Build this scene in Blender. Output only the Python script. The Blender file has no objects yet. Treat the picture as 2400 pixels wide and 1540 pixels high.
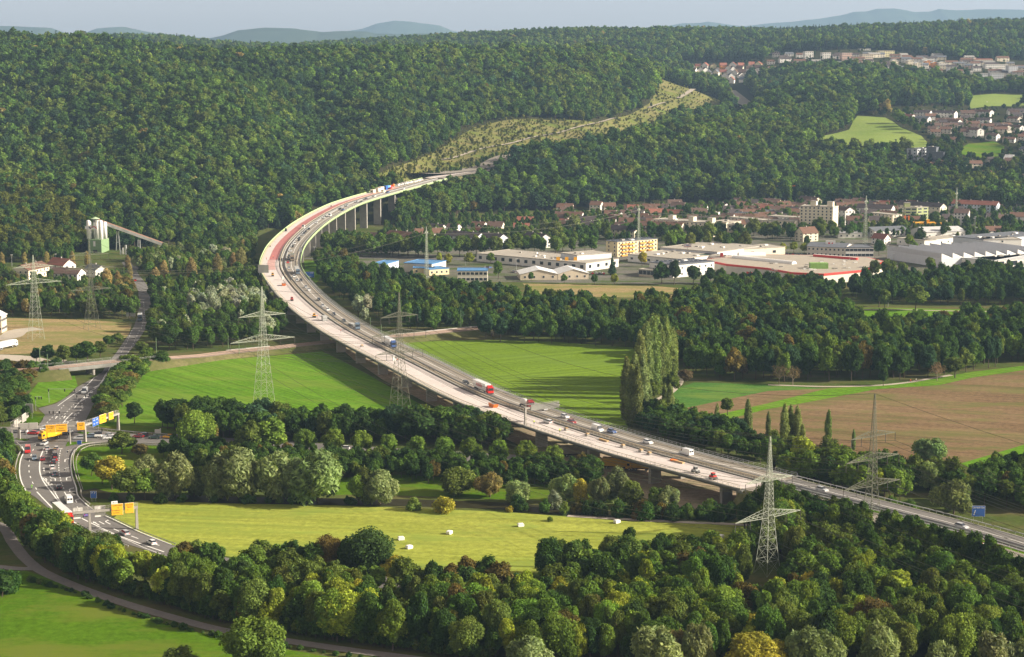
import bpy, math, random
import numpy as np
from mathutils import Vector
rng = np.random.default_rng(7)
random.seed(7)
scene = bpy.context.scene
COL = scene.collection
SRC = bpy.data.collections.new('tree_sources')      # holds the kinds the far wood scatters; not linked, never drawn itself
# ------------------------------------------------------------------ camera, sky, sun, exposure
F, CX, CY, H = 4101.0, 1200.0, 770.3, 141.0          # picture 2400 x 1540.6 units, lens in the same units
PITCH = math.atan((CY - 157.0) / F)
cam_d = bpy.data.cameras.new('camera')
cam = bpy.data.objects.new('camera', cam_d)
COL.objects.link(cam)
cam.location = (0, 0, H)
cam.rotation_euler = (math.radians(90) - PITCH, 0, 0)
cam_d.sensor_width = 36.0
cam_d.lens = 36.0 * F / 2400.0
cam_d.clip_start = 5.0
cam_d.clip_end = 60000.0
scene.camera = cam
SUN_EL, SUN_AZ = math.radians(25.0), math.radians(-6.0)    # azimuth measured from +X, negative is towards the camera
world = bpy.data.worlds.new('World')
scene.world = world
world.use_nodes = True
wn = world.node_tree
for n in list(wn.nodes):
 wn.nodes.remove(n)
w_out = wn.nodes.new('ShaderNodeOutputWorld')
w_bg = wn.nodes.new('ShaderNodeBackground')
w_sky = wn.nodes.new('ShaderNodeTexSky')
w_sky.sky_type = 'NISHITA'
w_sky.sun_disc = False
w_sky.sun_elevation = SUN_EL
w_sky.sun_rotation = math.radians(90) - SUN_AZ
w_sky.altitude = 300
w_sky.air_density = 1.0
w_sky.dust_density = 2.0
w_sky.ozone_density = 1.0
w_bg.inputs[1].default_value = 0.072
w_sat = wn.nodes.new('ShaderNodeHueSaturation')
w_sat.inputs['Saturation'].default_value = 0.04
wn.links.new(w_sky.outputs[0], w_sat.inputs['Color'])
w_mx = wn.nodes.new('ShaderNodeMix')
w_mx.data_type = 'RGBA'
w_mx.blend_type = 'MULTIPLY'
w_mx.inputs[0].default_value = 1.0
w_mx.inputs[7].default_value = (1.16, 0.96, 0.83, 1)
wn.links.new(w_sat.outputs[0], w_mx.inputs[6])
wn.links.new(w_mx.outputs[2], w_bg.inputs[0])
wn.links.new(w_bg.outputs[0], w_out.inputs[0])
sun_d = bpy.data.lights.new('sun', 'SUN')
sun_d.energy = 4.9
sun_d.angle = math.radians(0.5)
sun_d.color = (1.0, 0.90, 0.74)
sun = bpy.data.objects.new('sun', sun_d)
COL.objects.link(sun)
sv = Vector((math.cos(SUN_EL) * math.cos(SUN_AZ), math.cos(SUN_EL) * math.sin(SUN_AZ), math.sin(SUN_EL)))
sun.rotation_euler = sv.to_track_quat('Z', 'Y').to_euler()
vs = scene.view_settings
vs.view_transform = 'Standard'
vs.look = 'None'
vs.exposure = 0.0
vs.gamma = 1.0
cy = scene.cycles
cy.max_bounces = 4
cy.diffuse_bounces = 2
cy.glossy_bounces = 1
cy.transmission_bounces = 1
cy.transparent_max_bounces = 4
cy.volume_bounces = 0
cy.use_adaptive_sampling = True
cy.adaptive_threshold = 0.02
# ------------------------------------------------------------------ picture <-> world
sp, cp = math.sin(PITCH), math.cos(PITCH)
def ray(x, y):
 return np.array([x - CX, F * cp - (y - CY) * sp, -F * sp - (y - CY) * cp])
def at(x, y, z=0.0):
 d = ray(x, y)
 p = d * ((H - z) / -d[2])
 return np.array([p[0], p[1], z])
def atY(x, y, Y):
 d = ray(x, y)
 p = d * (Y / d[1])
 return np.array([p[0], Y, H + p[2]])
def proj(X, Y, Z):
 Z = Z - H
 dep = Y * cp - Z * sp
 up = Y * sp + Z * cp
 return CX + F * X / dep, CY - F * up / dep
def rg(n, x, y):
 """a place read off one of sixteen enlarged tiles of the picture"""
 x0 = ((n - 1) % 4) * 1024
 y0 = (0, 660, 1310, 1969)[(n - 1) // 4]
 return (x0 + x / 2.333) / 1.70667, (y0 + y / 2.333) / 1.70667
def za(x, y):
 return (20 + x / 5) / 1.70667, (1610 + y / 5) / 1.70667
def zb(x, y):
 return (220 + x / 6) / 1.70667, (1970 + y / 6) / 1.70667
def in_poly(px, py, poly):
 px = np.asarray(px, float); py = np.asarray(py, float)
 inside = np.zeros(px.shape, bool)
 n = len(poly)
 for i in range(n):
  x1, y1 = poly[i]; x2, y2 = poly[(i + 1) % n]
  c = ((y1 > py) != (y2 > py))
  if y1 != y2:
   inside ^= c & (px < (x2 - x1) * (py - y1) / (y2 - y1) + x1)
 return inside
# ------------------------------------------------------------------ terrain
PK = []
def pk(x, y, Y):
 PK.append(tuple(atY(x, y, Y)))
def pw(X, Y, z):
 PK.append((X, Y, z))
def pf(x, y):
 PK.append(tuple(at(x, y, 0)))
for x in (-500, -200, 0, 200):                                   # wooded hill on the left
 pf(x, 602); pk(x, 480, 1480); pk(x, 350, 1700); pk(x, 220, 1930); pk(x, 135, 2180)
pk(0, 108, 2300); pk(200, 120, 2300); pk(-200, 108, 2300); pk(-500, 100, 2300)
pf(400, 578); pk(400, 480, 1500); pk(400, 360, 1720); pk(400, 230, 1950); pk(400, 138, 2240)
pf(600, 545); pk(600, 450, 1620); pk(600, 330, 1800); pk(600, 220, 2000); pk(600, 155, 2220)
pk(740, 520, 1570); pk(750, 440, 1650); pk(750, 350, 1830); pk(750, 250, 2020); pk(750, 152, 2280)
pk(850, 505, 1600); pk(900, 425, 1700); pk(900, 395, 1740); pk(900, 300, 1900); pk(900, 200, 2150); pk(900, 148, 2370)
pk(1040, 390, 1830); pk(1040, 370, 1890); pk(1030, 300, 2010); pk(1050, 200, 2250); pk(1050, 141, 2470)
pk(1200, 340, 2010); pk(1200, 285, 2120); pk(1200, 200, 2350); pk(1200, 139, 2540)
pk(1350, 300, 2150); pk(1350, 250, 2250); pk(1400, 200, 2440); pk(1400, 139, 2640)
pk(1450, 280, 2280); pk(1450, 262, 2330); pk(1540, 187, 2590); pk(1560, 235, 2480); pk(1540, 205, 2540); pk(1620, 210, 2600); pk(1600, 270, 2440)
pk(1690, 258, 2520); pk(1600, 206, 2625)
for u in (-500, 0, 400, 800, 1200, 1450):                        # behind the left hill
 PK.append(tuple(np.array([ (u - 1200) / 4150 * 2850, 2850, 105.0])))
for q in ((-20, 1850, 35), (60, 2000, 34), (150, 2150, 39), (250, 2300, 49), (320, 2430, 62), (346, 2560, 76), (362, 2760, 82)):
 pw(*q)                                                       # cutting of the motorway behind the spur
pk(950, 500, 1600); pk(950, 452, 1700); pk(1000, 440, 1740)            # spur behind the town
pf(1100, 503); pk(1100, 415, 1800); pf(1200, 500); pk(1200, 388, 1830); pf(1300, 498); pk(1300, 372, 1860)
pf(1400, 493); pk(1400, 355, 1890); pf(1500, 485); pk(1500, 338, 1950); pf(1600, 478); pk(1600, 312, 2040); pf(1750, 482)
pk(1700, 302, 2180); pk(1700, 380, 1950); pk(1850, 369, 2000); pf(1850, 482); pk(2000, 400, 1925); pk(2140, 418, 1890); pf(2000, 485); pk(2200, 455, 1790); pk(2400, 455, 1790)
pk(1850, 300, 2200); pk(1800, 262, 2360); pk(1900, 224, 2470); pk(1950, 221, 2500); pk(2050, 224, 2500); pk(2150, 229, 2500); pk(2240, 252, 2530)
pk(1910, 328, 2080); pk(2050, 350, 2000); pk(2170, 350, 2000); pk(1950, 272, 2300); pk(2050, 262, 2330); pk(2150, 270, 2300)
pk(2300, 300, 2200); pk(2400, 300, 2200); pk(2300, 350, 2030); pk(2400, 350, 2030); pk(2200, 385, 1900); pk(2300, 420, 1850); pk(2400, 420, 1850); pk(2600, 380, 1950)
pk(2290, 250, 2550); pk(2400, 250, 2560); pk(2380, 222, 2680); pk(2600, 240, 2600)
pk(1700, 196, 2920); pk(1640, 190, 2950); pk(1800, 175, 2990); pk(1760, 150, 3120); pk(1900, 160, 3000); pk(1930, 138, 3100); pk(2000, 172, 2850); pk(2100, 140, 3060); pk(2200, 170, 2860)
pk(2300, 185, 2800); pk(2400, 185, 2800); pk(2300, 150, 3000); pk(2400, 165, 2950); pk(2600, 170, 2900)
for x in (-500, 0, 400): pk(x, 112, 3600)
pk(300, 102, 3700); pk(700, 124, 4000); pk(900, 112, 4100); pk(1050, 104, 4200)
for x, y in ((1200, 93), (1400, 90), (1600, 90), (1800, 90), (2000, 80), (2200, 69), (2400, 66), (2700, 62)):
 pk(x, y, 4100)
pk(1200, 100, 3600); pk(1600, 135, 3250); pk(1500, 110, 3400); pk(1800, 112, 3400); pk(2000, 100, 3500); pk(2200, 118, 3300); pk(2400, 120, 3300); pk(2600, 115, 3300)
for x in (-500, 0, 600, 1200, 1800, 2400, 2800):
 PK.append(((x - 1200) / 4150 * 5200, 5200, 150.0)); PK.append(((x - 1200) / 4150 * 8000, 8000, 60.0))
for x in (-500, 0, 400, 800, 1200, 1600, 2000, 2400, 2800):      # valley floor, cut off at zero below
 for Y, z in ((250, -30), (600, -30), (950, -25)):
  PK.append(((x - 1200) / 4150 * Y, Y, z))
for x, Y in ((0, 1150), (300, 1180), (500, 1300), (650, 1400), (760, 1500), (850, 1560), (1000, 1520), (1200, 1520), (1400, 1520), (1600, 1560), (1800, 1600), (2000, 1600), (2400, 1580), (2800, 1580)):
 PK.append(((x - 1200) / 4150 * Y, Y, -12))
PK = np.array(PK)
def q_of(X, Y):
 return np.stack([X / Y * 4150.0, 1400.0 * np.log(Y)], -1)
_q = q_of(PK[:, 0], PK[:, 1])
def _phi(a, b):
 d2 = ((a[:, None, :] - b[None, :, :]) ** 2).sum(-1)
 return -np.sqrt(d2 + 35.0 ** 2)
_n = len(_q)
_A = np.zeros((_n + 1, _n + 1)); _A[:_n, :_n] = _phi(_q, _q) + np.eye(_n) * 3.0; _A[_n, :_n] = 1; _A[:_n, _n] = 1
_w = np.linalg.solve(_A, np.append(PK[:, 2], 0))
def rawz(X, Y):
 X = np.atleast_1d(np.asarray(X, float)); Y = np.atleast_1d(np.asarray(Y, float))
 out = np.empty(X.shape).ravel(); q = q_of(X.ravel(), Y.ravel())
 for i in range(0, len(q), 20000):
  out[i:i + 20000] = _phi(q[i:i + 20000], _q) @ _w[:_n] + _w[_n]
 return out.reshape(X.shape)
U0, U1, NU = -0.56, 0.56, 500
NYG = 340
YS = np.exp(np.linspace(math.log(250), math.log(9000), NYG))
US = np.linspace(U0, U1, NU)
_UU, _YY = np.meshgrid(US, YS)
_ZZ = rawz(_UU * _YY, _YY)
_XX = _UU * _YY
_ZZ += np.where(_ZZ > 4, 1.0, np.clip(_ZZ / 4, 0, 1)) * (2.5 * np.sin(_XX / 47 + _YY / 90) * np.cos(_YY / 61))
_ZZ += np.clip((_ZZ - 12) / 40, 0, 1) * np.clip((-_XX - 130) / 120, 0, 1) * np.clip((2120 - _YY) / 250, 0, 1) * (15 * np.sin(_XX / 62 + .8 * np.sin(_YY / 150) + _YY / 260) + 4 * np.sin(_XX / 29 - _YY / 140))
_ZZ += np.clip((_YY - 2900) / 300, 0, 1) * np.clip((_ZZ - 100) / 60, 0, 1) * 5 * np.sin(_XX / 130 + np.sin(_YY / 200)) * np.cos(_YY / 190)
_ZZ = np.maximum(_ZZ, 0.0)
def tz(X, Y):
 X = np.asarray(X, float); Y = np.asarray(Y, float)
 fu = np.clip((X / Y - U0) / (U1 - U0) * (NU - 1), 0, NU - 1.001)
 fy = np.clip(np.log(np.maximum(Y, 251) / 250) / math.log(9000 / 250) * (NYG - 1), 0, NYG - 1.001)
 i = fu.astype(int); j = fy.astype(int); a = fu - i; b = fy - j
 return (_ZZ[j, i] * (1 - a) + _ZZ[j, i + 1] * a) * (1 - b) + (_ZZ[j + 1, i] * (1 - a) + _ZZ[j + 1, i + 1] * a) * b
def gnd(x, y, lo=400.0, hi=5500.0):
 """where the line of sight through a picture place first meets the terrain"""
 d = ray(x, y)
 Yq = np.exp(np.linspace(math.log(lo), math.log(hi), 1500))
 zr = H + d[2] / d[1] * Yq
 g = tz(d[0] / d[1] * Yq, Yq)
 k = np.nonzero(zr <= g)[0]
 k = k[0] if len(k) else len(Yq) - 1
 Y = Yq[k]
 if k > 0:
  e0 = zr[k - 1] - g[k - 1]; e1 = zr[k] - g[k]
  if e0 != e1:
   Y = Yq[k - 1] + (Yq[k] - Yq[k - 1]) * np.clip(e0 / (e0 - e1), 0, 1)
 X = d[0] / d[1] * Y
 return np.array([X, Y, float(tz(X, Y))])
# ------------------------------------------------------------------ tags and mesh helpers
def tag(o, label=None, cat=None, group=None, kind=None):
 if label: o['label'] = label
 if cat: o['category'] = cat
 if group: o['group'] = group
 if kind: o['kind'] = kind
 return o
def empty(name, loc=(0, 0, 0), rz=0.0):
 o = bpy.data.objects.new(name, None)
 COL.objects.link(o)
 o.location = loc; o.rotation_euler = (0, 0, rz); o.empty_display_size = 1.0
 return o
def link(name, me, parent=None):
 o = bpy.data.objects.new(name, me)
 COL.objects.link(o)
 if parent is not None: o.parent = parent
 return o
def np_mesh(name, V, quads=None, tris=None, mats=(), mi=None, smooth=False):
 """mesh straight from arrays"""
 V = np.asarray(V, np.float32)
 nq = 0 if quads is None else len(quads); nt = 0 if tris is None else len(tris)
 me = bpy.data.meshes.new(name)
 me.vertices.add(len(V)); me.vertices.foreach_set('co', V.ravel())
 loops = []
 if nq: loops.append(np.asarray(quads, np.int32).ravel())
 if nt: loops.append(np.asarray(tris, np.int32).ravel())
 lv = np.concatenate(loops)
 tot = np.concatenate([np.full(nq, 4, np.int32), np.full(nt, 3, np.int32)])
 st = np.concatenate([[0], np.cumsum(tot)[:-1]]).astype(np.int32)
 me.loops.add(len(lv)); me.loops.foreach_set('vertex_index', lv)
 me.polygons.add(nq + nt); me.polygons.foreach_set('loop_start', st); me.polygons.foreach_set('loop_total', tot)
 for m in mats: me.materials.append(m)
 if mi is not None: me.polygons.foreach_set('material_index', np.asarray(mi, np.int32))
 if smooth: me.polygons.foreach_set('use_smooth', np.ones(nq + nt, bool))
 me.update(calc_edges=True)
 return me
class MB:
 """collects boxes, prisms, bars and turned shapes; build() links them as one mesh object"""
 def __init__(s):
  s.v = []; s.f = []; s.m = []; s.mats = []
 def mi(s, m):
  if m not in s.mats: s.mats.append(m)
  return s.mats.index(m)
 def add(s, vs, fs, m):
  k = len(s.v); i = s.mi(m)
  s.v += [tuple(map(float, p)) for p in vs]
  for f in fs:
   s.f.append(tuple(k + a for a in f)); s.m.append(i)
 def box(s, x0, x1, y0, y1, z0, z1, m):
  s.add([(x0, y0, z0), (x1, y0, z0), (x1, y1, z0), (x0, y1, z0), (x0, y0, z1), (x1, y0, z1), (x1, y1, z1), (x0, y1, z1)],
              [(0, 3, 2, 1), (4, 5, 6, 7), (0, 1, 5, 4), (1, 2, 6, 5), (2, 3, 7, 6), (3, 0, 4, 7)], m)
 def prism(s, poly, z0, z1, m, mtop=None):
  n = len(poly)
  a = sum(poly[i][0] * poly[(i + 1) % n][1] - poly[(i + 1) % n][0] * poly[i][1] for i in range(n))
  if a < 0: poly = poly[::-1]
  vs = [(p[0], p[1], z0) for p in poly] + [(p[0], p[1], z1) for p in poly]
  s.add(vs, [(i, (i + 1) % n, n + (i + 1) % n, n + i) for i in range(n)] + [tuple(range(n))[::-1]], m)
  s.add([(p[0], p[1], z1) for p in poly], [tuple(range(n))], mtop or m)
 def extrude_y(s, prof, y0, y1, m):
  """profile in x,z drawn along y"""
  n = len(prof)
  a = sum(prof[i][0] * prof[(i + 1) % n][1] - prof[(i + 1) % n][0] * prof[i][1] for i in range(n))
  if a < 0: prof = prof[::-1]
  vs = [(p[0], y0, p[1]) for p in prof] + [(p[0], y1, p[1]) for p in prof]
  s.add(vs, [(i, n + i, n + (i + 1) % n, (i + 1) % n)[::-1] for i in range(n)] + [tuple(range(n)), tuple(range(n, 2 * n))[::-1]], m)
 def bar(s, a, b, r, m, n=4, r2=None):
  a = np.array(a, float); b = np.array(b, float); d = b - a; L = np.linalg.norm(d)
  if L < 1e-6: return
  d /= L; r2 = r if r2 is None else r2
  t = np.array([0, 0, 1.0]) if abs(d[2]) < .9 else np.array([1.0, 0, 0])
  u = np.cross(d, t); u /= np.linalg.norm(u); w = np.cross(d, u)
  vs = []
  for p, rr in ((a, r), (b, r2)):
   for k in range(n):
    g = 2 * math.pi * (k + .5) / n
    vs.append(p + rr * (math.cos(g) * u + math.sin(g) * w))
  fs = [(k, (k + 1) % n, n + (k + 1) % n, n + k) for k in range(n)] + [tuple(range(n))[::-1], tuple(range(n, 2 * n))]
  s.add(vs, fs, m)
 def lathe(s, prof, m, n=12, c=(0, 0), cap=True):
  vs = []; fs = []
  for r, z in prof:
   for k in range(n):
    g = 2 * math.pi * k / n
    vs.append((c[0] + r * math.cos(g), c[1] + r * math.sin(g), z))
  for j in range(len(prof) - 1):
   for k in range(n):
    fs.append((j * n + k, j * n + (k + 1) % n, (j + 1) * n + (k + 1) % n, (j + 1) * n + k))
  if cap:
   fs.append(tuple(range(n))[::-1]); fs.append(tuple(range((len(prof) - 1) * n, len(prof) * n)))
  s.add(vs, fs, m)
 def mesh(s, name, smooth=False):
  me = bpy.data.meshes.new(name)
  me.from_pydata(s.v, [], s.f)
  for m in s.mats: me.materials.append(m)
  me.polygons.foreach_set('material_index', s.m)
  if smooth: me.polygons.foreach_set('use_smooth', [True] * len(s.f))
  me.update()
  return me
 def build(s, name, parent=None, smooth=False):
  return link(name, s.mesh(name, smooth), parent)
# ------------------------------------------------------------------ materials
def new_mat(name, rough=0.9, spec=0.2):
 m = bpy.data.materials.new(name); m.use_nodes = True
 nt = m.node_tree; b = nt.nodes['Principled BSDF']
 b.inputs['Roughness'].default_value = rough
 b.inputs['Specular IOR Level'].default_value = spec
 return m, nt, b
def N(nt, t, **kw):
 n = nt.nodes.new(t)
 for k, v in kw.items(): setattr(n, k, v)
 return n
def coords(nt, scale=(1, 1, 1), rz=0.0):
 tc = N(nt, 'ShaderNodeTexCoord'); mp = N(nt, 'ShaderNodeMapping')
 mp.inputs['Scale'].default_value = scale; mp.inputs['Rotation'].default_value = (0, 0, rz)
 nt.links.new(tc.outputs['Object'], mp.inputs['Vector'])
 return mp.outputs[0]
def noise(nt, vec, scale, detail=3, rough=0.6):
 n = N(nt, 'ShaderNodeTexNoise')
 n.inputs['Scale'].default_value = scale; n.inputs['Detail'].default_value = detail; n.inputs['Roughness'].default_value = rough
 nt.links.new(vec, n.inputs['Vector'])
 return n.outputs[0]
def ramp(nt, fac, stops):
 r = N(nt, 'ShaderNodeValToRGB')
 e = r.color_ramp.elements
 e[0].position = stops[0][0]; e[0].color = (*stops[0][1], 1)
 e[1].position = stops[-1][0]; e[1].color = (*stops[-1][1], 1)
 for p, c in stops[1:-1]:
  q = e.new(p); q.color = (*c, 1)
 nt.links.new(fac, r.inputs[0])
 return r.outputs[0]
def mixc(nt, fac, a, b, mode='MIX'):
 n = N(nt, 'ShaderNodeMix', data_type='RGBA', blend_type=mode)
 if isinstance(fac, (int, float)): n.inputs[0].default_value = fac
 else: nt.links.new(fac, n.inputs[0])
 for k, v in ((6, a), (7, b)):
  if isinstance(v, tuple): n.inputs[k].default_value = (*v, 1)
  else: nt.links.new(v, n.inputs[k])
 return n.outputs[2]
def sc_(c, k): return tuple(a * k for a in c)
def plain(name, c, rough=0.8, spec=0.25, var=0.10, scale=0.5, metal=0.0):
 m, nt, b = new_mat(name, rough, spec)
 v = coords(nt)
 col = ramp(nt, noise(nt, v, scale, 4), [(0.3, sc_(c, 1 - var)), (0.7, sc_(c, 1 + var))])
 nt.links.new(col, b.inputs['Base Color'])
 b.inputs['Metallic'].default_value = metal
 return m
def field_mat(name, c0, c1, c2=None, rz=0.0, row=0.0, rowamt=0.35, big=0.012, patch=None):
 """grass or soil: broad patches, fine mottling and rows left by a mower or plough"""
 m, nt, b = new_mat(name, 1.0, 0.0)
 v = coords(nt)
 col = ramp(nt, noise(nt, v, big, 5, 0.65), [(0.35, c0), (0.65, c1)])
 fine = ramp(nt, noise(nt, v, 0.45, 5, 0.8), [(0.3, (0.62, 0.62, 0.62)), (0.7, (1.3, 1.3, 1.3))])
 col = mixc(nt, 1.0, col, fine, 'MULTIPLY')
 if c2:
  pv = coords(nt, (1, 3, 1), rz)
  f = ramp(nt, noise(nt, pv, 0.02, 5, 0.7), [(0.47, (0, 0, 0)), (0.62, (1, 1, 1))])
  col = mixc(nt, f, col, c2)
 if row:
  rv = coords(nt, (1, 1, 1), rz)
  ro = N(nt, 'ShaderNodeTexNoise'); ro.inputs['Scale'].default_value = 1.0; ro.inputs['Detail'].default_value = 3
  mp = N(nt, 'ShaderNodeMapping'); mp.inputs['Scale'].default_value = (0.006, row, 1)
  nt.links.new(rv, mp.inputs['Vector']); nt.links.new(mp.outputs[0], ro.inputs['Vector'])
  f = ramp(nt, ro.outputs[0], [(0.35, (1 - rowamt,) * 3), (0.65, (1 + rowamt * .6,) * 3)])
  col = mixc(nt, 1.0, col, f, 'MULTIPLY')
 nt.links.new(col, b.inputs['Base Color'])
 return m
def road_mat(name, c, var=0.15, rough=0.85, stain=0.0):
 m, nt, b = new_mat(name, rough, 0.3)
 v = coords(nt)
 col = ramp(nt, noise(nt, v, 0.08, 6, 0.75), [(0.3, sc_(c, 1 - var)), (0.7, sc_(c, 1 + var))])
 col = mixc(nt, 1.0, col, ramp(nt, noise(nt, v, 1.1, 3), [(0.3, (.9,) * 3), (0.7, (1.1,) * 3)]), 'MULTIPLY')
 if stain:
  col = mixc(nt, ramp(nt, noise(nt, v, 0.16, 8, .8), [(0.50, (0, 0, 0)), (0.66, (stain,) * 3)]), col, sc_(c, .45))
 nt.links.new(col, b.inputs['Base Color'])
 return m
def tint_mat(name, rough=0.35, spec=0.5, coat=0.0, var=0.0):
 """takes its colour from the object's own 'tint' property"""
 m, nt, b = new_mat(name, rough, spec)
 a = N(nt, 'ShaderNodeAttribute', attribute_type='INSTANCER', attribute_name='tint')
 col = a.outputs['Color']
 if var:
  v = coords(nt)
  col = mixc(nt, 1.0, col, ramp(nt, noise(nt, v, 0.35, 4, .7), [(0.3, (1 - var,) * 3), (0.7, (1 + var,) * 3)]), 'MULTIPLY')
 nt.links.new(col, b.inputs['Base Color'])
 b.inputs['Coat Weight'].default_value = coat
 return m
def leaf_mat():
 m = bpy.data.materials.new('foliage'); m.use_nodes = True
 nt = m.node_tree; nt.nodes.remove(nt.nodes['Principled BSDF'])
 out = nt.nodes['Material Output']
 a = N(nt, 'ShaderNodeAttribute', attribute_type='INSTANCER', attribute_name='tint')
 v = N(nt, 'ShaderNodeAttribute', attribute_type='GEOMETRY', attribute_name='leafvar')
 col = mixc(nt, 1.0, a.outputs['Color'], v.outputs['Color'], 'MULTIPLY')
 d = N(nt, 'ShaderNodeBsdfDiffuse'); t = N(nt, 'ShaderNodeBsdfTranslucent'); mx = N(nt, 'ShaderNodeMixShader')
 tcol = mixc(nt, 1.0, col, (1.1, 1.15, 0.6), 'MULTIPLY')
 nt.links.new(col, d.inputs[0]); nt.links.new(tcol, t.inputs[0])
 mx.inputs[0].default_value = 0.36
 nt.links.new(d.outputs[0], mx.inputs[1]); nt.links.new(t.outputs[0], mx.inputs[2]); nt.links.new(mx.outputs[0], out.inputs[0])
 return m
M_LEAF = leaf_mat()
M_BARK = plain('bark', (0.09, 0.07, 0.05), 0.95, 0.1, 0.25, 3)
M_PALEBARK = plain('pale_bark', (0.26, 0.22, 0.17), 0.95, 0.1, 0.25, 3)
M_CONC = plain('concrete', (0.33, 0.31, 0.28), 0.9, 0.2, 0.14, 0.25)
M_CONCD = plain('stained_concrete', (0.20, 0.20, 0.18), 0.9, 0.2, 0.25, 0.2)
M_DECKW = road_mat('sealed_deck', (0.58, 0.52, 0.49), 0.10, stain=.5)
M_RED = road_mat('red_sealing', (0.40, 0.15, 0.14), 0.10)
M_REDP_ = road_mat('worn_red_sealing', (0.50, 0.30, 0.27), 0.15)
M_LANE = road_mat('worn_lane', (0.27, 0.24, 0.20), 0.15, stain=.6)
M_ASPH = road_mat('asphalt', (0.16, 0.15, 0.14), 0.16, stain=.45)
M_ASPHD = road_mat('old_asphalt', (0.12, 0.11, 0.105), 0.15)
M_PATH = road_mat('farm_track', (0.205, 0.185, 0.17), 0.15)
M_PALEPATH = road_mat('gravel_path', (0.42, 0.37, 0.30), 0.12)
M_WHITE = plain('white_paint', (0.78, 0.77, 0.73), 0.7, 0.3, 0.06, 1)
M_BEIGE = plain('beige_rail', (0.55, 0.48, 0.36), 0.7, 0.3, 0.1, 0.5)
M_GREENP = plain('green_parapet', (0.34, 0.45, 0.22), 0.7, 0.3, 0.08, 0.3)
M_DARK = plain('dark_strip', (0.07, 0.065, 0.06), 0.9, 0.2, 0.3, 1)
M_JERSEY = plain('grey_barrier', (0.25, 0.25, 0.25), 0.9, 0.2, 0.15, 0.5)
M_STEEL = plain('galvanised_steel', (0.33, 0.36, 0.28), 0.55, 0.4, 0.1, 0.5)
M_STEELD = plain('weathered_steel', (0.12, 0.125, 0.085), 0.65, 0.4, 0.12, 0.5)
M_ZINC = plain('zinc_rail', (0.40, 0.41, 0.40), 0.5, 0.5, 0.1, 1)
M_GLASS = plain('window_glass', (0.03, 0.035, 0.045), 0.12, 0.6, 0.2, 0.3)
M_RUBBER = plain('rubber', (0.02, 0.02, 0.02), 0.8, 0.2)
M_BLACK = plain('black_plastic', (0.03, 0.03, 0.03), 0.5, 0.4)
M_DIRT = field_mat('bare_soil', (0.30, 0.23, 0.16), (0.40, 0.32, 0.23), (0.20, 0.20, 0.10))
M_PAINT = tint_mat('car_paint', 0.25, 0.5, 0.6)
M_WALL = tint_mat('rendered_wall', 0.9, 0.2, 0, 0.06)
M_ROOF = tint_mat('roof_covering', 0.85, 0.2, 0, 0.14)
M_PANEL = tint_mat('sign_face', 0.5, 0.3)
vs.exposure = 1.14
# ------------------------------------------------------------------ ground sheet
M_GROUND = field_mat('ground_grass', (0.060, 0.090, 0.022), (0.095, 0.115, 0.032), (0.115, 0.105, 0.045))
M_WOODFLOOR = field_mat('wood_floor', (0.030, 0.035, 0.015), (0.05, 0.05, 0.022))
def build_ground():
 V = np.stack([(_UU * _YY).ravel(), _YY.ravel(), _ZZ.ravel()], -1)
 j, i = np.meshgrid(np.arange(NYG - 1), np.arange(NU - 1), indexing='ij')
 a = (j * NU + i).ravel()
 Q = np.stack([a, a + 1, a + NU + 1, a + NU], -1)
 zc = _ZZ.ravel()[Q].mean(1)
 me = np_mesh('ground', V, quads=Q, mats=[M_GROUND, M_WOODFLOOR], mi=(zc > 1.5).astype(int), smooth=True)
 tag(link('ground', me), kind='structure')
build_ground()
LEVEL = [0.05]
def sheet(name, poly, mat, level=1, drape=False, step=12.0, kind='structure', world_pts=False, dz=0.0):
 """a flat sheet over the ground; poly in picture places unless world_pts"""
 if world_pts: P = [(p[0], p[1]) for p in poly]
 elif drape: P = [tuple(gnd(x, y)[:2]) for x, y in poly]
 else: P = [tuple(at(x, y, 0)[:2]) for x, y in poly]
 if not drape:
  me = bpy.data.meshes.new(name)
  n = len(P)
  a = sum(P[i][0] * P[(i + 1) % n][1] - P[(i + 1) % n][0] * P[i][1] for i in range(n))
  if a < 0: P = P[::-1]
  me.from_pydata([(p[0], p[1], 0.04 * level + dz) for p in P], [], [tuple(range(n))])
 else:
  import bmesh
  bm = bmesh.new()
  f = bm.faces.new([bm.verts.new((p[0], p[1], 0)) for p in P])
  bmesh.ops.triangulate(bm, faces=[f])
  for _ in range(7):
   es = [e for e in bm.edges if e.calc_length() > step]
   if not es: break
   bmesh.ops.subdivide_edges(bm, edges=es, cuts=1, use_grid_fill=False)
   bmesh.ops.triangulate(bm, faces=bm.faces[:])
  co = np.array([v.co[:] for v in bm.verts])
  z = tz(co[:, 0], co[:, 1]) + 0.6 * level
  for v, zz in zip(bm.verts, z): v.co.z = zz
  bmesh.ops.recalc_face_normals(bm, faces=bm.faces[:])
  me = bpy.data.meshes.new(name); bm.to_mesh(me); bm.free()
  if len(me.polygons) and sum(p.normal.z for p in me.polygons) < 0: me.flip_normals()
 me.materials.append(mat)
 o = link(name, me)
 if kind: tag(o, kind=kind)
 return o
M_MEADOW = field_mat('mown_meadow', (0.255, 0.295, 0.045), (0.32, 0.345, 0.065), (0.22, 0.28, 0.05), rz=0.15, row=0.33, rowamt=0.16)
M_NEARM = field_mat('lush_meadow', (0.062, 0.135, 0.007), (0.090, 0.170, 0.011), (0.12, 0.155, 0.022))
M_FIELD = field_mat('young_grass', (0.088, 0.205, 0.013), (0.125, 0.245, 0.020), (0.145, 0.23, 0.03), rz=0.9, row=0.45, rowamt=0.2)
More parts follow.
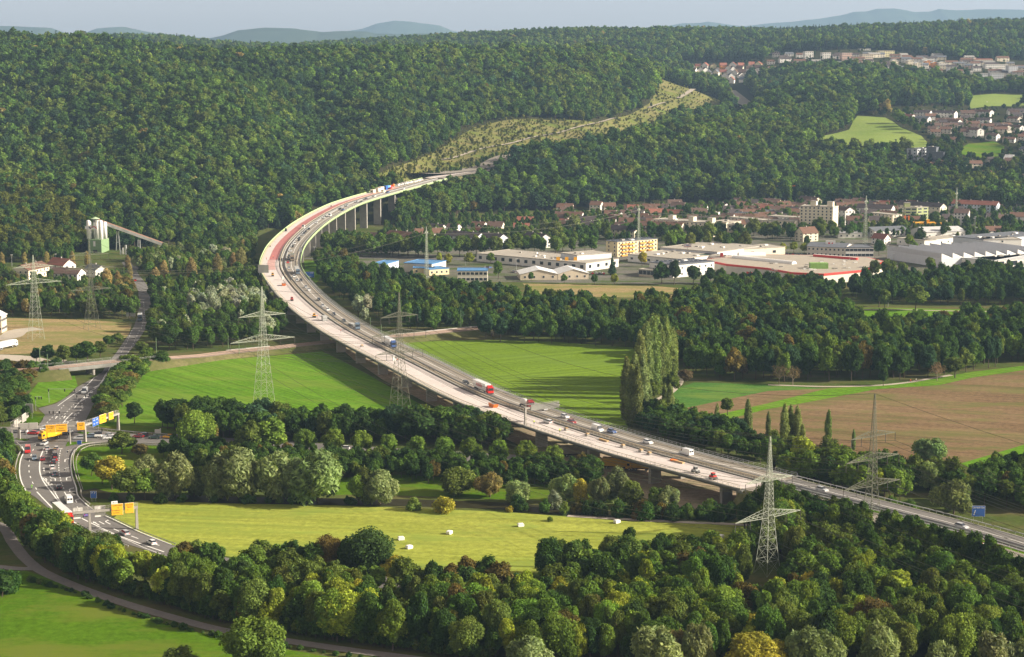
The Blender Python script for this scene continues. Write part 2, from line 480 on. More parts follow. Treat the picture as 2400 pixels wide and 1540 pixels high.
M_FIELD2 = field_mat('grass_field', (0.125, 0.205, 0.018), (0.155, 0.240, 0.025), (0.14, 0.22, 0.03), rz=-0.5, row=0.35, rowamt=0.2)
M_CLOVER = field_mat('dark_clover', (0.055, 0.14, 0.03), (0.09, 0.19, 0.035), (0.13, 0.20, 0.04))
M_PLOUGH = field_mat('stubble_field', (0.170, 0.113, 0.064), (0.215, 0.150, 0.085), (0.14, 0.135, 0.05), rz=0.35, row=0.22, rowamt=0.18)
M_BANKG = field_mat('rough_bank', (0.11, 0.12, 0.045), (0.17, 0.155, 0.07), (0.09, 0.105, 0.03))
M_WASTE = field_mat('dry_waste_grass', (0.24, 0.20, 0.09), (0.34, 0.25, 0.13), (0.18, 0.19, 0.06))
M_CLEAR = field_mat('felled_slope', (0.145, 0.150, 0.046), (0.20, 0.175, 0.075), (0.12, 0.15, 0.032), big=0.03)
M_HILLM = field_mat('hill_meadow', (0.17, 0.24, 0.05), (0.23, 0.29, 0.07), (0.20, 0.26, 0.07))
M_TOWN = field_mat('town_ground', (0.13, 0.125, 0.10), (0.17, 0.16, 0.14), (0.07, 0.10, 0.03))
M_WATER, _nt, _b = new_mat('river_water', 0.5, 0.04)
_b.inputs['Base Color'].default_value = (0.03, 0.028, 0.012, 1)
_bp = N(_nt, 'ShaderNodeBump'); _bp.inputs['Strength'].default_value = 0.25; _bp.inputs['Distance'].default_value = 0.3
_nt.links.new(noise(_nt, coords(_nt), 0.8, 3), _bp.inputs['Height']); _nt.links.new(_bp.outputs[0], _b.inputs['Normal'])
FIELDS = [
 ('meadow', [(-280, 1340), (60, 1338), (140, 1365), (250, 1410), (380, 1460), (520, 1497), (640, 1517), (800, 1545), (980, 1575), (-280, 1620)], M_NEARM, 1),
 ('meadow', [(300, 1180), (335, 1172), (580, 1178), (800, 1186), (1000, 1193), (1180, 1200), (1480, 1223), (1700, 1228), (1790, 1214), (1860, 1240), (1760, 1290), (1400, 1350), (1050, 1362), (700, 1335), (500, 1298), (400, 1277), (326, 1249), (263, 1219)], M_MEADOW, 1),
 ('field', [(262, 1005), (284, 943), (314, 908), (334, 881), (359, 866), (427, 853), (600, 837), (690, 830), (755, 824), (830, 860), (976, 943), (1060, 985), (1060, 1010), (820, 1012), (600, 1012), (380, 1000)], M_FIELD, 1),
 ('field', [(905, 805), (1050, 799), (1120, 797), (1290, 801), (1500, 816), (1520, 840), (1490, 900), (1470, 1010), (1400, 1030), (1300, 985), (1150, 930), (1000, 865)], M_FIELD2, 1),
 ('clover_field', [(1584, 911), (1627, 897), (1800, 902), (1940, 911), (1800, 917), (1587, 961), (1560, 985), (1540, 1000), (1550, 950)], M_CLOVER, 1),
 ('ploughed_field', [(1587, 961), (1800, 917), (1940, 911), (1800, 946), (1675, 974), (1640, 1000), (1600, 1010), (1570, 1000)], M_PLOUGH, 2),
 ('grass_strip', [(1940, 911), (2060, 903), (2150, 895), (2280, 872), (2400, 858), (2720, 845), (2720, 856), (2400, 868), (2277, 886), (2202, 903), (2054, 913), (1863, 949), (1800, 959), (1700, 985), (1650, 1003), (1675, 974), (1800, 946)], M_FIELD, 2),
 ('ploughed_field', [(1700, 985), (1800, 959), (1863, 949), (2001, 918), (2054, 913), (2202, 903), (2277, 886), (2400, 868), (2720, 856), (2720, 1020), (2400, 1043), (2252, 1087), (2100, 1085), (1900, 1075), (1750, 1060), (1650, 1010)], M_PLOUGH, 1),
 ('grass_strip', [(2252, 1087), (2400, 1043), (2720, 1020), (2720, 1100), (2300, 1110)], M_FIELD, 2),
 ('waste_ground', [(-280, 750), (20, 746), (200, 750), (310, 758), (300, 790), (240, 808), (180, 815), (60, 830), (-280, 835)], M_WASTE, 1),
 ('grass_bank', [(60, 935), (95, 890), (130, 875), (175, 880), (182, 905), (150, 935), (120, 948), (90, 955)], M_FIELD, 2),
 ('field', [(1225, 665), (1380, 668), (1550, 672), (1660, 683), (1650, 700), (1420, 697), (1250, 690)], M_WASTE, 1),
 ('park_lawn', [(1940, 735), (1975, 722), (2120, 722), (2300, 727), (2360, 735), (2310, 760), (2150, 770), (1980, 765)], M_FIELD, 1),
 ('lawn', [(712, 612), (760, 612), (762, 640), (740, 665), (716, 640)], M_FIELD, 1),
 ('lawn', [(2040, 655), (2155, 662), (2120, 672), (2040, 672)], M_FIELD, 2),
 ('meadow', [(700, 1125), (940, 1113), (1200, 1130), (1500, 1155), (1500, 1180), (1200, 1172), (900, 1160), (700, 1160)], M_NEARM, 1),
 ('meadow', [(185, 1050), (380, 1042), (500, 1060), (500, 1140), (200, 1160), (175, 1110), (168, 1070)], M_NEARM, 1),
 ('grass_bank', [(201, 993), (240, 1002), (300, 1010), (420, 1017), (420, 1007), (300, 995), (230, 985)], M_NEARM, 2),
 ('yard', [(780, 800), (830, 845), (900, 893), (1000, 945), (1100, 990), (1250, 1060), (1400, 1120), (1560, 1190), (1680, 1210), (1770, 1205), (1760, 1170), (1700, 1130), (1600, 1100), (1480, 1070), (1300, 1010), (1130, 940), (1000, 880), (900, 825), (860, 795)], M_DIRT, 3),
 ('town_ground', [(770, 640), (860, 560), (1000, 530), (1400, 520), (1700, 505), (2100, 500), (2720, 500), (2720, 640), (2300, 640), (2060, 660), (1900, 668), (1660, 668), (1240, 662), (1090, 660), (900, 640)], M_TOWN, 1),
]
for nm, poly, m, lv in FIELDS:
 sheet(nm, poly, m, lv)
sheet('cleared_slope', [(850, 432), (905, 402), (960, 382), (1010, 362), (1060, 330), (1110, 300), (1180, 284), (1250, 280), (1330, 283), (1400, 290), (1470, 272), (1520, 245), (1545, 205), (1550, 180), (1590, 185), (1620, 195), (1660, 215), (1690, 240), (1700, 262), (1650, 275), (1560, 290), (1480, 325), (1380, 365), (1250, 395), (1100, 420), (1000, 432), (930, 440)], M_CLEAR, 1, drape=True)
sheet('hill_meadow', [(1910, 325), (1990, 305), (2010, 272), (2075, 277), (2110, 300), (2160, 320), (2185, 345), (2150, 352), (2060, 350), (1990, 352), (1940, 345)], M_HILLM, 1, drape=True)
sheet('hill_meadow', [(2268, 226), (2330, 221), (2720, 222), (2460, 240), (2400, 250), (2330, 250), (2275, 256)], M_HILLM, 1, drape=True)
sheet('hill_meadow', [(2245, 350), (2270, 338), (2330, 332), (2355, 345), (2340, 368), (2290, 372), (2250, 362)], M_NEARM, 1, drape=True)
sheet('hill_meadow', [(2265, 415), (2320, 408), (2720, 405), (2720, 425), (2330, 435), (2270, 440)], M_NEARM, 1, drape=True)
# dark soil between road and river, river and paths
def ribbon(name, pts, w, mat, level=2, z=None, drape=False, kind='structure', world_pts=False, w1=None):
 P = [np.array(p[:2], float) if world_pts else (gnd(*p) if drape else at(p[0], p[1], z or 0))[:2] for p in pts]
 P = smooth_line(np.array(P), 3.0 if not drape else 8.0)
 t = np.gradient(P, axis=0); t /= np.linalg.norm(t, axis=1)[:, None]
 nrm = np.stack([t[:, 1], -t[:, 0]], -1)
 ww = np.linspace(w, w1 if w1 else w, len(P))[:, None] / 2
 A = P - nrm * ww; B = P + nrm * ww
 if drape:
  za_ = tz(A[:, 0], A[:, 1]); zb_ = tz(B[:, 0], B[:, 1]); zz = np.maximum(za_, zb_) + 1.1
  A = np.c_[A, zz]; B = np.c_[B, zz]
 else:
  A = np.c_[A, np.full(len(A), (z or 0) + 0.04 * level)]; B = np.c_[B, np.full(len(B), (z or 0) + 0.04 * level)]
 V = np.concatenate([A, B]); n = len(A); k = np.arange(n - 1)
 me = np_mesh(name, V, quads=np.stack([k, n + k, n + k + 1, k + 1], -1), mats=[mat])
 o = link(name, me)
 if kind: tag(o, kind=kind)
 return o
def smooth_line(P, step):
 P = np.asarray(P, float)
 seg = np.linalg.norm(np.diff(P[:, :2], axis=0), axis=1); s = np.concatenate([[0], np.cumsum(seg)])
 # centripetal-like cubic through the points
 m = np.gradient(P, s, axis=0)
 q = np.arange(0, s[-1], step); q = np.append(q, s[-1])
 i = np.clip(np.searchsorted(s, q, 'right') - 1, 0, len(s) - 2)
 h = (s[i + 1] - s[i])[:, None]; t = ((q - s[i])[:, None]) / h
 return (2 * t ** 3 - 3 * t ** 2 + 1) * P[i] + (t ** 3 - 2 * t ** 2 + t) * h * m[i] + (-2 * t ** 3 + 3 * t ** 2) * P[i + 1] + (t ** 3 - t ** 2) * h * m[i + 1]
# junction and slip road
sheet('road', [(-280, 1003), (60, 1001), (90, 998), (100, 985), (104, 972), (90, 958), (131, 947), (161, 928), (181, 908), (216, 888), (239, 873), (251, 855), (274, 825), (296, 793), (314, 765), (324, 738), (326, 713), (324, 683), (314, 660), (301, 638), (285, 615), (305, 612), (326, 645), (344, 668), (352, 690), (355, 726), (346, 763), (334, 783), (316, 810), (296, 833), (281, 861), (266, 886), (246, 908), (226, 931), (213, 961), (201, 985), (213, 1001), (238, 1009), (276, 1015), (352, 1019), (412, 1021), (600, 1030), (900, 1050), (1200, 1066), (1500, 1085), (1660, 1110), (1660, 1130), (1500, 1107), (1200, 1088), (900, 1072), (600, 1053), (500, 1048), (377, 1044), (246, 1038), (201, 1043), (180, 1049), (166, 1066), (163, 1080), (164, 1094), (171, 1119), (181, 1154), (186, 1169), (218, 1194), (264, 1219), (326, 1249), (407, 1279), (550, 1312), (800, 1345), (1050, 1362), (1300, 1355), (1500, 1342), (1700, 1320), (1700, 1345), (1500, 1366), (1300, 1380), (1050, 1388), (800, 1373), (550, 1340), (379, 1302), (301, 1277), (226, 1249), (163, 1221), (113, 1191), (83, 1166), (63, 1154), (50, 1132), (44, 1107), (45, 1082), (54, 1056), (45, 1044), (-280, 1042)], M_ASPH, 2)
ribbon('road', [(150, 1262), (300, 1320), (480, 1370), (700, 1400), (1000, 1419), (1250, 1428), (1550, 1433), (1900, 1432), (2200, 1425), (2720, 1412)], 8.5, M_ASPH, 2)
ribbon('farm_track', [(-280, 1190), (0, 1232), (32, 1275), (60, 1310), (95, 1338), (160, 1368), (260, 1405), (400, 1447), (520, 1478), (640, 1498), (800, 1522), (960, 1543), (1200, 1572)], 3.6, M_PATH, 3)
ribbon('farm_track', [(-280, 1322), (0, 1330), (40, 1334), (80, 1334)], 3.2, M_PATH, 4)
ribbon('gravel_path', [(1600, 872), (1588, 882), (1594, 895), (1585, 908), (1565, 925), (1540, 938), (1515, 945), (1500, 958)], 3.2, M_PALEPATH, 4)
ribbon('gravel_path', [(1800, 903), (1950, 907), (2060, 904), (2130, 897), (2170, 890), (2230, 880)], 2.5, M_PALEPATH, 4)
ribbon('gravel_path', [(1330, 1210), (1500, 1220), (1600, 1225), (1700, 1229), (1760, 1232)], 2.5, M_PALEPATH, 4)
ribbon('park_path', [(1960, 728), (2080, 726), (2200, 729), (2320, 731)], 2.2, M_PALEPATH, 4)
ribbon('yard_road', [(-280, 800), (20, 790), (50, 775), (90, 770)], 12, M_PALEPATH, 2)
ribbon('yard_road', [(-280, 840), (60, 842), (100, 850), (150, 850)], 14, M_PALEPATH, 3)
ribbon('gravel_path', [(1690, 1045), (1740, 1052), (1820, 1055)], 3, M_PALEPATH, 4)
ribbon('river', [(195, 1150), (230, 1160), (330, 1165), (520, 1172), (900, 1178), (1000, 1180), (1180, 1187), (1400, 1205), (1600, 1212), (1720, 1206), (1850, 1200), (2000, 1215)], 9, M_WATER, 2)
ribbon('road', [(700, 607), (780, 606), (900, 604), (1050, 608), (1300, 600), (1600, 590)], 9, M_ASPHD, 2)
ribbon('road', [(300, 640), (330, 625), (420, 622), (520, 632)], 9, M_ASPHD, 3)
ribbon('hillside_track', [(1030, 378), (1100, 360), (1180, 342), (1250, 325), (1330, 308), (1400, 292), (1450, 279)], 5, M_PALEPATH, drape=True)
ribbon('hillside_track', [(1520, 256), (1560, 243)], 5, M_PALEPATH, drape=True)
ribbon('hillside_track', [(1590, 234), (1610, 222), (1624, 208), (1630, 202)], 8, M_PALEPATH, drape=True)
# ------------------------------------------------------------------ tree crowns
_ico = None
def ico(sub=1):
 import bmesh
 bm = bmesh.new(); bmesh.ops.create_icosphere(bm, subdivisions=sub, radius=1.0)
 v = np.array([q.co[:] for q in bm.verts]); f = np.array([[a.index for a in q.verts] for q in bm.faces]); bm.free()
 return v, f
ICO_V, ICO_F = ico(2)
ICO1_V, ICO1_F = ico(1)
def leaf_cloud(g, lobes, nleaf, size, stretch=1.0, core=0.76, hang=0.0, ico_small=False):
 """lobes: rows of x,y,z,r(,rz factor). returns verts, quads, tris, leafvar per vertex"""
 lobes = np.asarray(lobes, float)
 c = lobes[:, :3]; r = lobes[:, 3]; fz = lobes[:, 4]
 w = r ** 2; w = w / w.sum()
 k = g.choice(len(r), size=int(nleaf * 1.7), p=w)
 d = g.normal(size=(len(k), 3)); d /= np.linalg.norm(d, axis=1)[:, None]
 rad = r[k] * (0.80 + 0.42 * g.uniform(0, 1, len(k)) ** 1.6)
 sc = np.stack([np.ones(len(k)), np.ones(len(k)), fz[k]], -1)
 p = c[k] + d * rad[:, None] * sc
 keep = np.ones(len(p), bool)
 for a in range(len(r)):
  q = (p - c[a]) / np.array([1, 1, fz[a]])
  keep &= ~((np.linalg.norm(q, axis=1) < r[a] * 0.80) & (k != a))
 p, d, k = p[keep][:nleaf], d[keep][:nleaf], k[keep][:nleaf]
 n = len(p)
 nr = d * 0.75 + g.normal(size=(n, 3)) * 0.55 + np.array([0, 0, 0.25]); nr /= np.linalg.norm(nr, axis=1)[:, None]
 t = np.cross(nr, g.normal(size=(n, 3))); t /= np.linalg.norm(t, axis=1)[:, None]
 if hang:
  t = t * (1 - hang) + np.array([0, 0, -1.0]) * hang
  t -= (t * nr).sum(1)[:, None] * nr; t /= np.linalg.norm(t, axis=1)[:, None]
 b = np.cross(nr, t)
 s = (size * g.uniform(0.6, 1.35, n))[:, None]
 V = np.stack([p + t * s * stretch, p + b * s * 0.62 + nr * s * .15, p - t * s * stretch, p - b * s * 0.62 - nr * s * .15], 1).reshape(-1, 3)
 Q = np.arange(4 * n).reshape(-1, 4)
 lobevar = g.uniform(0.75, 1.28, len(r))
 hue = g.normal(0, 0.035, len(r))
 fv = lobevar[k] * g.uniform(0.68, 1.36, n)
 colr = np.stack([fv * (1 + hue[k] + g.normal(0, .03, n)), fv, fv * (1 - hue[k])], -1)
 LV = np.repeat(colr, 4, 0)
 T = []; off = len(V)
 iv, jf = (ICO1_V, ICO1_F) if ico_small else (ICO_V, ICO_F)
 cores = []; cv = []
 for a in range(len(r)):
  jit = g.uniform(0.82, 1.1, len(iv))[:, None]
  cores.append(c[a] + iv * jit * r[a] * core * np.array([1, 1, fz[a]]))
  T.append(jf + off); off += len(iv)
  vv = lobevar[a] * g.uniform(0.7, 1.2, len(iv))
  cv.append(np.stack([vv, vv, vv], -1))
 V = np.concatenate([V] + cores); LV = np.concatenate([LV] + cv)
 return V, Q, np.concatenate(T), LV
def crown_mesh(name, data, trunk=None):
 V, Q, T, LV = data
 mats = [M_LEAF]; mi = np.zeros(len(Q) + len(T), int)
 if trunk is not None:
  tv, tq, tm = trunk
  mats.append(tm)
  # quads first: leaf quads, trunk quads, then core triangles
  Q2 = np.concatenate([Q, tq + len(V)]); V2 = np.concatenate([V, tv])
  mi = np.concatenate([np.zeros(len(Q), int), np.ones(len(tq), int), np.zeros(len(T), int)])
  LV = np.concatenate([LV, np.ones((len(tv), 3))]); V, Q = V2, Q2
 me = np_mesh(name, V, quads=Q, tris=T, mats=mats, mi=mi)
 ca = me.color_attributes.new('leafvar', 'FLOAT_COLOR', 'POINT')
 ca.data.foreach_set('color', np.c_[LV, np.ones(len(LV))].astype(np.float32).ravel())
 return me
def trunk_geo(g, h, r, limbs=5, spread=2.0, top=0.75, n=6):
 V = []; Q = []
 def tube(a, b, r0, r1):
  a = np.array(a, float); b = np.array(b, float); d = b - a; d /= np.linalg.norm(d)
  t = np.array([1.0, 0, 0]) if abs(d[2]) > .8 else np.array([0, 0, 1.0])
  u = np.cross(d, t); u /= np.linalg.norm(u); w = np.cross(d, u); k0 = len(V)
  for p, rr in ((a, r0), (b, r1)):
   for k in range(n):
    q = 2 * math.pi * k / n
    V.append(p + rr * (math.cos(q) * u + math.sin(q) * w))
  for k in range(n): Q.append((k0 + k, k0 + (k + 1) % n, k0 + n + (k + 1) % n, k0 + n + k))
 pts = [np.array([0, 0, -0.3])]
 for i in range(1, 4):
  pts.append(np.array([g.normal(0, .06 * h / 6), g.normal(0, .06 * h / 6), h * top * i / 3]))
 for i in range(3): tube(pts[i], pts[i + 1], r * (1 - .28 * i), r * (1 - .28 * (i + 1)))
 for i in range(limbs):
  a = 2 * math.pi * (i + g.uniform(0, .6)) / limbs; z = h * top * g.uniform(.35, .8)
  tube((0, 0, z), (math.cos(a) * spread, math.sin(a) * spread, z + h * g.uniform(.12, .25)), r * .42, r * .12)
 return np.array(V), np.array(Q)
def lobes_round(g, h, R, base, n, lr=0.42, squash=0.9, conic=0.0):
 """n lobes over the upper and outer part of an egg that reaches from base to h"""
 cz = (h + base) / 2; rz = (h - base) / 2
 out = [(0, 0, cz, R * 0.66, rz / R * 0.95)]
 for i in range(n):
  t = (i + .5) / n
  phi = math.acos(1 - 1.75 * t); th = i * 2.39996 + g.uniform(-.4, .4)
  sx = math.sin(phi) * R * (1 - lr * .75) * g.uniform(.72, 1.25); z = cz + math.cos(phi) * rz * (1 - lr * .75) * g.uniform(.82, 1.12)
  k = 1.0 - conic * max(0, (z - base) / (h - base))
  out.append((math.cos(th) * sx * k, math.sin(th) * sx * k, z, R * lr * g.uniform(.62, 1.25) * (.5 + .5 * k), squash))
 return out
PROTO = {}
def add_proto(kind, crown, trunk, tm):
 PROTO.setdefault(kind, []).append((crown, trunk, tm))
def sep_trunk(name, t, tm):
 return np_mesh(name, t[0], quads=t[1], mats=[tm])
def make_protos():
 for i in range(9):                                          # near broadleaf trees, 10 m tall
  g = np.random.default_rng(100 + i)
  R = (3.6, 4.2, 3.0, 3.8, 2.6, 4.4, 3.3, 2.8, 3.9)[i]; con = (0, .1, .45, .2, .5, 0, .3, .55, .15)[i]
  d = leaf_cloud(g, lobes_round(g, 10, R, 1.0, (13, 15, 12, 14, 11, 16, 13, 12, 14)[i], g.uniform(.34, .44), 1.0, con), 7500, 0.255)
  add_proto('near', crown_mesh('crown', d), sep_trunk('trunk', trunk_geo(g, 10, .22), M_BARK), M_BARK)
 for i in range(5):                                          # wood trees seen from 700 to 1300 m, 16 m tall
  g = np.random.default_rng(200 + i)
  d = leaf_cloud(g, lobes_round(g, 16, (5.2, 4.6, 5.8, 4.2, 5.0)[i], 2.5, 12, .40, 1.0, (.1, .3, 0, .4, .15)[i]), 1700, 0.62)
  add_proto('mid', crown_mesh('crown', d), sep_trunk('trunk', trunk_geo(g, 16, .3, spread=3), M_BARK), M_BARK)
 for i in range(3):                                          # hanging willows, 11 m
  g = np.random.default_rng(300 + i)
  d = leaf_cloud(g, lobes_round(g, 11, 5.0, 0.6, 15, .40, 1.15), 4200, 0.36, stretch=1.7, hang=.55)
  add_proto('willow', crown_mesh('crown', d), sep_trunk('trunk', trunk_geo(g, 11, .35, spread=2.6), M_BARK), M_BARK)
 for i in range(4):                                          # columnar poplars, 24 m
  g = np.random.default_rng(400 + i)
  L = []
  for j in range(22):
   z = 2.2 + j * .98; a = g.uniform(0, 6.28); e = min(1, (24 - z) / 9) ** .6 * min(1, (z + 3) / 6)
   L.append((math.cos(a) * .95 * e, math.sin(a) * .95 * e, z, 1.65 * e + .25, 1.7))
  d = leaf_cloud(g, L, 4200, 0.34, stretch=1.2)
  add_proto('poplar', crown_mesh('crown', d), sep_trunk('trunk', trunk_geo(g, 20, .35, 3, .6), M_BARK), M_BARK)
 for i in range(3):                                          # clipped-looking avenue trees, 8.5 m
  g = np.random.default_rng(500 + i)
  d = leaf_cloud(g, lobes_round(g, 8.6, 3.6, 1.7, 20, .30, 1.0, .12), 3200, 0.28)
  add_proto('avenue', crown_mesh('crown', d), sep_trunk('trunk', trunk_geo(g, 8, .18, spread=1.6), M_BARK), M_BARK)
 for i in range(3):                                          # spruces, 20 m
  g = np.random.default_rng(600 + i)
  L = [(g.normal(0, .15), g.normal(0, .15), 3 + j * 1.42, max(.35, 3.6 * (1 - j / 12.5)), .75) for j in range(12)]
  d = leaf_cloud(g, L, 1500, 0.5, stretch=1.3, ico_small=True)
  add_proto('spruce', crown_mesh('crown', d), sep_trunk('trunk', trunk_geo(g, 18, .25, 0), M_BARK), M_BARK)
 for i in range(4):                                          # shrubs, 3 m
  g = np.random.default_rng(700 + i)
  d = leaf_cloud(g, lobes_round(g, 3.0, 2.1, -.6, 9, .42, .9), 1100, 0.24)
  add_proto('shrub', crown_mesh('crown', d), sep_trunk('trunk', trunk_geo(g, 1.6, .08, 4, .6), M_BARK), M_BARK)
 for i in range(2):                                          # bare pale-twigged trees, 9 m
  g = np.random.default_rng(800 + i)
  d = leaf_cloud(g, lobes_round(g, 9, 3.4, 2.5, 11, .36, 1.2), 900, 0.22, core=.25)
  add_proto('bare', crown_mesh('crown', d), sep_trunk('trunk', trunk_geo(g, 9, .22, 9, 2.4), M_PALEBARK), M_PALEBARK)
 # far trees come as one mesh each with the trunk as a second material
 for i in range(6):
  g = np.random.default_rng(900 + i)
  d = leaf_cloud(g, lobes_round(g, 18, (5.6, 5.0, 6.2, 4.6, 5.4, 4.9)[i], 2.5, 10, .42, .95, (0, .25, 0, .4, .1, .2)[i]), 620, 1.0, ico_small=True)
  t = trunk_geo(g, 14, .3, 0, n=4)
  me = crown_mesh('wood_tree', d, (t[0], t[1], M_BARK))
  o = bpy.data.objects.new('wood_%02d' % i, me); SRC.objects.link(o)
 for i in range(2):
  me = bpy.data.meshes.new('x')
  g = np.random.default_rng(950 + i)
  L = [(0, 0, 3 + j * 2.1, max(.5, 3.9 * (1 - j / 8.6)), .8) for j in range(8)]
  d = leaf_cloud(g, L, 420, 0.8, ico_small=True)
  t = trunk_geo(g, 16, .3, 0, n=4)
  o = bpy.data.objects.new('wood_%02d' % (6 + i), crown_mesh('wood_tree', d, (t[0], t[1], M_BARK))); SRC.objects.link(o)
 # 8..12: the mid-distance broadleaf trees again, for the wood
 for i in range(5):
  g = np.random.default_rng(200 + i)
  d = leaf_cloud(g, lobes_round(g, 16, (5.2, 4.6, 5.8, 4.2, 5.0)[i], 2.5, 12, .40, 1.0, (.1, .3, 0, .4, .15)[i]), 1700, 0.62)
  t = trunk_geo(g, 14, .3, 4, spread=3)
  o = bpy.data.objects.new('wood_%02d' % (8 + i), crown_mesh('wood_tree', d, (t[0], t[1], M_BARK))); SRC.objects.link(o)
make_protos()
TONE = {
 'dark': (0.036, 0.068, 0.018), 'mid': (0.058, 0.105, 0.021), 'olive': (0.088, 0.120, 0.026), 'lime': (0.185, 0.225, 0.028),
 'rust': (0.105, 0.085, 0.026), 'gold': (0.30, 0.265, 0.04), 'silver': (0.25, 0.28, 0.20), 'willow': (0.150, 0.185, 0.075),
 'blue': (0.033, 0.066, 0.032), 'poplar': (0.125, 0.155, 0.052), 'tan': (0.21, 0.175, 0.065), 'bare': (0.13, 0.10, 0.06), 'fresh': (0.100, 0.155, 0.026),
}
TREES = []      # kind, proto kind, X, Y, z, height, width factor, tone, place phrase
BASEH = dict(near=10, mid=16, willow=11, poplar=24, avenue=8.6, spruce=20, shrub=3.0, bare=9)
def plant(kind, proto, X, Y, h, tone, place, wf=1.0, z=None):
 TREES.append(dict(kind=kind, proto=proto, X=float(X), Y=float(Y), z=float(tz(X, Y)) if z is None else z, h=h, wf=wf, tone=tone, place=place))
# ------------------------------------------------------------------ where trees grow
def scatter(poly, spacing, g, drape=False, holes=()):
 P = np.array([(gnd(x, y) if drape else at(x, y, 0))[:2] for x, y in poly])
 x0, y0 = P.min(0); x1, y1 = P.max(0)
 gx = np.arange(x0, x1, spacing); gy = np.arange(y0, y1, spacing * .87)
 X, Y = np.meshgrid(gx, gy); X[1::2] += spacing / 2
 X = (X + g.uniform(-.33, .33, X.shape) * spacing).ravel(); Y = (Y + g.uniform(-.33, .33, Y.shape) * spacing).ravel()
 k = in_poly(X, Y, P)
 X, Y = X[k], Y[k]
 px, py = proj(X, Y, tz(X, Y))
 for hl in holes:
  k = ~in_poly(px, py, hl); X, Y, px, py = X[k], Y[k], px[k], py[k]
 return X, Y, px, py
def pick(g, mix):
 ks = list(mix); w = np.array([mix[k] for k in ks], float)
 return ks[g.choice(len(ks), p=w / w.sum())]
MIX_BELT = dict(dark=2.5, mid=4.5, olive=5, fresh=5.5, lime=2.4, rust=.6, gold=.12)
MIX_WOOD = dict(dark=5, mid=6, olive=2.2, blue=2, fresh=.8, rust=.5)
MIX_DARK = dict(dark=6, mid=4, olive=1, blue=2)
SLIP = [(407, 1279), (550, 1312), (800, 1345), (1050, 1362), (1300, 1355), (1500, 1342), (1700, 1320), (1700, 1345), (1500, 1366), (1300, 1380), (1050, 1388), (800, 1373), (550, 1340), (379, 1302)]
LOWR = [(140, 1250), (300, 1307), (480, 1357), (700, 1388), (1000, 1407), (1250, 1416), (1550, 1421), (2720, 1400), (2720, 1424), (2200, 1438), (1900, 1445), (1550, 1446), (1250, 1440), (1000, 1431), (700, 1413), (480, 1384), (300, 1333), (140, 1275)]
PYL6 = [(1748, 1315), (1850, 1315), (1852, 1412), (1750, 1412)]
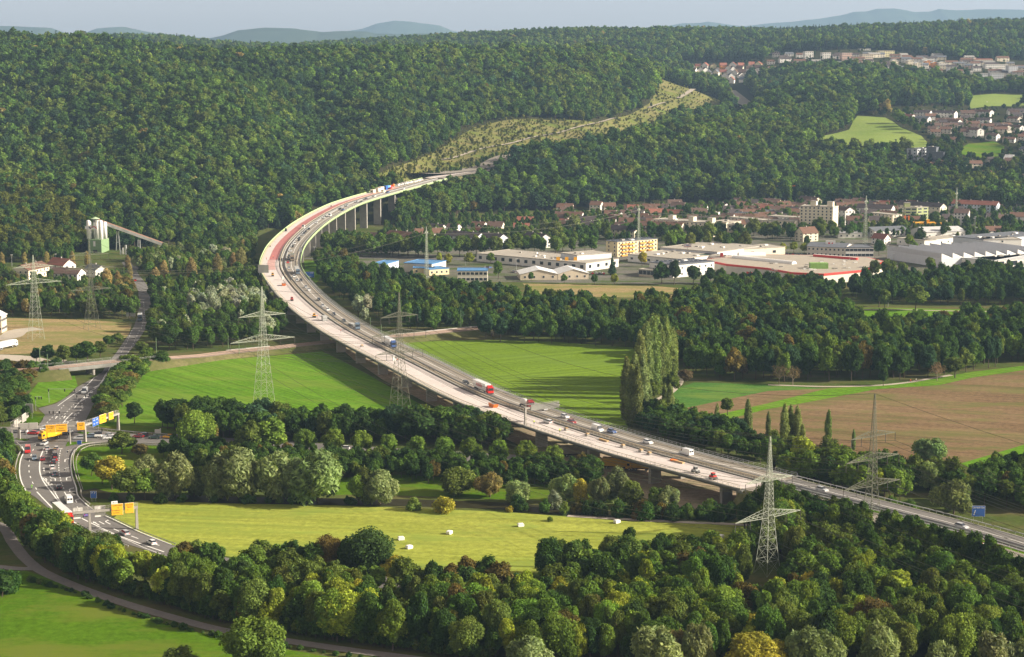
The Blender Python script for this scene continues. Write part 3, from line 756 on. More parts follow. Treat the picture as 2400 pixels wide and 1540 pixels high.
def belts():
 g = np.random.default_rng(11)
 def fill(poly, sp, hr, mix, place, kind='broadleaf_tree', proto='near', holes=(), wf=(0.60, 0.98), drape=False):
  X, Y, px, py = scatter(poly, sp, g, drape, holes)
  for a, b in zip(X, Y):
   plant(kind, proto, a, b, g.uniform(*hr), pick(g, mix), place, g.uniform(*wf))
 # foreground belt between farm track and slip road
 fill([(-280, 1110), (10, 1140), (25, 1185), (62, 1240), (140, 1290), (230, 1330), (300, 1345), (330, 1410), (260, 1388), (160, 1351), (95, 1316), (45, 1272), (5, 1222), (-280, 1170)], 4.2, (9, 13.5), MIX_BELT, 'in the belt between the farm track and the slip road')
 fill([(290, 1350), (420, 1388), (700, 1418), (1000, 1436), (1300, 1448), (1700, 1450), (2100, 1442), (2720, 1428), (2720, 1572), (1250, 1568), (1120, 1555), (950, 1529), (800, 1508), (640, 1485), (520, 1463), (400, 1430)], 4.5, (7.5, 13.5), MIX_BELT, 'in the wide foreground wood', holes=[LOWR])
 fill([(430, 1352), (560, 1352), (800, 1383), (1000, 1396), (1300, 1396), (1550, 1385), (1700, 1365), (1700, 1400), (1550, 1410), (1250, 1405), (1000, 1400), (700, 1385)], 4.6, (7, 11), MIX_BELT, 'on the strip between the two carriageways')
 fill([(400, 1290), (440, 1292), (560, 1312), (700, 1335), (640, 1330), (520, 1318)], 4.6, (7, 11), MIX_BELT, 'at the lower edge of the mown meadow', holes=[SLIP])
 fill([(1270, 1355), (1330, 1342), (1450, 1335), (1600, 1322), (1760, 1300), (1860, 1262), (1920, 1215), (2010, 1215), (2110, 1225), (2200, 1255), (2270, 1290), (2330, 1330), (2720, 1335), (2720, 1425), (2100, 1415), (1700, 1415), (1550, 1408), (1400, 1395)], 4.4, (7, 12.5), MIX_BELT, 'on the wooded slope around the two right pylons', holes=[PYL6])
 fill([(1800, 1300), (1850, 1235), (1960, 1225), (2060, 1235), (2180, 1270), (2290, 1305), (2300, 1330), (2100, 1300), (1900, 1290)], 4.2, (12, 16), MIX_BELT, 'beside the embankment at the end of the viaduct')
 # single larger trees in front of the mown meadow
 for x, y, h, t, w in ((430, 1335, 9, 'rust', 1), (455, 1330, 8.5, 'olive', .9), (495, 1338, 9, 'mid', 1), (610, 1345, 11, 'olive', 1.1), (650, 1343, 9, 'fresh', 1), (683, 1352, 11, 'dark', .95), (737, 1355, 10, 'mid', .9),
                          (772, 1352, 12, 'rust', .8), (815, 1358, 12.5, 'dark', .9), (862, 1360, 14, 'dark', 1.15), (925, 1370, 9, 'gold', 1), (1100, 1385, 10.5, 'rust', .8), (1140, 1385, 10.5, 'mid', .9), (1290, 1368, 13, 'dark', .8), (1345, 1370, 14, 'mid', 1.05), (1400, 1365, 10, 'mid', 1.1), (1460, 1360, 12, 'dark', .9), (1500, 1350, 10, 'mid', 1), (1560, 1342, 10, 'dark', 1), (1610, 1335, 10, 'olive', 1),
                          (1238, 1470, 11, 'lime', .8), (1430, 1465, 13, 'lime', .75), (1458, 1480, 12, 'lime', .7), (1562, 1440, 11, 'fresh', 1.0), (1625, 1445, 9, 'lime', .8), (1880, 1390, 11, 'fresh', .9), (1950, 1395, 12, 'fresh', 1.1), (2085, 1420, 9, 'lime', 1.1), (1945, 1450, 10, 'lime', .6), (1808, 1460, 12, 'lime', .8), (737, 1440, 11, 'lime', .6), (787, 1440, 11, 'fresh', .7), (843, 1455, 11, 'gold', .8), (870, 1455, 10, 'fresh', .8)):
  q = at(x, y); plant('broadleaf_tree', 'near', q[0], q[1], h, t, 'standing out of the foreground wood', w)
 # right of the near motorway
 fill([(1840, 1100), (1960, 1116), (2100, 1130), (2260, 1136), (2720, 1135), (2720, 1215), (2380, 1205), (2260, 1180), (2190, 1160), (2100, 1140), (1980, 1120), (1880, 1100)], 6.0, (8, 11.5), dict(olive=4, fresh=5, lime=1.5, mid=4, dark=3, rust=.3), 'between the motorway and the ploughed field')
 fill([(1790, 1085), (1900, 1105), (2010, 1125), (2130, 1150), (2110, 1185), (1990, 1165), (1880, 1142), (1780, 1118)], 4.8, (10, 14), dict(olive=4, fresh=5, lime=1.5, mid=4, dark=3), 'close behind the motorway fence below the poplars')
 fill([(2300, 1122), (2720, 1100), (2720, 1150), (2330, 1145)], 6, (9, 12), MIX_DARK, 'between the motorway and the ploughed field')
 fill([(1505, 985), (1560, 975), (1640, 1002), (1730, 1035), (1745, 1060), (1830, 1078), (1800, 1095), (1700, 1072), (1600, 1050), (1500, 1022)], 5.5, (8, 11), MIX_DARK, 'below the poplars beside the motorway')
 # mid belt south of the young-grass field
 fill([(375, 1000), (520, 1000), (640, 1012), (820, 1015), (1010, 1018), (1130, 1000), (1190, 1030), (1180, 1060), (1000, 1045), (800, 1040), (600, 1035), (420, 1025)], 5.2, (9, 13.5), MIX_DARK, 'between the junction road and the grass field')
 fill([(380, 1072), (450, 1052), (600, 1068), (760, 1085), (900, 1092), (1150, 1105), (1400, 1118), (1420, 1150), (1200, 1145), (900, 1130), (700, 1125), (520, 1120), (470, 1100)], 5.0, (6.0, 9), dict(dark=6, mid=4, olive=1, rust=.5), 'in the dark thicket below the avenue')
 for x, y, h, t, w in ((315, 993, 10, 'dark', 1), (415, 1000, 11, 'dark', 1.1), (470, 1000, 13, 'dark', 1.2), (510, 1004, 12, 'mid', 1), (560, 1010, 12, 'dark', 1), (463, 1062, 16, 'fresh', .9), (500, 1050, 10, 'rust', .8), (585, 1072, 15, 'olive', .8), (640, 1070, 15, 'fresh', 1.1), (660, 1015, 12, 'olive', 1), (700, 1018, 12, 'dark', 1), (805, 1020, 12, 'dark', .9), (965, 1040, 16, 'dark', 1.1), (1040, 1030, 14, 'mid', 1), (1085, 1040, 12, 'olive', 1), (1140, 1040, 12, 'olive', 1),
                          (285, 1065, 9, 'olive', 1.3), (330, 1075, 6, 'rust', 1.2), (262, 1148, 11, 'gold', 1), (215, 1115, 8, 'mid', 1), (240, 1135, 9, 'fresh', .9), (300, 1172, 11, 'olive', 1), (340, 1172, 11, 'fresh', 1), (840, 1182, 10, 'fresh', .8)):
  q = at(x, y); plant('broadleaf_tree', 'near', q[0], q[1], h, t, 'near the river west of the viaduct', w)
 for x, y, h, t, w in ((410, 1168, 14, 'willow', .95), (455, 1165, 9, 'willow', 1), (345, 1140, 10, 'willow', 1), (515, 1170, 14, 'willow', .9), (560, 1172, 16, 'willow', 1.05), (650, 1172, 15, 'willow', 1.05), (690, 1172, 13, 'willow', .9), (745, 1180, 16, 'willow', 1.15), (890, 1182, 10.5, 'willow', 1.1), (855, 1180, 11, 'olive', .8), (1070, 1160, 8.5, 'olive', 1.5), (1148, 1166, 8, 'tan', 1.1), (1215, 1180, 7, 'willow', 1.2), (1325, 1178, 9, 'willow', .9), (1360, 1180, 7.5, 'gold', .7), (1405, 1185, 9, 'willow', .7), (1445, 1175, 10.5, 'willow', .8), (1480, 1190, 8, 'olive', 1), (1540, 1195, 7, 'olive', 1), (1570, 1200, 8, 'willow', .9), (1300, 1195, 6, 'silver', .8),
                          (2235, 1205, 10.5, 'willow', 1.25), (2178, 1090, 9.5, 'willow', 1.2), (2175, 1150, 9, 'willow', .9), (1240, 1600, 10, 'willow', 1.1), (1540, 1590, 12, 'willow', 1.1), (1590, 1585, 11, 'tan', .7), (1630, 1590, 13, 'willow', .7), (1900, 1600, 13, 'willow', .9), (2060, 1588, 12, 'willow', .85), (2200, 1600, 9, 'willow', .9), (2330, 1605, 12, 'willow', .8), (2400, 1600, 10, 'willow', .9), (2500, 1160, 10, 'willow', 1), (2310, 1160, 8, 'willow', .8)):
  q = at(x, y); plant('willow_tree', 'willow', q[0], q[1], h, t, 'on the river bank' if y < 1300 else 'at the bottom edge of the foreground wood', w)
 # golden and round trees low in the picture
 for x, y, h, t, w in ((592, 1592, 15, 'fresh', 1.15), (425, 1590, 7.5, 'olive', 1.2), (1775, 1598, 11.5, 'gold', 1.25), (5, 1400, 7, 'dark', 1), (0, 1210, 12, 'lime', 1.2), (22, 1190, 9, 'olive', 1.1), (380, 1600, 6, 'gold', 1)):
  q = at(x, y); plant('broadleaf_tree', 'near', q[0], q[1], h, t, 'low in the foreground by the meadow', w)
 # avenue of round trees
 for x, y in ((715.5, 1032), (783, 1034), (848.6, 1034), (911, 1039), (976.6, 1044), (1040.7, 1046), (1102, 1050), (1167.5, 1056), (1234, 1062.6), (1298, 1069), (1364.5, 1070)):
  q = at(x, y + 34); plant('avenue_tree', 'avenue', q[0], q[1], g.uniform(8.8, 9.8), 'fresh', 'of the avenue running under the viaduct', g.uniform(.95, 1.05))
 # dark hedge along the river east part
 fill([(1180, 1192), (1300, 1200), (1400, 1206), (1500, 1212), (1640, 1212), (1720, 1200), (1740, 1215), (1680, 1224), (1500, 1218), (1300, 1207)], 3.6, (3.5, 5.5), dict(dark=5, mid=3, rust=1.2, olive=1), 'in the riverside thicket', 'shrub', 'shrub')
 fill([(215, 1168), (300, 1176), (600, 1176), (850, 1182), (850, 1186), (560, 1180), (300, 1180)], 4, (2, 4), dict(dark=3, mid=3, olive=2), 'on the river bank', 'shrub', 'shrub')
 for x, y, h, t in ((970, 1195, 4, 'olive'), (1042, 1200, 5, 'gold'), (1290, 1222, 1.5, 'fresh'), (1195, 1200, 2, 'gold'), (15, 1385, 6, 'dark')):
  q = at(x, y); plant('shrub', 'shrub', q[0], q[1], h, t, 'at the upper edge of the mown meadow', 1)
 # hedge along the farm track
 for s in np.linspace(0, 1, 46):
  x = np.interp(s, [0, .2, .5, .8, 1], [70, 180, 400, 680, 930]); y = np.interp(x, [70, 180, 260, 400, 520, 640, 800, 930], [1362, 1390, 1425, 1467, 1496, 1514, 1537, 1556])
  q = at(x + g.uniform(-4, 4), y + g.uniform(-1, 1)); plant('shrub', 'shrub', q[0], q[1], g.uniform(.6, 1.5), pick(g, dict(dark=3, mid=3, olive=2)), 'in the low hedge along the farm track', g.uniform(.9, 1.4))
 # scrub beside the road down from the railway bridge
 fill([(345, 850), (362, 862), (335, 880), (318, 905), (300, 940), (283, 965), (255, 995), (222, 985), (232, 950), (252, 915), (275, 885), (296, 862)], 5, (4.5, 7.5), dict(olive=4, mid=3, fresh=3, rust=1), 'on the slope beside the dual road', wf=(1, 1.4))
 fill([(-280, 875), (20, 872), (60, 880), (100, 868), (160, 868), (130, 880), (70, 905), (50, 950), (80, 985), (20, 1000), (-280, 1000)], 5, (4.5, 8), dict(olive=4, dark=4, mid=3, rust=1), 'left of the junction', wf=(1, 1.3))
 fill([(-280, 1045), (20, 1050), (30, 1090), (20, 1130), (-280, 1120)], 5, (8, 11), MIX_DARK, 'left of the slip road')
 # around the yard and waste ground
 for x, y, h, t, w in ((110, 852, 9.5, 'dark', 1.2), (85, 850, 8, 'dark', 1), (150, 855, 10.5, 'olive', 1.1), (180, 852, 10, 'mid', 1.1), (205, 850, 12, 'mid', 1.2), (235, 838, 9, 'olive', 1.2), (255, 812, 6, 'mid', 1.2), (275, 805, 6, 'olive', 1.2), (320, 875, 8, 'olive', 1.3), (345, 858, 10, 'fresh', 1.3), (380, 860, 7.5, 'mid', 1.2), (450, 812, 6, 'rust', 1), (330, 830, 7, 'olive', 1.1)):
  q = at(x, y); plant('broadleaf_tree', 'near', q[0], q[1], h, t, 'beside the railway line', w)
 fill([(-280, 690), (60, 700), (180, 700), (300, 690), (322, 735), (315, 752), (200, 748), (60, 744), (-280, 748)], 8, (9, 14), dict(olive=4, mid=4, dark=2, rust=1, tan=.6), 'behind the waste ground', proto='mid')
 fill([(-280, 640), (10, 640), (30, 655), (220, 668), (300, 640), (310, 670), (180, 695), (-280, 690)], 9, (6, 9), dict(olive=4, mid=4, dark=3, rust=1), 'among the houses below the silo', proto='mid')
 # poplars turning gold
 for x, y, h in ((252, 690, 21), (278, 695, 20), (305, 655, 13), (365, 685, 20), (385, 660, 18), (450, 662, 21), (510, 655, 22), (565, 650, 26), (548, 640, 18), (570, 600, 16), (5, 625, 13), (58, 622, 12), (110, 620, 12), (170, 622, 13), (205, 625, 14), (300, 635, 14), (330, 632, 12)):
  q = at(x, y); plant('poplar_tree', 'poplar', q[0], q[1], h * .8, 'tan', 'turning gold near the silo', 1.7)
 fill([(355, 690), (420, 680), (520, 670), (600, 640), (640, 680), (660, 730), (690, 770), (640, 805), (500, 818), (380, 825), (352, 800)], 8, (9, 14), dict(dark=4, mid=5, olive=3, fresh=1, silver=.5), 'left of the viaduct bend', proto='mid')
 fill([(430, 745), (480, 735), (560, 725), (610, 720), (620, 745), (560, 755), (470, 760)], 8, (13, 17), dict(silver=5, willow=1), 'silvery and left of the viaduct bend', 'white_poplar', 'mid')
 for x, y, h in ((365, 630, 10), (400, 640, 12), (420, 635, 12), (480, 620, 13), (500, 615, 14), (530, 620, 14), (465, 700, 12), (840, 745, 14), (862, 740, 12), (855, 760, 10), (540, 700, 14)):
  q = at(x, y); plant('white_poplar', 'mid', q[0], q[1], h, 'silver', 'with silvery leaves beside the viaduct', 1)
 q = at(458, 720); plant('bare_tree', 'bare', q[0], q[1], 11, 'silver', 'with a pale branching trunk left of the viaduct', 1)
 fill([(310, 625), (340, 650), (420, 655), (520, 645), (600, 610), (600, 575), (500, 590), (400, 600), (300, 610)], 8.5, (8, 13), dict(mid=4, olive=5, dark=2, willow=2, fresh=2), 'at the foot of the wooded hill', proto='mid')
 fill([(-280, 606), (60, 603), (170, 600), (175, 614), (60, 616), (-280, 618)], 7.5, (9, 15), dict(mid=5, dark=3, olive=3), 'at the foot of the wooded hill', proto='mid')
 fill([(410, 586), (560, 556), (600, 560), (590, 600), (440, 606)], 7.5, (9, 15), dict(mid=5, dark=3, olive=3), 'at the foot of the wooded hill', proto='mid')
 # wood between the viaduct, the railway and the town
 fill([(745, 650), (800, 640), (870, 655), (960, 672), (1080, 700), (1200, 715), (1400, 735), (1500, 745), (1500, 775), (1350, 790), (1180, 783), (1100, 775), (1000, 782), (950, 778), (890, 755), (830, 720), (775, 690)], 8.2, (10, 15), MIX_WOOD, 'right of the viaduct', proto='mid')
 fill([(1125, 800), (1300, 806), (1490, 822), (1495, 790), (1350, 780), (1150, 775)], 8.2, (11, 15), MIX_DARK, 'behind the grass field', proto='mid')
 fill([(740, 560), (850, 575), (960, 590), (1020, 600), (900, 603), (740, 603), (715, 590)], 8.5, (10, 14), MIX_WOOD, 'below the viaduct bend', proto='mid')
 fill([(730, 620), (800, 612), (850, 640), (760, 645)], 9, (10, 14), dict(mid=4, rust=1, olive=2), 'below the viaduct bend', proto='mid')
 # big wood on the right
 fill([(1500, 735), (1660, 715), (1960, 745), (2040, 790), (2150, 790), (2250, 790), (2350, 775), (2720, 770), (2720, 845), (2400, 850), (2330, 862), (2270, 872), (2160, 886), (2060, 896), (1800, 898), (1630, 890), (1590, 868), (1500, 832)], 8.4, (12, 17), MIX_WOOD, 'in the wood behind the ploughed field', proto='mid')
 fill([(1640, 690), (1760, 680), (1960, 690), (2060, 712), (2300, 718), (2720, 720), (2720, 668), (2330, 655), (2200, 665), (2060, 680), (1960, 690), (1960, 740), (1660, 712)], 8.4, (11, 15.5), MIX_DARK, 'in the wood below the shopping hall', proto='mid')
 fill([(2200, 745), (2300, 758), (2400, 740), (2720, 740), (2720, 770), (2300, 775)], 8, (9, 13), MIX_WOOD, 'beyond the park lawn', proto='mid')
 for x, y, h, t, w in ((2145, 728, 16, 'olive', 1.25), (2073, 727, 13, 'olive', .9), (2060, 720, 13, 'dark', 1), (2210, 768, 9, 'rust', 1.2), (2245, 768, 9, 'rust', 1), (1605, 898, 6, 'bare', 1.2), (1690, 890, 10, 'mid', .9), (1740, 888, 9, 'bare', 1), (2238, 886, 11, 'olive', 1.3), (2070, 905, 9, 'dark', .8), (1705, 973, 7.5, 'olive', 1.1), (1535, 945, 11, 'olive', .8), (1575, 925, 11, 'olive', .8)):
  q = at(x, y); plant('broadleaf_tree', 'near', q[0], q[1], h, t, 'at the wood edge by the fields', w)
 for x, y, h in ((1826, 902, 9), (1858, 903, 8.5), (2196, 893, 8.5)):
  q = at(x, y); plant('bare_tree', 'bare', q[0], q[1], h, 'bare', 'thinning brown, at the wood edge', 1)
 # poplars
 for x, y, h in ((1468, 985, 26), (1480, 1000, 25), (1492, 1003, 26), (1503, 985, 27), (1515, 975, 22), (1486, 960, 24), (1500, 935, 30), (1515, 925, 32), (1530, 918, 33), (1545, 915, 30), (1558, 912, 30), (1572, 905, 26), (1525, 900, 30), (1540, 895, 30), (1560, 890, 29), (1510, 905, 28), (1575, 888, 24),
     (1558, 985, 15), (1570, 990, 16), (1752, 1030, 16), (1800, 1040, 12.5), (1838, 1050, 17), (1852, 1045, 16), (1868, 1048, 16), (1880, 1055, 10), (1940, 1045, 14), (1680, 1000, 9.5), (2000, 1055, 8)):
  q = at(x, y); plant('poplar_tree', 'poplar', q[0], q[1], h, 'poplar', 'beside the grass field right of the viaduct' if x < 1620 else 'in front of the ploughed field', .78 + g.uniform(0, .2))
 # town trees
 for k in range(46):
  x = 735 + k * 22.5 + g.uniform(-7, 7); y = np.interp(x, [735, 1000, 1450, 1800], [596, 602, 592, 585]) + g.uniform(-4, 4)
  if 1405 < x < 1560: continue
  q = at(x, y); plant('street_tree', 'mid', q[0], q[1], g.uniform(14, 19), pick(g, dict(olive=5, mid=4, fresh=3)), 'in the row between the town and its shopping halls', g.uniform(.85, 1.1))
 for x, y, h, t in ((1275, 560, 18, 'poplar'), (1345, 552, 17, 'poplar'), (1400, 548, 14, 'poplar'), (1030, 622, 10, 'lime'), (1050, 625, 10, 'lime'), (1100, 622, 9, 'lime'), (1168, 655, 14, 'fresh'), (1150, 620, 9, 'fresh'), (1435, 645, 14, 'blue'), (1505, 625, 12, 'gold'), (1440, 668, 8, 'lime'), (1550, 668, 16, 'dark'), (1580, 668, 17, 'dark'), (1625, 665, 13, 'dark'), (1665, 665, 12, 'dark'), (1690, 668, 11, 'mid'), (1245, 660, 7, 'mid'), (1322, 665, 7, 'mid'), (1393, 668, 7, 'mid'),
                       (2060, 600, 12, 'dark'), (2155, 575, 12, 'dark'), (2185, 535, 15, 'dark'), (1975, 595, 9, 'dark'), (2115, 545, 12, 'olive'), (2075, 545, 13, 'olive'), (1890, 580, 10, 'dark'), (1852, 565, 12, 'dark'), (1810, 560, 13, 'olive'), (1920, 555, 16, 'olive'), (2210, 560, 13, 'dark'), (2330, 530, 15, 'mid'), (2370, 535, 14, 'dark'), (2400, 560, 12, 'dark'), (2300, 535, 10, 'mid'), (2140, 590, 10, 'olive'), (2130, 580, 10, 'lime'), (2245, 555, 9, 'dark'), (1885, 595, 8, 'lime'), (1860, 592, 9, 'lime'), (1835, 595, 9, 'lime'), (2060, 565, 8, 'dark'), (2000, 530, 13, 'dark'), (1940, 510, 14, 'olive'),
                       (2050, 652, 12, 'olive'), (2080, 650, 12, 'olive'), (2115, 650, 11, 'olive'), (2180, 640, 12, 'olive'), (2240, 655, 11, 'olive'), (2270, 655, 12, 'olive'), (2300, 655, 11, 'olive'), (2330, 658, 12, 'olive'), (2360, 660, 12, 'olive'), (2195, 480, 22, 'blue')):
  q = at(x, y); plant('street_tree', 'mid' if t != 'blue' else 'spruce', q[0], q[1], h, t, 'among the town buildings', g.uniform(.85, 1.15))
 for k in range(34):
  x = 900 + k * 33 + g.uniform(-9, 9); y = np.interp(x, [900, 1400, 2000], [580, 566, 552]) + g.uniform(-7, 7)
  q = at(x, y); plant('street_tree', 'mid', q[0], q[1], g.uniform(12, 17), pick(g, dict(olive=5, mid=4, dark=3)), 'in the second row through the town', g.uniform(.9, 1.15))
 # gardens between the houses: small trees
 fill([(900, 520), (1100, 512), (1400, 505), (1600, 492), (1800, 480), (2100, 470), (2450, 470), (2450, 560), (2100, 560), (1800, 560), (1600, 570), (1400, 575), (1000, 590), (900, 560)], 11, (6, 11), dict(mid=4, olive=4, dark=4, fresh=1), 'in the gardens of the town', proto='mid', kind='garden_tree')
CLR = [(850, 432), (905, 402), (960, 382), (1010, 362), (1060, 330), (1110, 300), (1180, 284), (1250, 280), (1330, 283), (1400, 290), (1470, 272), (1520, 245), (1545, 205), (1550, 180), (1590, 185), (1620, 195), (1660, 215), (1690, 240), (1704, 262), (1690, 275), (1600, 285), (1560, 300), (1480, 335), (1380, 380), (1250, 410), (1100, 440), (1000, 440), (930, 446)]
HM1 = [(1905, 330), (1985, 305), (2005, 268), (2080, 275), (2110, 298), (2160, 318), (2190, 342), (2160, 362), (2060, 368), (1990, 368), (1940, 355)]
SUB = [(2060, 262), (2110, 250), (2300, 256), (2450, 256), (2450, 450), (2230, 440), (2150, 425), (2105, 385), (2130, 362), (2185, 350), (2160, 315), (2115, 295), (2075, 272)]
HM2 = [(2262, 226), (2330, 219), (2460, 219), (2460, 254), (2275, 258)]
FTOWN = [(1595, 148), (1640, 148), (1700, 146), (1800, 145), (1790, 128), (1870, 120), (2000, 116), (2120, 118), (2160, 135), (2250, 140), (2400, 142), (2720, 145), (2720, 212), (2330, 210), (2200, 196), (2000, 172), (1830, 172), (1790, 182), (1760, 205), (1640, 200), (1600, 165)]
VIAD = [(600, 650), (640, 545), (760, 470), (880, 430), (1000, 412), (1005, 445), (870, 500), (780, 560), (735, 600), (700, 650)]
def hill_wood():
 g = np.random.default_rng(21)
 pts = []
 for Y0, Y1, s in ((1180, 1700, 7.4), (1700, 2300, 8.0), (2300, 2900, 9.5), (2900, 4700, 13)):
  gy = np.arange(Y0, Y1, s * .87)
  for r, Y in enumerate(gy):
   gx = np.arange(-.37 * Y, .37 * Y, s) + (r % 2) * s / 2
   pts.append(np.stack([gx + g.uniform(-.36, .36, len(gx)) * s, Y + g.uniform(-.36, .36, len(gx)) * s, np.full(len(gx), s)], -1))
 P = np.concatenate(pts)
 X, Y, S = P.T
 z = tz(X, Y)
 k = z > 1.2
 X, Y, S, z = X[k], Y[k], S[k], z[k]
 px, py = proj(X, Y, z)
 ok = np.ones(len(X), bool)
 ok &= ~(in_poly(px, py, CLR) & (Y > np.interp(px, [900, 1000, 1100, 1200, 1300, 1400, 1500, 1600, 1700], [1690, 1770, 1835, 1865, 1895, 1925, 1985, 2075, 2215])) & (Y < 2700))
 ok &= ~(in_poly(px, py, HM1) & (Y > 1900) & (Y < 2420))
 ok &= ~(in_poly(px, py, SUB) & (Y > 1700) & (Y < 2560))
 ok &= ~(in_poly(px, py, HM2) & (Y > 2450) & (Y < 2800))
 ok &= ~(in_poly(px, py, FTOWN) & (Y > 2640) & (Y < 3250))
 ok &= ~(in_poly(px, py, VIAD) & (Y < 1600) & (X > -185) & (X < -60))
 # the motorway cutting behind the spur
 RX = np.array([-91, -20, 60, 150, 250, 320, 346, 360, 365]); RY = np.array([1744, 1850, 2000, 2150, 2300, 2430, 2560, 2800, 2950])
 ok &= ~((np.abs(X - np.interp(Y, RY, RX)) < 24) & (Y > 1700) & (Y < 2950))
 # the viaduct's own strip
 for i in range(len(CL)):
  pass
 D = np.full(len(X), 1e9)
 for c in CL[::4]:
  D = np.minimum(D, np.hypot(X - c[0], Y - c[1]))
 ok &= D > 21
 # out of sight behind a nearer crest
 ang = (_ZZ - H) / _YY                                            # elevation seen from the camera
 run = np.maximum.accumulate(ang, axis=0)
 fu = np.clip((X / Y - U0) / (U1 - U0) * (NU - 1), 0, NU - 1).astype(int)
 fy = np.clip(np.log(Y / 250) / math.log(36) * (NYG - 1), 0, NYG - 1).astype(int)
 ok &= (z + 22 - H) / Y > run[np.maximum(fy - 2, 0), fu] - 0.001
 X, Y, S, z, px, py = [a[ok] for a in (X, Y, S, z, px, py)]
 return X, Y, S, z, px, py
# ------------------------------------------------------------------ line of the viaduct
ZP = np.array([(300, 6.0), (420, 7.2), (500, 8.0), (900, 8.8), (1000, 10.0), (1100, 12.0), (1200, 14.2), (1300, 16.6), (1450, 20.4), (1600, 26.3), (1700, 30.6), (1760, 32.2), (1850, 35.0)])
def at_deck(x, y):
 z = 15.0
 for _ in range(25):
  q = at(x, y, z); z = .5 * z + .5 * np.interp(q[1], ZP[:, 0], ZP[:, 1])
 return at(x, y, z)
W = 26.6
LE = [(985, 419), (921, 437), (843.6, 457), (775.8, 477.1), (725.6, 501), (682.9, 526.1), (650.2, 552.4), (625.1, 577.5), (611.3, 605.2), (605.5, 627.8), (617.6, 650.4), (632.6, 673), (655.2, 700.6), (692.9, 735.7), (750.7, 777), (818.5, 814), (876.2, 842.9), (926.4, 869.3), (984.2, 901.9), (1052, 935.8), (1114.8, 962.2), (1200, 988.5), (1257.8, 1009.9), (1325.6, 1032.5), (1400.9, 1056.4), (1476.2, 1079), (1551.5, 1099.1), (1626.9, 1119.1), (1702.2, 1139.2)]
RE = [(2101, 1178.8), (2189, 1201.4), (2302, 1226.5), (2400, 1254), (2520, 1290), (2700, 1350)]
def make_line():
 P = [np.array([60, 1990, 41.0]), np.array([-28, 1850, 35.4])]
 P += [at_deck(*p) for p in LE]
 R_ = np.array([at_deck(*p) for p in RE])
 t = np.gradient(R_[:, :2], axis=0); t /= np.linalg.norm(t, axis=1)[:, None]
 # travelling towards the camera the left-picture side is the right-hand side of travel
 nL = np.stack([t[:, 1], -t[:, 0]], -1)
 R_[:, :2] += nL * W
 P = np.array(P + list(R_))
 seg = np.linalg.norm(np.diff(P[:, :2], axis=0), axis=1); s = np.concatenate([[0], np.cumsum(seg)])
 q = np.arange(0, s[-1], 2.5)
 D = np.stack([np.interp(q, s, P[:, i]) for i in range(3)], -1)
 k = np.exp(-np.linspace(-2.2, 2.2, 45) ** 2 / 2 * 1.4); k /= k.sum()
 pad = 22
 E = np.concatenate([D[0] - (D[1] - D[0]) * np.arange(pad, 0, -1)[:, None], D, D[-1] + (D[-1] - D[-2]) * np.arange(1, pad + 1)[:, None]])
 D = np.stack([np.convolve(E[:, i], k, 'valid') for i in range(3)], -1)
 return D
LEFT = make_line()
_t = np.gradient(LEFT[:, :2], axis=0); _t /= np.linalg.norm(_t, axis=1)[:, None]
NR = np.stack([-_t[:, 1], _t[:, 0]], -1)         # from the left edge across the deck
TG = _t
CL = np.c_[LEFT[:, :2] + NR * W / 2, LEFT[:, 2]]
def idx_near(X, Y):
 return int(np.argmin((CL[:, 0] - X) ** 2 + (CL[:, 1] - Y) ** 2))
I_FAR = int(np.argmin(np.abs(LEFT[:, 1] - 1735) + (LEFT[:, 0] > 0) * 1000))
_abut = at_deck(1735, 1150); I_NEAR = int(np.argmin((LEFT[:, 0] - _abut[0]) ** 2 + (LEFT[:, 1] - _abut[1]) ** 2))
N_ALL = len(LEFT)
print('deck', I_FAR, I_NEAR, N_ALL, LEFT[I_FAR], LEFT[I_NEAR])
def on_deck(i, off, dz=0.0):
 return np.array([LEFT[i, 0] + NR[i, 0] * off, LEFT[i, 1] + NR[i, 1] * off, LEFT[i, 2] + dz])
def sweep(mb_or_name, prof, i0, i1, mat, parent=None, closed=True, step=1):
 """profile of (offset, height) pairs carried along the deck line"""
 ids = np.arange(i0, i1 + 1, step); n = len(prof)
 V = np.array([[on_deck(i, o, z) for o, z in prof] for i in ids]).reshape(-1, 3)
 Q = []
 m = n if closed else n - 1
 for a in range(len(ids) - 1):
  for k in range(m):
   b = (k + 1) % n
   Q.append((a * n + k, a * n + b, (a + 1) * n + b, (a + 1) * n + k))
 me = np_mesh(mb_or_name, V, quads=np.array(Q), mats=[mat])
 return link(mb_or_name, me, parent)
def rail(name, off, i0, i1, h, mat, parent, post_step=1, nrails=2, r=.05, base=0.0, band=0.0):
 b = MB()
 ids = list(range(i0, i1 + 1, post_step))
 for i in ids:
  p = on_deck(i, off, base)
  b.bar(p, p + np.array([0, 0, h]), r * 1.3, mat)
 for k in range(nrails):
  zz = h * (1 - k * .42)
  for a, c in zip(ids[:-1], ids[1:]):
   b.bar(on_deck(a, off, base + zz), on_deck(c, off, base + zz), r if not (band and k == 0) else band, mat)
 return b.build(name, parent)
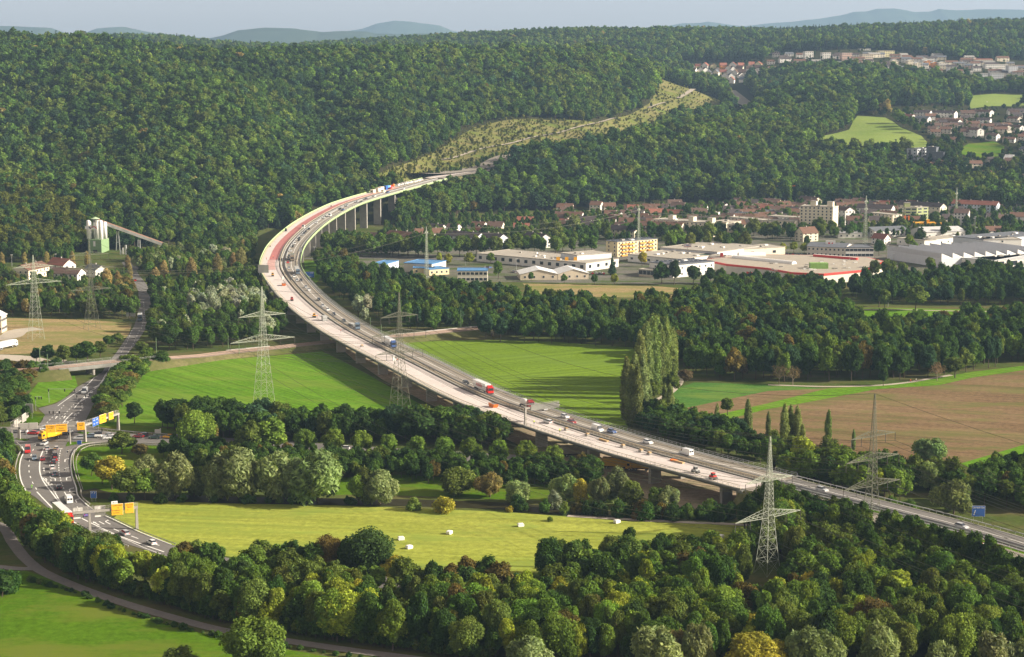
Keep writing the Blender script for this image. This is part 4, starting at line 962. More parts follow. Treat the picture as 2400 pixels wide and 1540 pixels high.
def build_viaduct():
 v = tag(empty('viaduct', tuple(on_deck(I_NEAR, W / 2, 0))), 'long curved concrete motorway viaduct sweeping across the valley on pairs of piers', 'viaduct')
 def ch(o):
  o.matrix_parent_inverse = v.matrix_world.inverted(); return o
 bpy.context.view_layer.update()
 a, b = I_FAR, I_NEAR
 i_mid = idx_near(-150, 1165); i_green = idx_near(-150, 1060)
 ch(sweep('deck', [(0.0, -.12), (12.9, -.12), (12.9, -.45), (10.6, -.75), (9.6, -2.1), (3.4, -2.1), (2.4, -.75), (0.0, -.55)], a, b, M_CONC, v))
 ch(sweep('deck', [(13.5, -.12), (W, -.12), (W, -.55), (24.2, -.75), (23.2, -2.1), (17.0, -2.1), (16.0, -.75), (13.5, -.45)], a, b, M_CONC, v))
 # green edge boards on the far half, bare concrete edge beams on the near half
 ch(sweep('edge_beam', [(-.25, -.7), (-.25, .25), (.35, .25), (.35, -.118)], i_green, b, M_CONCD, v))
 ch(sweep('edge_beam', [(-.3, -.8), (-.3, 1.05), (-.05, 1.05), (-.05, -.8)], a, i_green, M_GREENP, v))
 ch(sweep('edge_beam', [(W - .35, -.118), (W - .35, .25), (W + .25, .25), (W + .25, -.7)], i_green, b, M_CONCD, v))
 ch(sweep('edge_beam', [(W + .05, -.8), (W + .05, 1.05), (W + .3, 1.05), (W + .3, -.8)], a, i_green, M_GREENP, v))
 # running surfaces
 e = b + 60
 ch(sweep('walkway', [(.35, .02), (1.7, .02)], a, b, M_BEIGE, v, False))
 ch(sweep('sealed_surface', [(1.7, .0), (12.6, .0)], i_mid, b, M_DECKW, v, False))
 ch(sweep('sealed_surface', [(1.7, .0), (5.6, .0)], a + 14, i_mid, M_DECKW, v, False))
 ch(sweep('red_surface', [(5.6, .0), (11.2, .0)], a + 34, i_mid, M_RED, v, False))
 ch(sweep('red_surface', [(5.0, .045), (10.0, .045)], i_mid, i_mid + 20, M_REDP_, v, False))
 ch(sweep('sealed_surface', [(5.6, .0), (11.2, .0)], a, a + 34, M_ASPHD, v, False))
 ch(sweep('sealed_surface', [(11.2, .0), (12.6, .0)], a, i_mid, M_ASPHD, v, False))
 ch(sweep('sealed_surface', [(1.7, .0), (5.6, .0)], a, a + 14, M_ASPHD, v, False))
 ch(sweep('debris_strip', [(12.6, .05), (13.2, .05)], a, b, M_DARK, v, False))
 ch(sweep('median_kerb', [(13.2, -.1), (13.2, .22), (13.9, .22), (13.9, -.1)], a, b, M_CONCD, v))
 ch(sweep('lane_surface', [(13.9, .0), (25.1, .0)], a, b, M_LANE, v, False))
 ch(sweep('walkway', [(25.1, .12), (W - .35, .12)], a, b, M_CONC, v, False))
 ch(sweep('concrete_barrier', [(16.0, 0.01), (16.2, .28), (16.35, .85), (16.6, .85), (16.75, .28), (16.95, 0.01)], a, b, M_JERSEY, v, True))
 for o, c, w in ((20.55, M_WHITE, .15), (17.3, M_BEIGE, .16), (24.35, M_BEIGE, .22), (14.3, M_WHITE, .15)):
  ch(sweep('lane_marking', [(o - w, .045), (o + w, .045)], a, b, c, v, False))
 ch(rail('railing', .05, i_green, b, 1.15, M_ZINC, v, 1, 3, .045, .25))
 ch(rail('railing', 13.4, a, b, 1.15, M_BEIGE, v, 1, 2, .05, .22, .14))
 ch(rail('guard_rail', 14.9, i_green, b, .75, M_BEIGE, v, 1, 1, .06, 0, .16))
 ch(rail('guard_rail', 24.9, a, b, .75, M_ZINC, v, 1, 1, .06, 0, .15))
 ch(rail('guard_rail', 1.9, i_green, b, .75, M_BEIGE, v, 2, 1, .05, 0, .13))
 ch(rail('railing', W - .05, i_green, b, 1.3, M_ZINC, v, 1, 3, .045, .25))
 # piers
 px_left = [(1315, 1404), (1390, 1451), (1478, 1499), (1581, 1550), (1700, 1604), (1834, 1659)]
 s0 = np.concatenate([[0], np.cumsum(np.linalg.norm(np.diff(LEFT[:, :2], axis=0), axis=1))])
 base = at(1834 / 1.70667, 1659 / 1.70667)
 i0 = int(np.argmin((LEFT[:, 0] - base[0]) ** 2 + (LEFT[:, 1] - base[1]) ** 2))
 spans = [s0[i0] + k * 34.9 for k in range(-40, 8)]
 GR = [M_GRAF1, M_GRAF2, M_GRAF3]
 n = 0
 for k, s in enumerate(spans):
  if s < s0[a] + 12 or s > s0[b] - 8: continue
  i = int(np.searchsorted(s0, s))
  big = LEFT[i, 1] > 1290
  for o0, o1 in (((4.2, 8.8), (17.8, 22.4)) if not big else ((3.2, 9.8), (16.8, 23.4))):
   m = MB()
   zt = LEFT[i, 2] - 2.0
   th = .65 if not big else .9
   c0 = on_deck(i, o0); c1 = on_deck(i, o1); zb = float(tz((c0[0] + c1[0]) / 2, (c0[1] + c1[1]) / 2)) - .5
   t3 = np.array([TG[i, 0], TG[i, 1]])
   P = [c0[:2] + t3 * th, c1[:2] + t3 * th, c1[:2] - t3 * th, c0[:2] - t3 * th]
   m.prism([tuple(p) for p in P], zb, zt, M_CONC)
   pier = m.build('pier', v); ch(pier)
   if not big and 560 < LEFT[i, 1] < 1080:
    g = MB(); zz = max(zb + .5, .2)
    hgt = min(2.2, (zt - zz) * .4)
    f = 1.012
    cc = (c0[:2] + c1[:2]) / 2
    P2 = [cc + (p - cc) * np.array([1.006, 1.006]) + np.sign(np.dot(p - cc, t3)) * t3 * .02 for p in P]
    g.prism([tuple(p) for p in P2], zz, zz + hgt, GR[n % 3])
    go = g.build('graffiti', pier); go.matrix_parent_inverse = pier.matrix_parent_inverse.copy(); n += 1
 # abutments
 for i, zlow in ((a, 6), (b, 6)):
  m = MB(); c0 = on_deck(i, -.3); c1 = on_deck(i, W + .3); t3 = TG[i] * (1 if i == b else -1)
  m.prism([tuple(c0[:2] - t3 * 1.0), tuple(c1[:2] - t3 * 1.0), tuple(c1[:2] + t3 * 1.5), tuple(c0[:2] + t3 * 1.5)], LEFT[i, 2] - 14, LEFT[i, 2] - .13, M_CONCD)
  ch(m.build('abutment', v))
 return v
def graffiti_mat(name, cols):
 m, nt, b = new_mat(name, .8, .2)
 v = coords(nt, (1, 1, 1))
 n1 = noise(nt, v, .9, 3, .7)
 n2 = noise(nt, coords(nt, (1, 1, 1.3), .4), 1.6, 2)
 c = ramp(nt, n1, [(0.38, cols[0]), (0.44, cols[1]), (0.5, cols[2]), (0.56, (0.55, 0.53, 0.5)), (0.62, cols[0])])
 nt.nodes[-1]
 nt.links.new(mixc(nt, ramp(nt, n2, [(0.52, (0, 0, 0)), (0.56, (1, 1, 1))]), c, (0.5, 0.48, 0.44)), b.inputs['Base Color'])
 return m
M_GRAF1 = graffiti_mat('spray_blue', ((.05, .09, .25), (.02, .02, .03), (.25, .35, .5)))
M_GRAF2 = graffiti_mat('spray_red', ((.4, .07, .06), (.03, .03, .05), (.1, .3, .35)))
M_GRAF3 = graffiti_mat('spray_green', ((.35, .4, .08), (.03, .04, .03), (.08, .2, .3)))
VIADUCT = build_viaduct()
def build_motorway_ends():
 """the roads that run on from both ends of the viaduct, on embankments"""
 b = I_NEAR; e = N_ALL - 1
 e0 = b
 tag(sweep('embankment', [(-9, -11), (0.4, -.15), (W - .2, -.15), (W + 10, -11)], e0, e, M_BANKG, None, False), kind='structure')
 tag(sweep('motorway', [(1.6, -.05), (12.2, -.05)], e0, e, M_LANE, None, False), kind='structure')
 tag(sweep('motorway', [(14.0, -.02), (25.6, -.02)], e0, e, M_ASPH, None, False), kind='structure')
 tag(sweep('grass_verge', [(12.2, -.03), (14.0, .02)], e0 + 16, e, M_FIELD, None, False), kind='structure')
 tag(sweep('road_marking', [(20.4, .03), (20.65, .03)], e0, e, M_WHITE, None, False), kind='structure')
 tag(sweep('road_marking', [(25.0, .03), (25.2, .03)], e0, e, M_WHITE, None, False), kind='structure')
 tag(sweep('concrete_barrier', [(16.0, 0.0), (16.2, .28), (16.35, .85), (16.6, .85), (16.75, .28), (16.95, 0.0)], e0, e, M_JERSEY, None), 'grey concrete lane barrier running on past the viaduct end', 'barrier')
 tag(rail('guard_rail', 14.3, e0, e, .75, M_ZINC, None, 1, 1, .06, 0, .15), 'steel guard rail on the grassy median past the viaduct end', 'guard rail', 'guard rails along the motorway')
 tag(rail('guard_rail', 12.0, e0, e, .75, M_ZINC, None, 1, 1, .06, 0, .15), 'steel guard rail beside the closed carriageway past the viaduct end', 'guard rail', 'guard rails along the motorway')
 tag(rail('guard_rail', 26.0, e0, e, .75, M_ZINC, None, 1, 1, .06, 0, .15), 'steel guard rail on the field side past the viaduct end', 'guard rail', 'guard rails along the motorway')
 # far end: road in the cutting
 P = [(-98, 1742), (-25, 1850), (60, 1990), (150, 2150), (250, 2300), (320, 2430), (350, 2560), (362, 2750), (350, 2860)]
 tag(ribbon('motorway', P, 25, M_LANE, world_pts=True, drape=True), kind='structure')
 tag(sweep('embankment', [(-6, -9), (0, -.13), (W, -.13), (W + 6, -9)], 0, I_FAR, M_BANKG, None, False), kind='structure')
 tag(sweep('motorway', [(.8, .6), (12.6, .6)], 0, I_FAR - 1, M_DECKW, None, False), kind='structure')
 tag(sweep('motorway', [(13.6, .6), (25.4, .6)], 0, I_FAR - 1, M_LANE, None, False), kind='structure')
build_motorway_ends()
# ------------------------------------------------------------------ trees into the scene
def build_trees():
 belts()
 g = np.random.default_rng(31)
 # drop anything that stands on the viaduct, roads or railway
 keep = []
 for t in TREES:
  d = np.min(np.hypot(t['X'] - CL[::3, 0], t['Y'] - CL[::3, 1]))
  if d < 15.5 + min(2.0, t['h'] * .2) and t['kind'] != 'shrub': continue
  keep.append(t)
 rest = []
 cand = [t for t in keep if t['kind'] == 'broadleaf_tree']
 def size(t):
  px, py = proj(t['X'], t['Y'], t['z'] + t['h'] * .6)
  return (t['h'] / t['Y']) if (-10 < px < 2410 and py < 1560) else 0
 cand.sort(key=size, reverse=True)
 chosen = {id(t) for t in cand[:300]}
 # of a stand of look-alikes the nearest 300 are things of their own, the others belong to the wood
 solo = []
 for t in keep:
  (solo if (t['kind'] != 'broadleaf_tree' or id(t) in chosen) else rest).append(t)
 lst = {}
 for t in solo: lst.setdefault(t['kind'], []).append(t)
 CATS = dict(broadleaf_tree='tree', willow_tree='willow tree', poplar_tree='poplar tree', avenue_tree='tree', street_tree='tree', garden_tree='tree', shrub='shrub', white_poplar='tree', bare_tree='tree')
 WORD = dict(dark='dark green', mid='green', olive='olive green', lime='bright yellow-green', rust='rusty brown', gold='golden yellow', silver='silvery', willow='grey-green', blue='blue-green', poplar='olive', tan='tan brown', bare='brownish', fresh='fresh green')
 NOUN = dict(broadleaf_tree='broadleaf tree', willow_tree='willow', poplar_tree='columnar poplar', avenue_tree='round tree', street_tree='street tree', garden_tree='garden tree', shrub='shrub', white_poplar='white poplar', bare_tree='thin tree')
 recs = []
 for kind, ts in lst.items():
  if len(ts) > 300:
   ts.sort(key=size, reverse=True); rest += ts[300:]; ts = ts[:300]
  for t in ts:
   ps = PROTO[t['proto']]; pr = ps[g.integers(len(ps))]
   s = t['h'] / BASEH[t['proto']]
   r = empty(kind, (t['X'], t['Y'], t['z']), g.uniform(0, 6.28))
   c = link('crown', pr[0], r); k = link('trunk', pr[1], r)
   sc = (s * t['wf'], s * t['wf'] * g.uniform(.9, 1.1), s)
   c.scale = sc; k.scale = (s, s, s)
   tc = np.array(TONE[t['tone']]) * 1.38 * g.uniform(.82, 1.2) * (1 + g.normal(0, .05, 3))
   c['tint'] = [float(a) for a in np.clip(tc, .005, .8)]
   px, py = proj(t['X'], t['Y'], t['z'])
   recs.append((r, kind, t['tone'], t['place'], px, CATS[kind], WORD[t['tone']], NOUN[kind]))
 byk = {}
 for q in recs: byk.setdefault((q[1], q[2], q[3]), []).append(q)
 ORD = 'first second third fourth fifth sixth seventh eighth ninth tenth'.split()
 def word_of(n):
  if n <= 10: return ORD[n - 1]
  return '%d%s' % (n, 'th' if 10 < n % 100 < 14 else {1: 'st', 2: 'nd', 3: 'rd'}.get(n % 10, 'th'))
 for (kind, tone, place), qs in byk.items():
  qs.sort(key=lambda q: q[4])
  for n, q in enumerate(qs):
   lab = '%s %s %s' % (q[6], q[7], place)
   if len(qs) > 1:
    lab = (word_of(n + 1) + ' from the left: ' + lab) if n < len(qs) - 1 else ('rightmost: ' + lab)
   ws = lab.split()
   tag(q[0], ' '.join(ws[:16]), q[5], '%ss %s' % (q[7], place))
 # ---- the wood as one scattered mass
 X, Y, S, z, px, py = hill_wood()
 n = len(X)
 u = g.uniform(size=n)
 stand = np.sin(X / 140 + 1.3 * np.sin(Y / 160)) + np.sin(Y / 170 + X / 210) + g.normal(0, .6, n)
 names = ['dark', 'mid', 'olive', 'blue', 'fresh', 'rust', 'gold', 'tan']
 base = np.array([TONE[k] for k in names])
 pr = np.tile(np.array([3.2, 7.5, 3.0, 1.6, 1.8, .03, .0, .06]), (n, 1))
 pr[:, 2] += np.clip(stand, 0, 3) * 2.0; pr[:, 5] += 0; pr[:, 0] += np.clip(-stand, 0, 3) * 1.5; pr[:, 3] += np.clip(-stand, 0, 3)
 edge = in_poly(px, py, [(800, 480), (850, 430), (1010, 350), (1130, 290), (1180, 280), (1160, 255), (1000, 320), (820, 400), (740, 500)])
 pr[edge, 2] += 8; pr[edge, 4] += 5
 pr /= pr.sum(1)[:, None]
 ki = (np.cumsum(pr, 1) < g.uniform(size=n)[:, None]).sum(1).clip(0, 7)
 tint = base[ki] * 1.34 * g.uniform(.78, 1.28, n)[:, None] * (1 + g.normal(0, .03, (n, 3)))
 con = (g.uniform(size=n) < np.where((Y > 3000) & (px > 1700), .35, np.where((Y > 2050) & (px < 700), .16, .05)))
 pickI = np.where(Y < 1500, 8 + g.integers(0, 5, n), g.integers(0, 6, n))
 pickI[con] = 6 + g.integers(0, 2, con.sum())
 tint[con] = np.array([.028, .047, .022]) * g.uniform(.8, 1.4, con.sum())[:, None]
 scl = (S / 8.0) * g.uniform(.62, 1.38, n)
 scl = np.where(Y > 2900, S / 11.0 * g.uniform(.75, 1.2, n), scl)
 scl = np.where(pickI >= 8, g.uniform(.75, 1.12, n), scl)
 sz = scl * g.uniform(.8, 1.05, n)
 lime = in_poly(px, py, [(-60, 470), (60, 450), (120, 455), (180, 500), (205, 560), (215, 602), (-60, 606)]) & (g.uniform(size=n) < .6)
 tint[lime] = np.array([.13, .15, .03]) * g.uniform(.7, 1.2, lime.sum())[:, None]
 small = in_poly(px, py, [(840, 455), (900, 405), (1000, 360), (1110, 290), (1180, 270), (1230, 275), (1120, 320), (1000, 395), (880, 470)])
 scl[small] *= .6; sz[small] *= .55
 pts = [np.stack([X, Y, z], -1)]; T = [tint]; K = [pickI]; SC = [np.stack([scl, scl, sz], -1)]
 # bushes scattered over the cleared slope
 P = []
 gx = g.uniform(0, 1, (9000, 2))
 qx = 850 + gx[:, 0] * 860; qy = 180 + gx[:, 1] * 260
 kk = in_poly(qx, qy, CLR); qx, qy = qx[kk], qy[kk]
 low = []
 for a, b in zip(qx[:4000], qy[:4000]):
  q = gnd(a, b)
  if 1650 < q[1] < 2750: low.append(q)
 low = np.array(low)
 m = len(low); s = g.uniform(.08, .22, m); s[g.uniform(size=m) < .06] *= 2.0
 pts.append(low); K.append(g.integers(0, 6, m)); SC.append(np.stack([s, s, s * g.uniform(.9, 1.3, m)], -1))
 T.append(np.array([.18, .19, .05]) * g.uniform(.6, 1.3, m)[:, None])
 # garden trees over the hillside suburb and the far village
 for poly, cnt_, (ya, yb), (s0, s1) in ((SUB, 380, (1700, 2600), (.28, .55)), (FTOWN, 330, (2640, 3250), (.25, .42)), ([(2050, 400), (2450, 390), (2450, 470), (2050, 470)], 240, (1600, 2000), (.4, .8)), ([(2190, 350), (2270, 340), (2260, 400), (2200, 410)], 40, (1700, 2200), (.5, .9))):
  xs = np.array([p[0] for p in poly]); ys = np.array([p[1] for p in poly])
  ax = g.uniform(xs.min(), xs.max(), cnt_ * 3); ay = g.uniform(ys.min(), ys.max(), cnt_ * 3); kk = in_poly(ax, ay, poly) & ~in_poly(ax, ay, [(2245, 350), (2270, 338), (2330, 332), (2355, 345), (2340, 368), (2290, 372), (2250, 362)]) & ~in_poly(ax, ay, HM2)
  L_ = [gnd(a, b) for a, b in zip(ax[kk][:cnt_], ay[kk][:cnt_])]; L_ = np.array([q for q in L_ if ya < q[1] < yb])
  mm = len(L_); s_ = g.uniform(s0, s1, mm); pts.append(L_); K.append(g.integers(0, 6, mm)); SC.append(np.stack([s_, s_, s_], -1)); T.append(base[g.choice([0, 1, 2, 3], mm)] * g.uniform(.8, 1.3, mm)[:, None])
 if rest:
  R = np.array([(t['X'], t['Y'], t['z']) for t in rest])
  pts.append(R); T.append(np.array([np.array(TONE[t['tone']]) * 1.38 * g.uniform(.8, 1.22) for t in rest]))
  K.append(8 + g.integers(0, 5, len(rest)))
  SC.append(np.array([(t['h'] / 16 * t['wf'] * (1.25 if t['proto'] == 'near' else 1), t['h'] / 16 * t['wf'] * (1.25 if t['proto'] == 'near' else 1), t['h'] / 16) for t in rest]))
 pts = np.concatenate(pts); T = np.concatenate(T); K = np.concatenate(K); SC = np.concatenate(SC)
 L_ = []
 for _ in range(420):                                             # trees on the bank at the viaduct end
  i = int(g.integers(I_NEAR + 6, min(I_NEAR + 66, N_ALL - 1))); o_ = -g.uniform(2.0, 13); p_ = on_deck(i, o_); L_.append((p_[0], p_[1], max(0, LEFT[i, 2] - .15 + (o_ - .4) * 1.15)))
 L2 = []
 for _ in range(190):                                             # wood closing up to the deck at its far end
  i = int(g.integers(4, I_FAR + 44)); o_ = W + g.uniform(5, 34); p_ = on_deck(i, o_); z_ = float(tz(p_[0], p_[1])); L2.append((p_[0], p_[1], z_, float(np.clip((LEFT[i, 2] + g.uniform(-2, 5) - z_) / 17.5, .5, 1.5))))
 for _ in range(60):
  i = int(g.integers(4, I_FAR + 26)); p_ = on_deck(i, -g.uniform(3, 16)); z_ = float(tz(p_[0], p_[1])); L2.append((p_[0], p_[1], z_, g.uniform(.2, .45)))
 ex = [5, 45, 95, 160, 260, 400, 520, 640, 800, 950, 1120]; ey = [1222, 1272, 1316, 1351, 1389, 1430, 1463, 1485, 1508, 1529, 1555]
 for _ in range(420):                                             # undergrowth closing the belt towards the farm track
  x_ = g.uniform(-20, 1150); p_ = at(x_, np.interp(x_, ex, ey) - abs(g.normal(0, 7)) - 2, 0); L2.append((p_[0], p_[1], 0, g.uniform(.12, .3)))
 L2 = np.array(L2); pts = np.concatenate([pts, L2[:, :3]]); K = np.concatenate([K, g.integers(0, 6, len(L2))]); SC = np.concatenate([SC, np.repeat(L2[:, 3:], 3, 1)]); T = np.concatenate([T, base[g.choice([0, 1, 1, 2], len(L2))] * g.uniform(.9, 1.5, len(L2))[:, None]])
 L_ = np.array(L_); s_ = g.uniform(.45, .72, len(L_)); pts = np.concatenate([pts, L_]); K = np.concatenate([K, 8 + g.integers(0, 5, len(L_))]); SC = np.concatenate([SC, np.stack([s_ * .8, s_ * .8, s_], -1)]); T = np.concatenate([T, base[g.choice([0, 1, 1, 2, 4, 4], len(L_))] * g.uniform(.8, 1.3, len(L_))[:, None]])
 print('wood instances', len(pts), 'solo', len(recs))
 me = bpy.data.meshes.new('forest'); me.vertices.add(len(pts)); me.vertices.foreach_set('co', pts.astype(np.float32).ravel())
 a = me.attributes.new('tint', 'FLOAT_COLOR', 'POINT'); a.data.foreach_set('color', np.c_[np.clip(T, .004, .9), np.ones(len(T))].astype(np.float32).ravel())
 a = me.attributes.new('kindno', 'INT', 'POINT'); a.data.foreach_set('value', K.astype(np.int32))
 a = me.attributes.new('size3', 'FLOAT_VECTOR', 'POINT'); a.data.foreach_set('vector', SC.astype(np.float32).ravel())
 a = me.attributes.new('turn', 'FLOAT_VECTOR', 'POINT'); rot = np.zeros((len(pts), 3), np.float32); rot[:, 2] = g.uniform(0, 6.28, len(pts)); rot[:, :2] = g.normal(0, .05, (len(pts), 2)); a.data.foreach_set('vector', rot.ravel())
 me.update()
 o = link('forest', me)
 tag(o, 'mixed wood covering the hills, too dense to count', 'forest', kind='stuff')
 ng = bpy.data.node_groups.new('scatter_wood', 'GeometryNodeTree')
 ng.interface.new_socket('Geometry', in_out='INPUT', socket_type='NodeSocketGeometry')
 ng.interface.new_socket('Geometry', in_out='OUTPUT', socket_type='NodeSocketGeometry')
 ni = ng.nodes.new('NodeGroupInput'); no = ng.nodes.new('NodeGroupOutput')
 ip = ng.nodes.new('GeometryNodeInstanceOnPoints'); ci = ng.nodes.new('GeometryNodeCollectionInfo')
 ci.inputs[0].default_value = SRC; ci.inputs['Separate Children'].default_value = True; ci.inputs['Reset Children'].default_value = True
 m2p = ng.nodes.new('GeometryNodeMeshToPoints')
 def att(nm, ty):
  n = ng.nodes.new('GeometryNodeInputNamedAttribute'); n.data_type = ty; n.inputs[0].default_value = nm
  return n.outputs[0]
 ng.links.new(ni.outputs[0], m2p.inputs[0]); ng.links.new(m2p.outputs[0], ip.inputs['Points'])
 ng.links.new(ci.outputs[0], ip.inputs['Instance']); ip.inputs['Pick Instance'].default_value = True
 ng.links.new(att('kindno', 'INT'), ip.inputs['Instance Index'])
 e2r = ng.nodes.new('FunctionNodeEulerToRotation'); ng.links.new(att('turn', 'FLOAT_VECTOR'), e2r.inputs[0]); ng.links.new(e2r.outputs[0], ip.inputs['Rotation'])
 ng.links.new(att('size3', 'FLOAT_VECTOR'), ip.inputs['Scale'])
 ng.links.new(ip.outputs[0], no.inputs[0])
 md = o.modifiers.new('scatter', 'NODES'); md.node_group = ng
build_trees()
# ------------------------------------------------------------------ haze
def build_haze():
 m = bpy.data.materials.new('haze'); m.use_nodes = True; nt = m.node_tree
 nt.nodes.remove(nt.nodes['Principled BSDF'])
 v = N(nt, 'ShaderNodeVolumePrincipled')
 v.inputs['Color'].default_value = (0.44, 0.68, 1.0, 1); v.inputs['Density'].default_value = 0.000053; v.inputs['Anisotropy'].default_value = 0.1
 nt.links.new(v.outputs[0], nt.nodes['Material Output'].inputs['Volume'])
 b = MB(); b.box(-9500, 9500, -600, 18500, -3, 1150, m)
 tag(b.build('haze'), kind='stuff')
build_haze()
# ------------------------------------------------------------------ far blue mountains
M_FARHILL = field_mat('far_wooded_slope', (0.035, 0.055, 0.03), (0.055, 0.075, 0.04), big=0.004)
def mountain(pts, Y, depth=1800, seed=1):
 g = np.random.default_rng(seed)
 xs = np.arange(pts[0][0], pts[-1][0] + 1, 6.0)
 ys = np.interp(xs, [p[0] for p in pts], [p[1] for p in pts]) + np.convolve(g.normal(0, .5, len(xs)), np.ones(5) / 5, 'same')
 top = np.array([atY(x, y, Y) for x, y in zip(xs, ys)])
 rows = []
 for f in (-1, -.7, -.45, -.25, -.1, 0, .15, .4, 1):
  zz = top[:, 2] * (1 - abs(f) ** 1.3) + np.sin(top[:, 0] / 300 + f * 7) * 14 * (abs(f) > .05)
  rows.append(np.stack([top[:, 0], np.full(len(xs), Y + f * depth), np.maximum(zz, -1)], -1))
 V = np.concatenate(rows); n = len(xs); Q = []
 for r in range(len(rows) - 1):
  for k in range(n - 1):
   Q.append((r * n + k, r * n + k + 1, (r + 1) * n + k + 1, (r + 1) * n + k))
 tag(link('hills', np_mesh('hills', V, quads=np.array(Q), mats=[M_FARHILL], smooth=True)), kind='structure')
mountain([(380, 112), (440, 100), (520, 84), (560, 71), (620, 65), (690, 67), (720, 71), (760, 76), (800, 73), (860, 74), (880, 79), (960, 80), (1010, 78), (1060, 86), (1200, 100)], 10500, seed=2)
mountain([(700, 90), (800, 76), (850, 67), (885, 55), (925, 49), (960, 51), (1000, 56), (1030, 60), (1060, 73), (1120, 84), (1250, 100)], 15500, seed=3)
mountain([(1420, 90), (1560, 62), (1600, 55), (1640, 54), (1660, 51), (1700, 57), (1740, 62), (1800, 55), (1860, 51), (1920, 44), (1970, 37), (2000, 28), (2030, 27), (2055, 21), (2100, 20), (2140, 28), (2180, 27), (2200, 21), (2240, 25), (2300, 22), (2400, 23), (2600, 35), (2750, 70)], 15500, seed=4)
mountain([(150, 92), (210, 78), (240, 66), (290, 63), (320, 70), (360, 78), (450, 88), (560, 92), (700, 90)], 13000, seed=5)
mountain([(-300, 80), (-100, 68), (0, 61), (60, 63), (120, 66), (160, 80), (220, 100)], 12000, seed=6)
# ------------------------------------------------------------------ buildings
WC = dict(white=(.74, .72, .67), cream=(.74, .67, .52), yellow=(.74, .63, .38), pale=(.62, .58, .50), grey=(.45, .46, .47), lightgrey=(.60, .62, .64), orange=(.68, .28, .07), green=(.38, .43, .20), darkgrey=(.14, .15, .17), blue=(.10, .25, .55), pink=(.62, .44, .36), lemon=(.72, .66, .38), wood=(.36, .17, .09), bluewhite=(.52, .58, .66), beige=(.58, .50, .38))
RC = dict(red=(.25, .10, .07), redbrown=(.12, .078, .062), brown=(.15, .085, .06), dark=(.075, .06, .06), grey=(.28, .27, .25), gravel=(.36, .33, .28), lightgrey=(.50, .50, .50), white=(.66, .66, .65), blue=(.09, .22, .42), slate=(.13, .14, .16))
NUMB = []
def numbered(root, base, px, cat, group):
 NUMB.append((root, base, px, cat, group))
_ORD = 'first second third fourth fifth sixth seventh eighth ninth tenth'.split()
def ordw(n):
 return _ORD[n - 1] if n <= 10 else '%d%s' % (n, 'th' if 10 < n % 100 < 14 else {1: 'st', 2: 'nd', 3: 'rd'}.get(n % 10, 'th'))
def finish_numbers():
 d = {}
 for q in NUMB: d.setdefault((q[1], q[4]), []).append(q)
 for (base, grp), qs in d.items():
  qs.sort(key=lambda q: q[2])
  for i, q in enumerate(qs):
   lab = base if len(qs) == 1 else (('rightmost: ' if i == len(qs) - 1 else ordw(i + 1) + ' from the left: ') + base)
   tag(q[0], ' '.join(lab.split()[:16]), q[3], grp)
def roofspot(x, y, h):
 Y = 1500.0
 for _ in range(6):
  q = gnd(x, y + h * F / Y * 0.985); Y = q[1]
 # exact place at that height over the found ground
 p = at(x, y, q[2] + h)
 return p, q[2]
WIN = {}
def win_mesh(w, h):
 k = (round(w, 1), round(h, 1))
 if k not in WIN:
  m = MB(); m.box(-w / 2, w / 2, -.06, .0, 0, h, M_GLASS)
  for a, b_, c, d in ((-w / 2 - .08, -w / 2, -.08, h + .08), (w / 2, w / 2 + .08, -.08, h + .08)): m.box(a, b_, -.10, .0, c, d, M_WHITE)
  m.box(-w / 2, w / 2, -.10, .0, -.08, 0, M_WHITE); m.box(-w / 2, w / 2, -.10, .0, h, h + .08, M_WHITE)
  WIN[k] = m.mesh('window')
 return WIN[k]
def tinted(o, c, k=0.0):
 o['tint'] = [float(v) for v in c]; return o
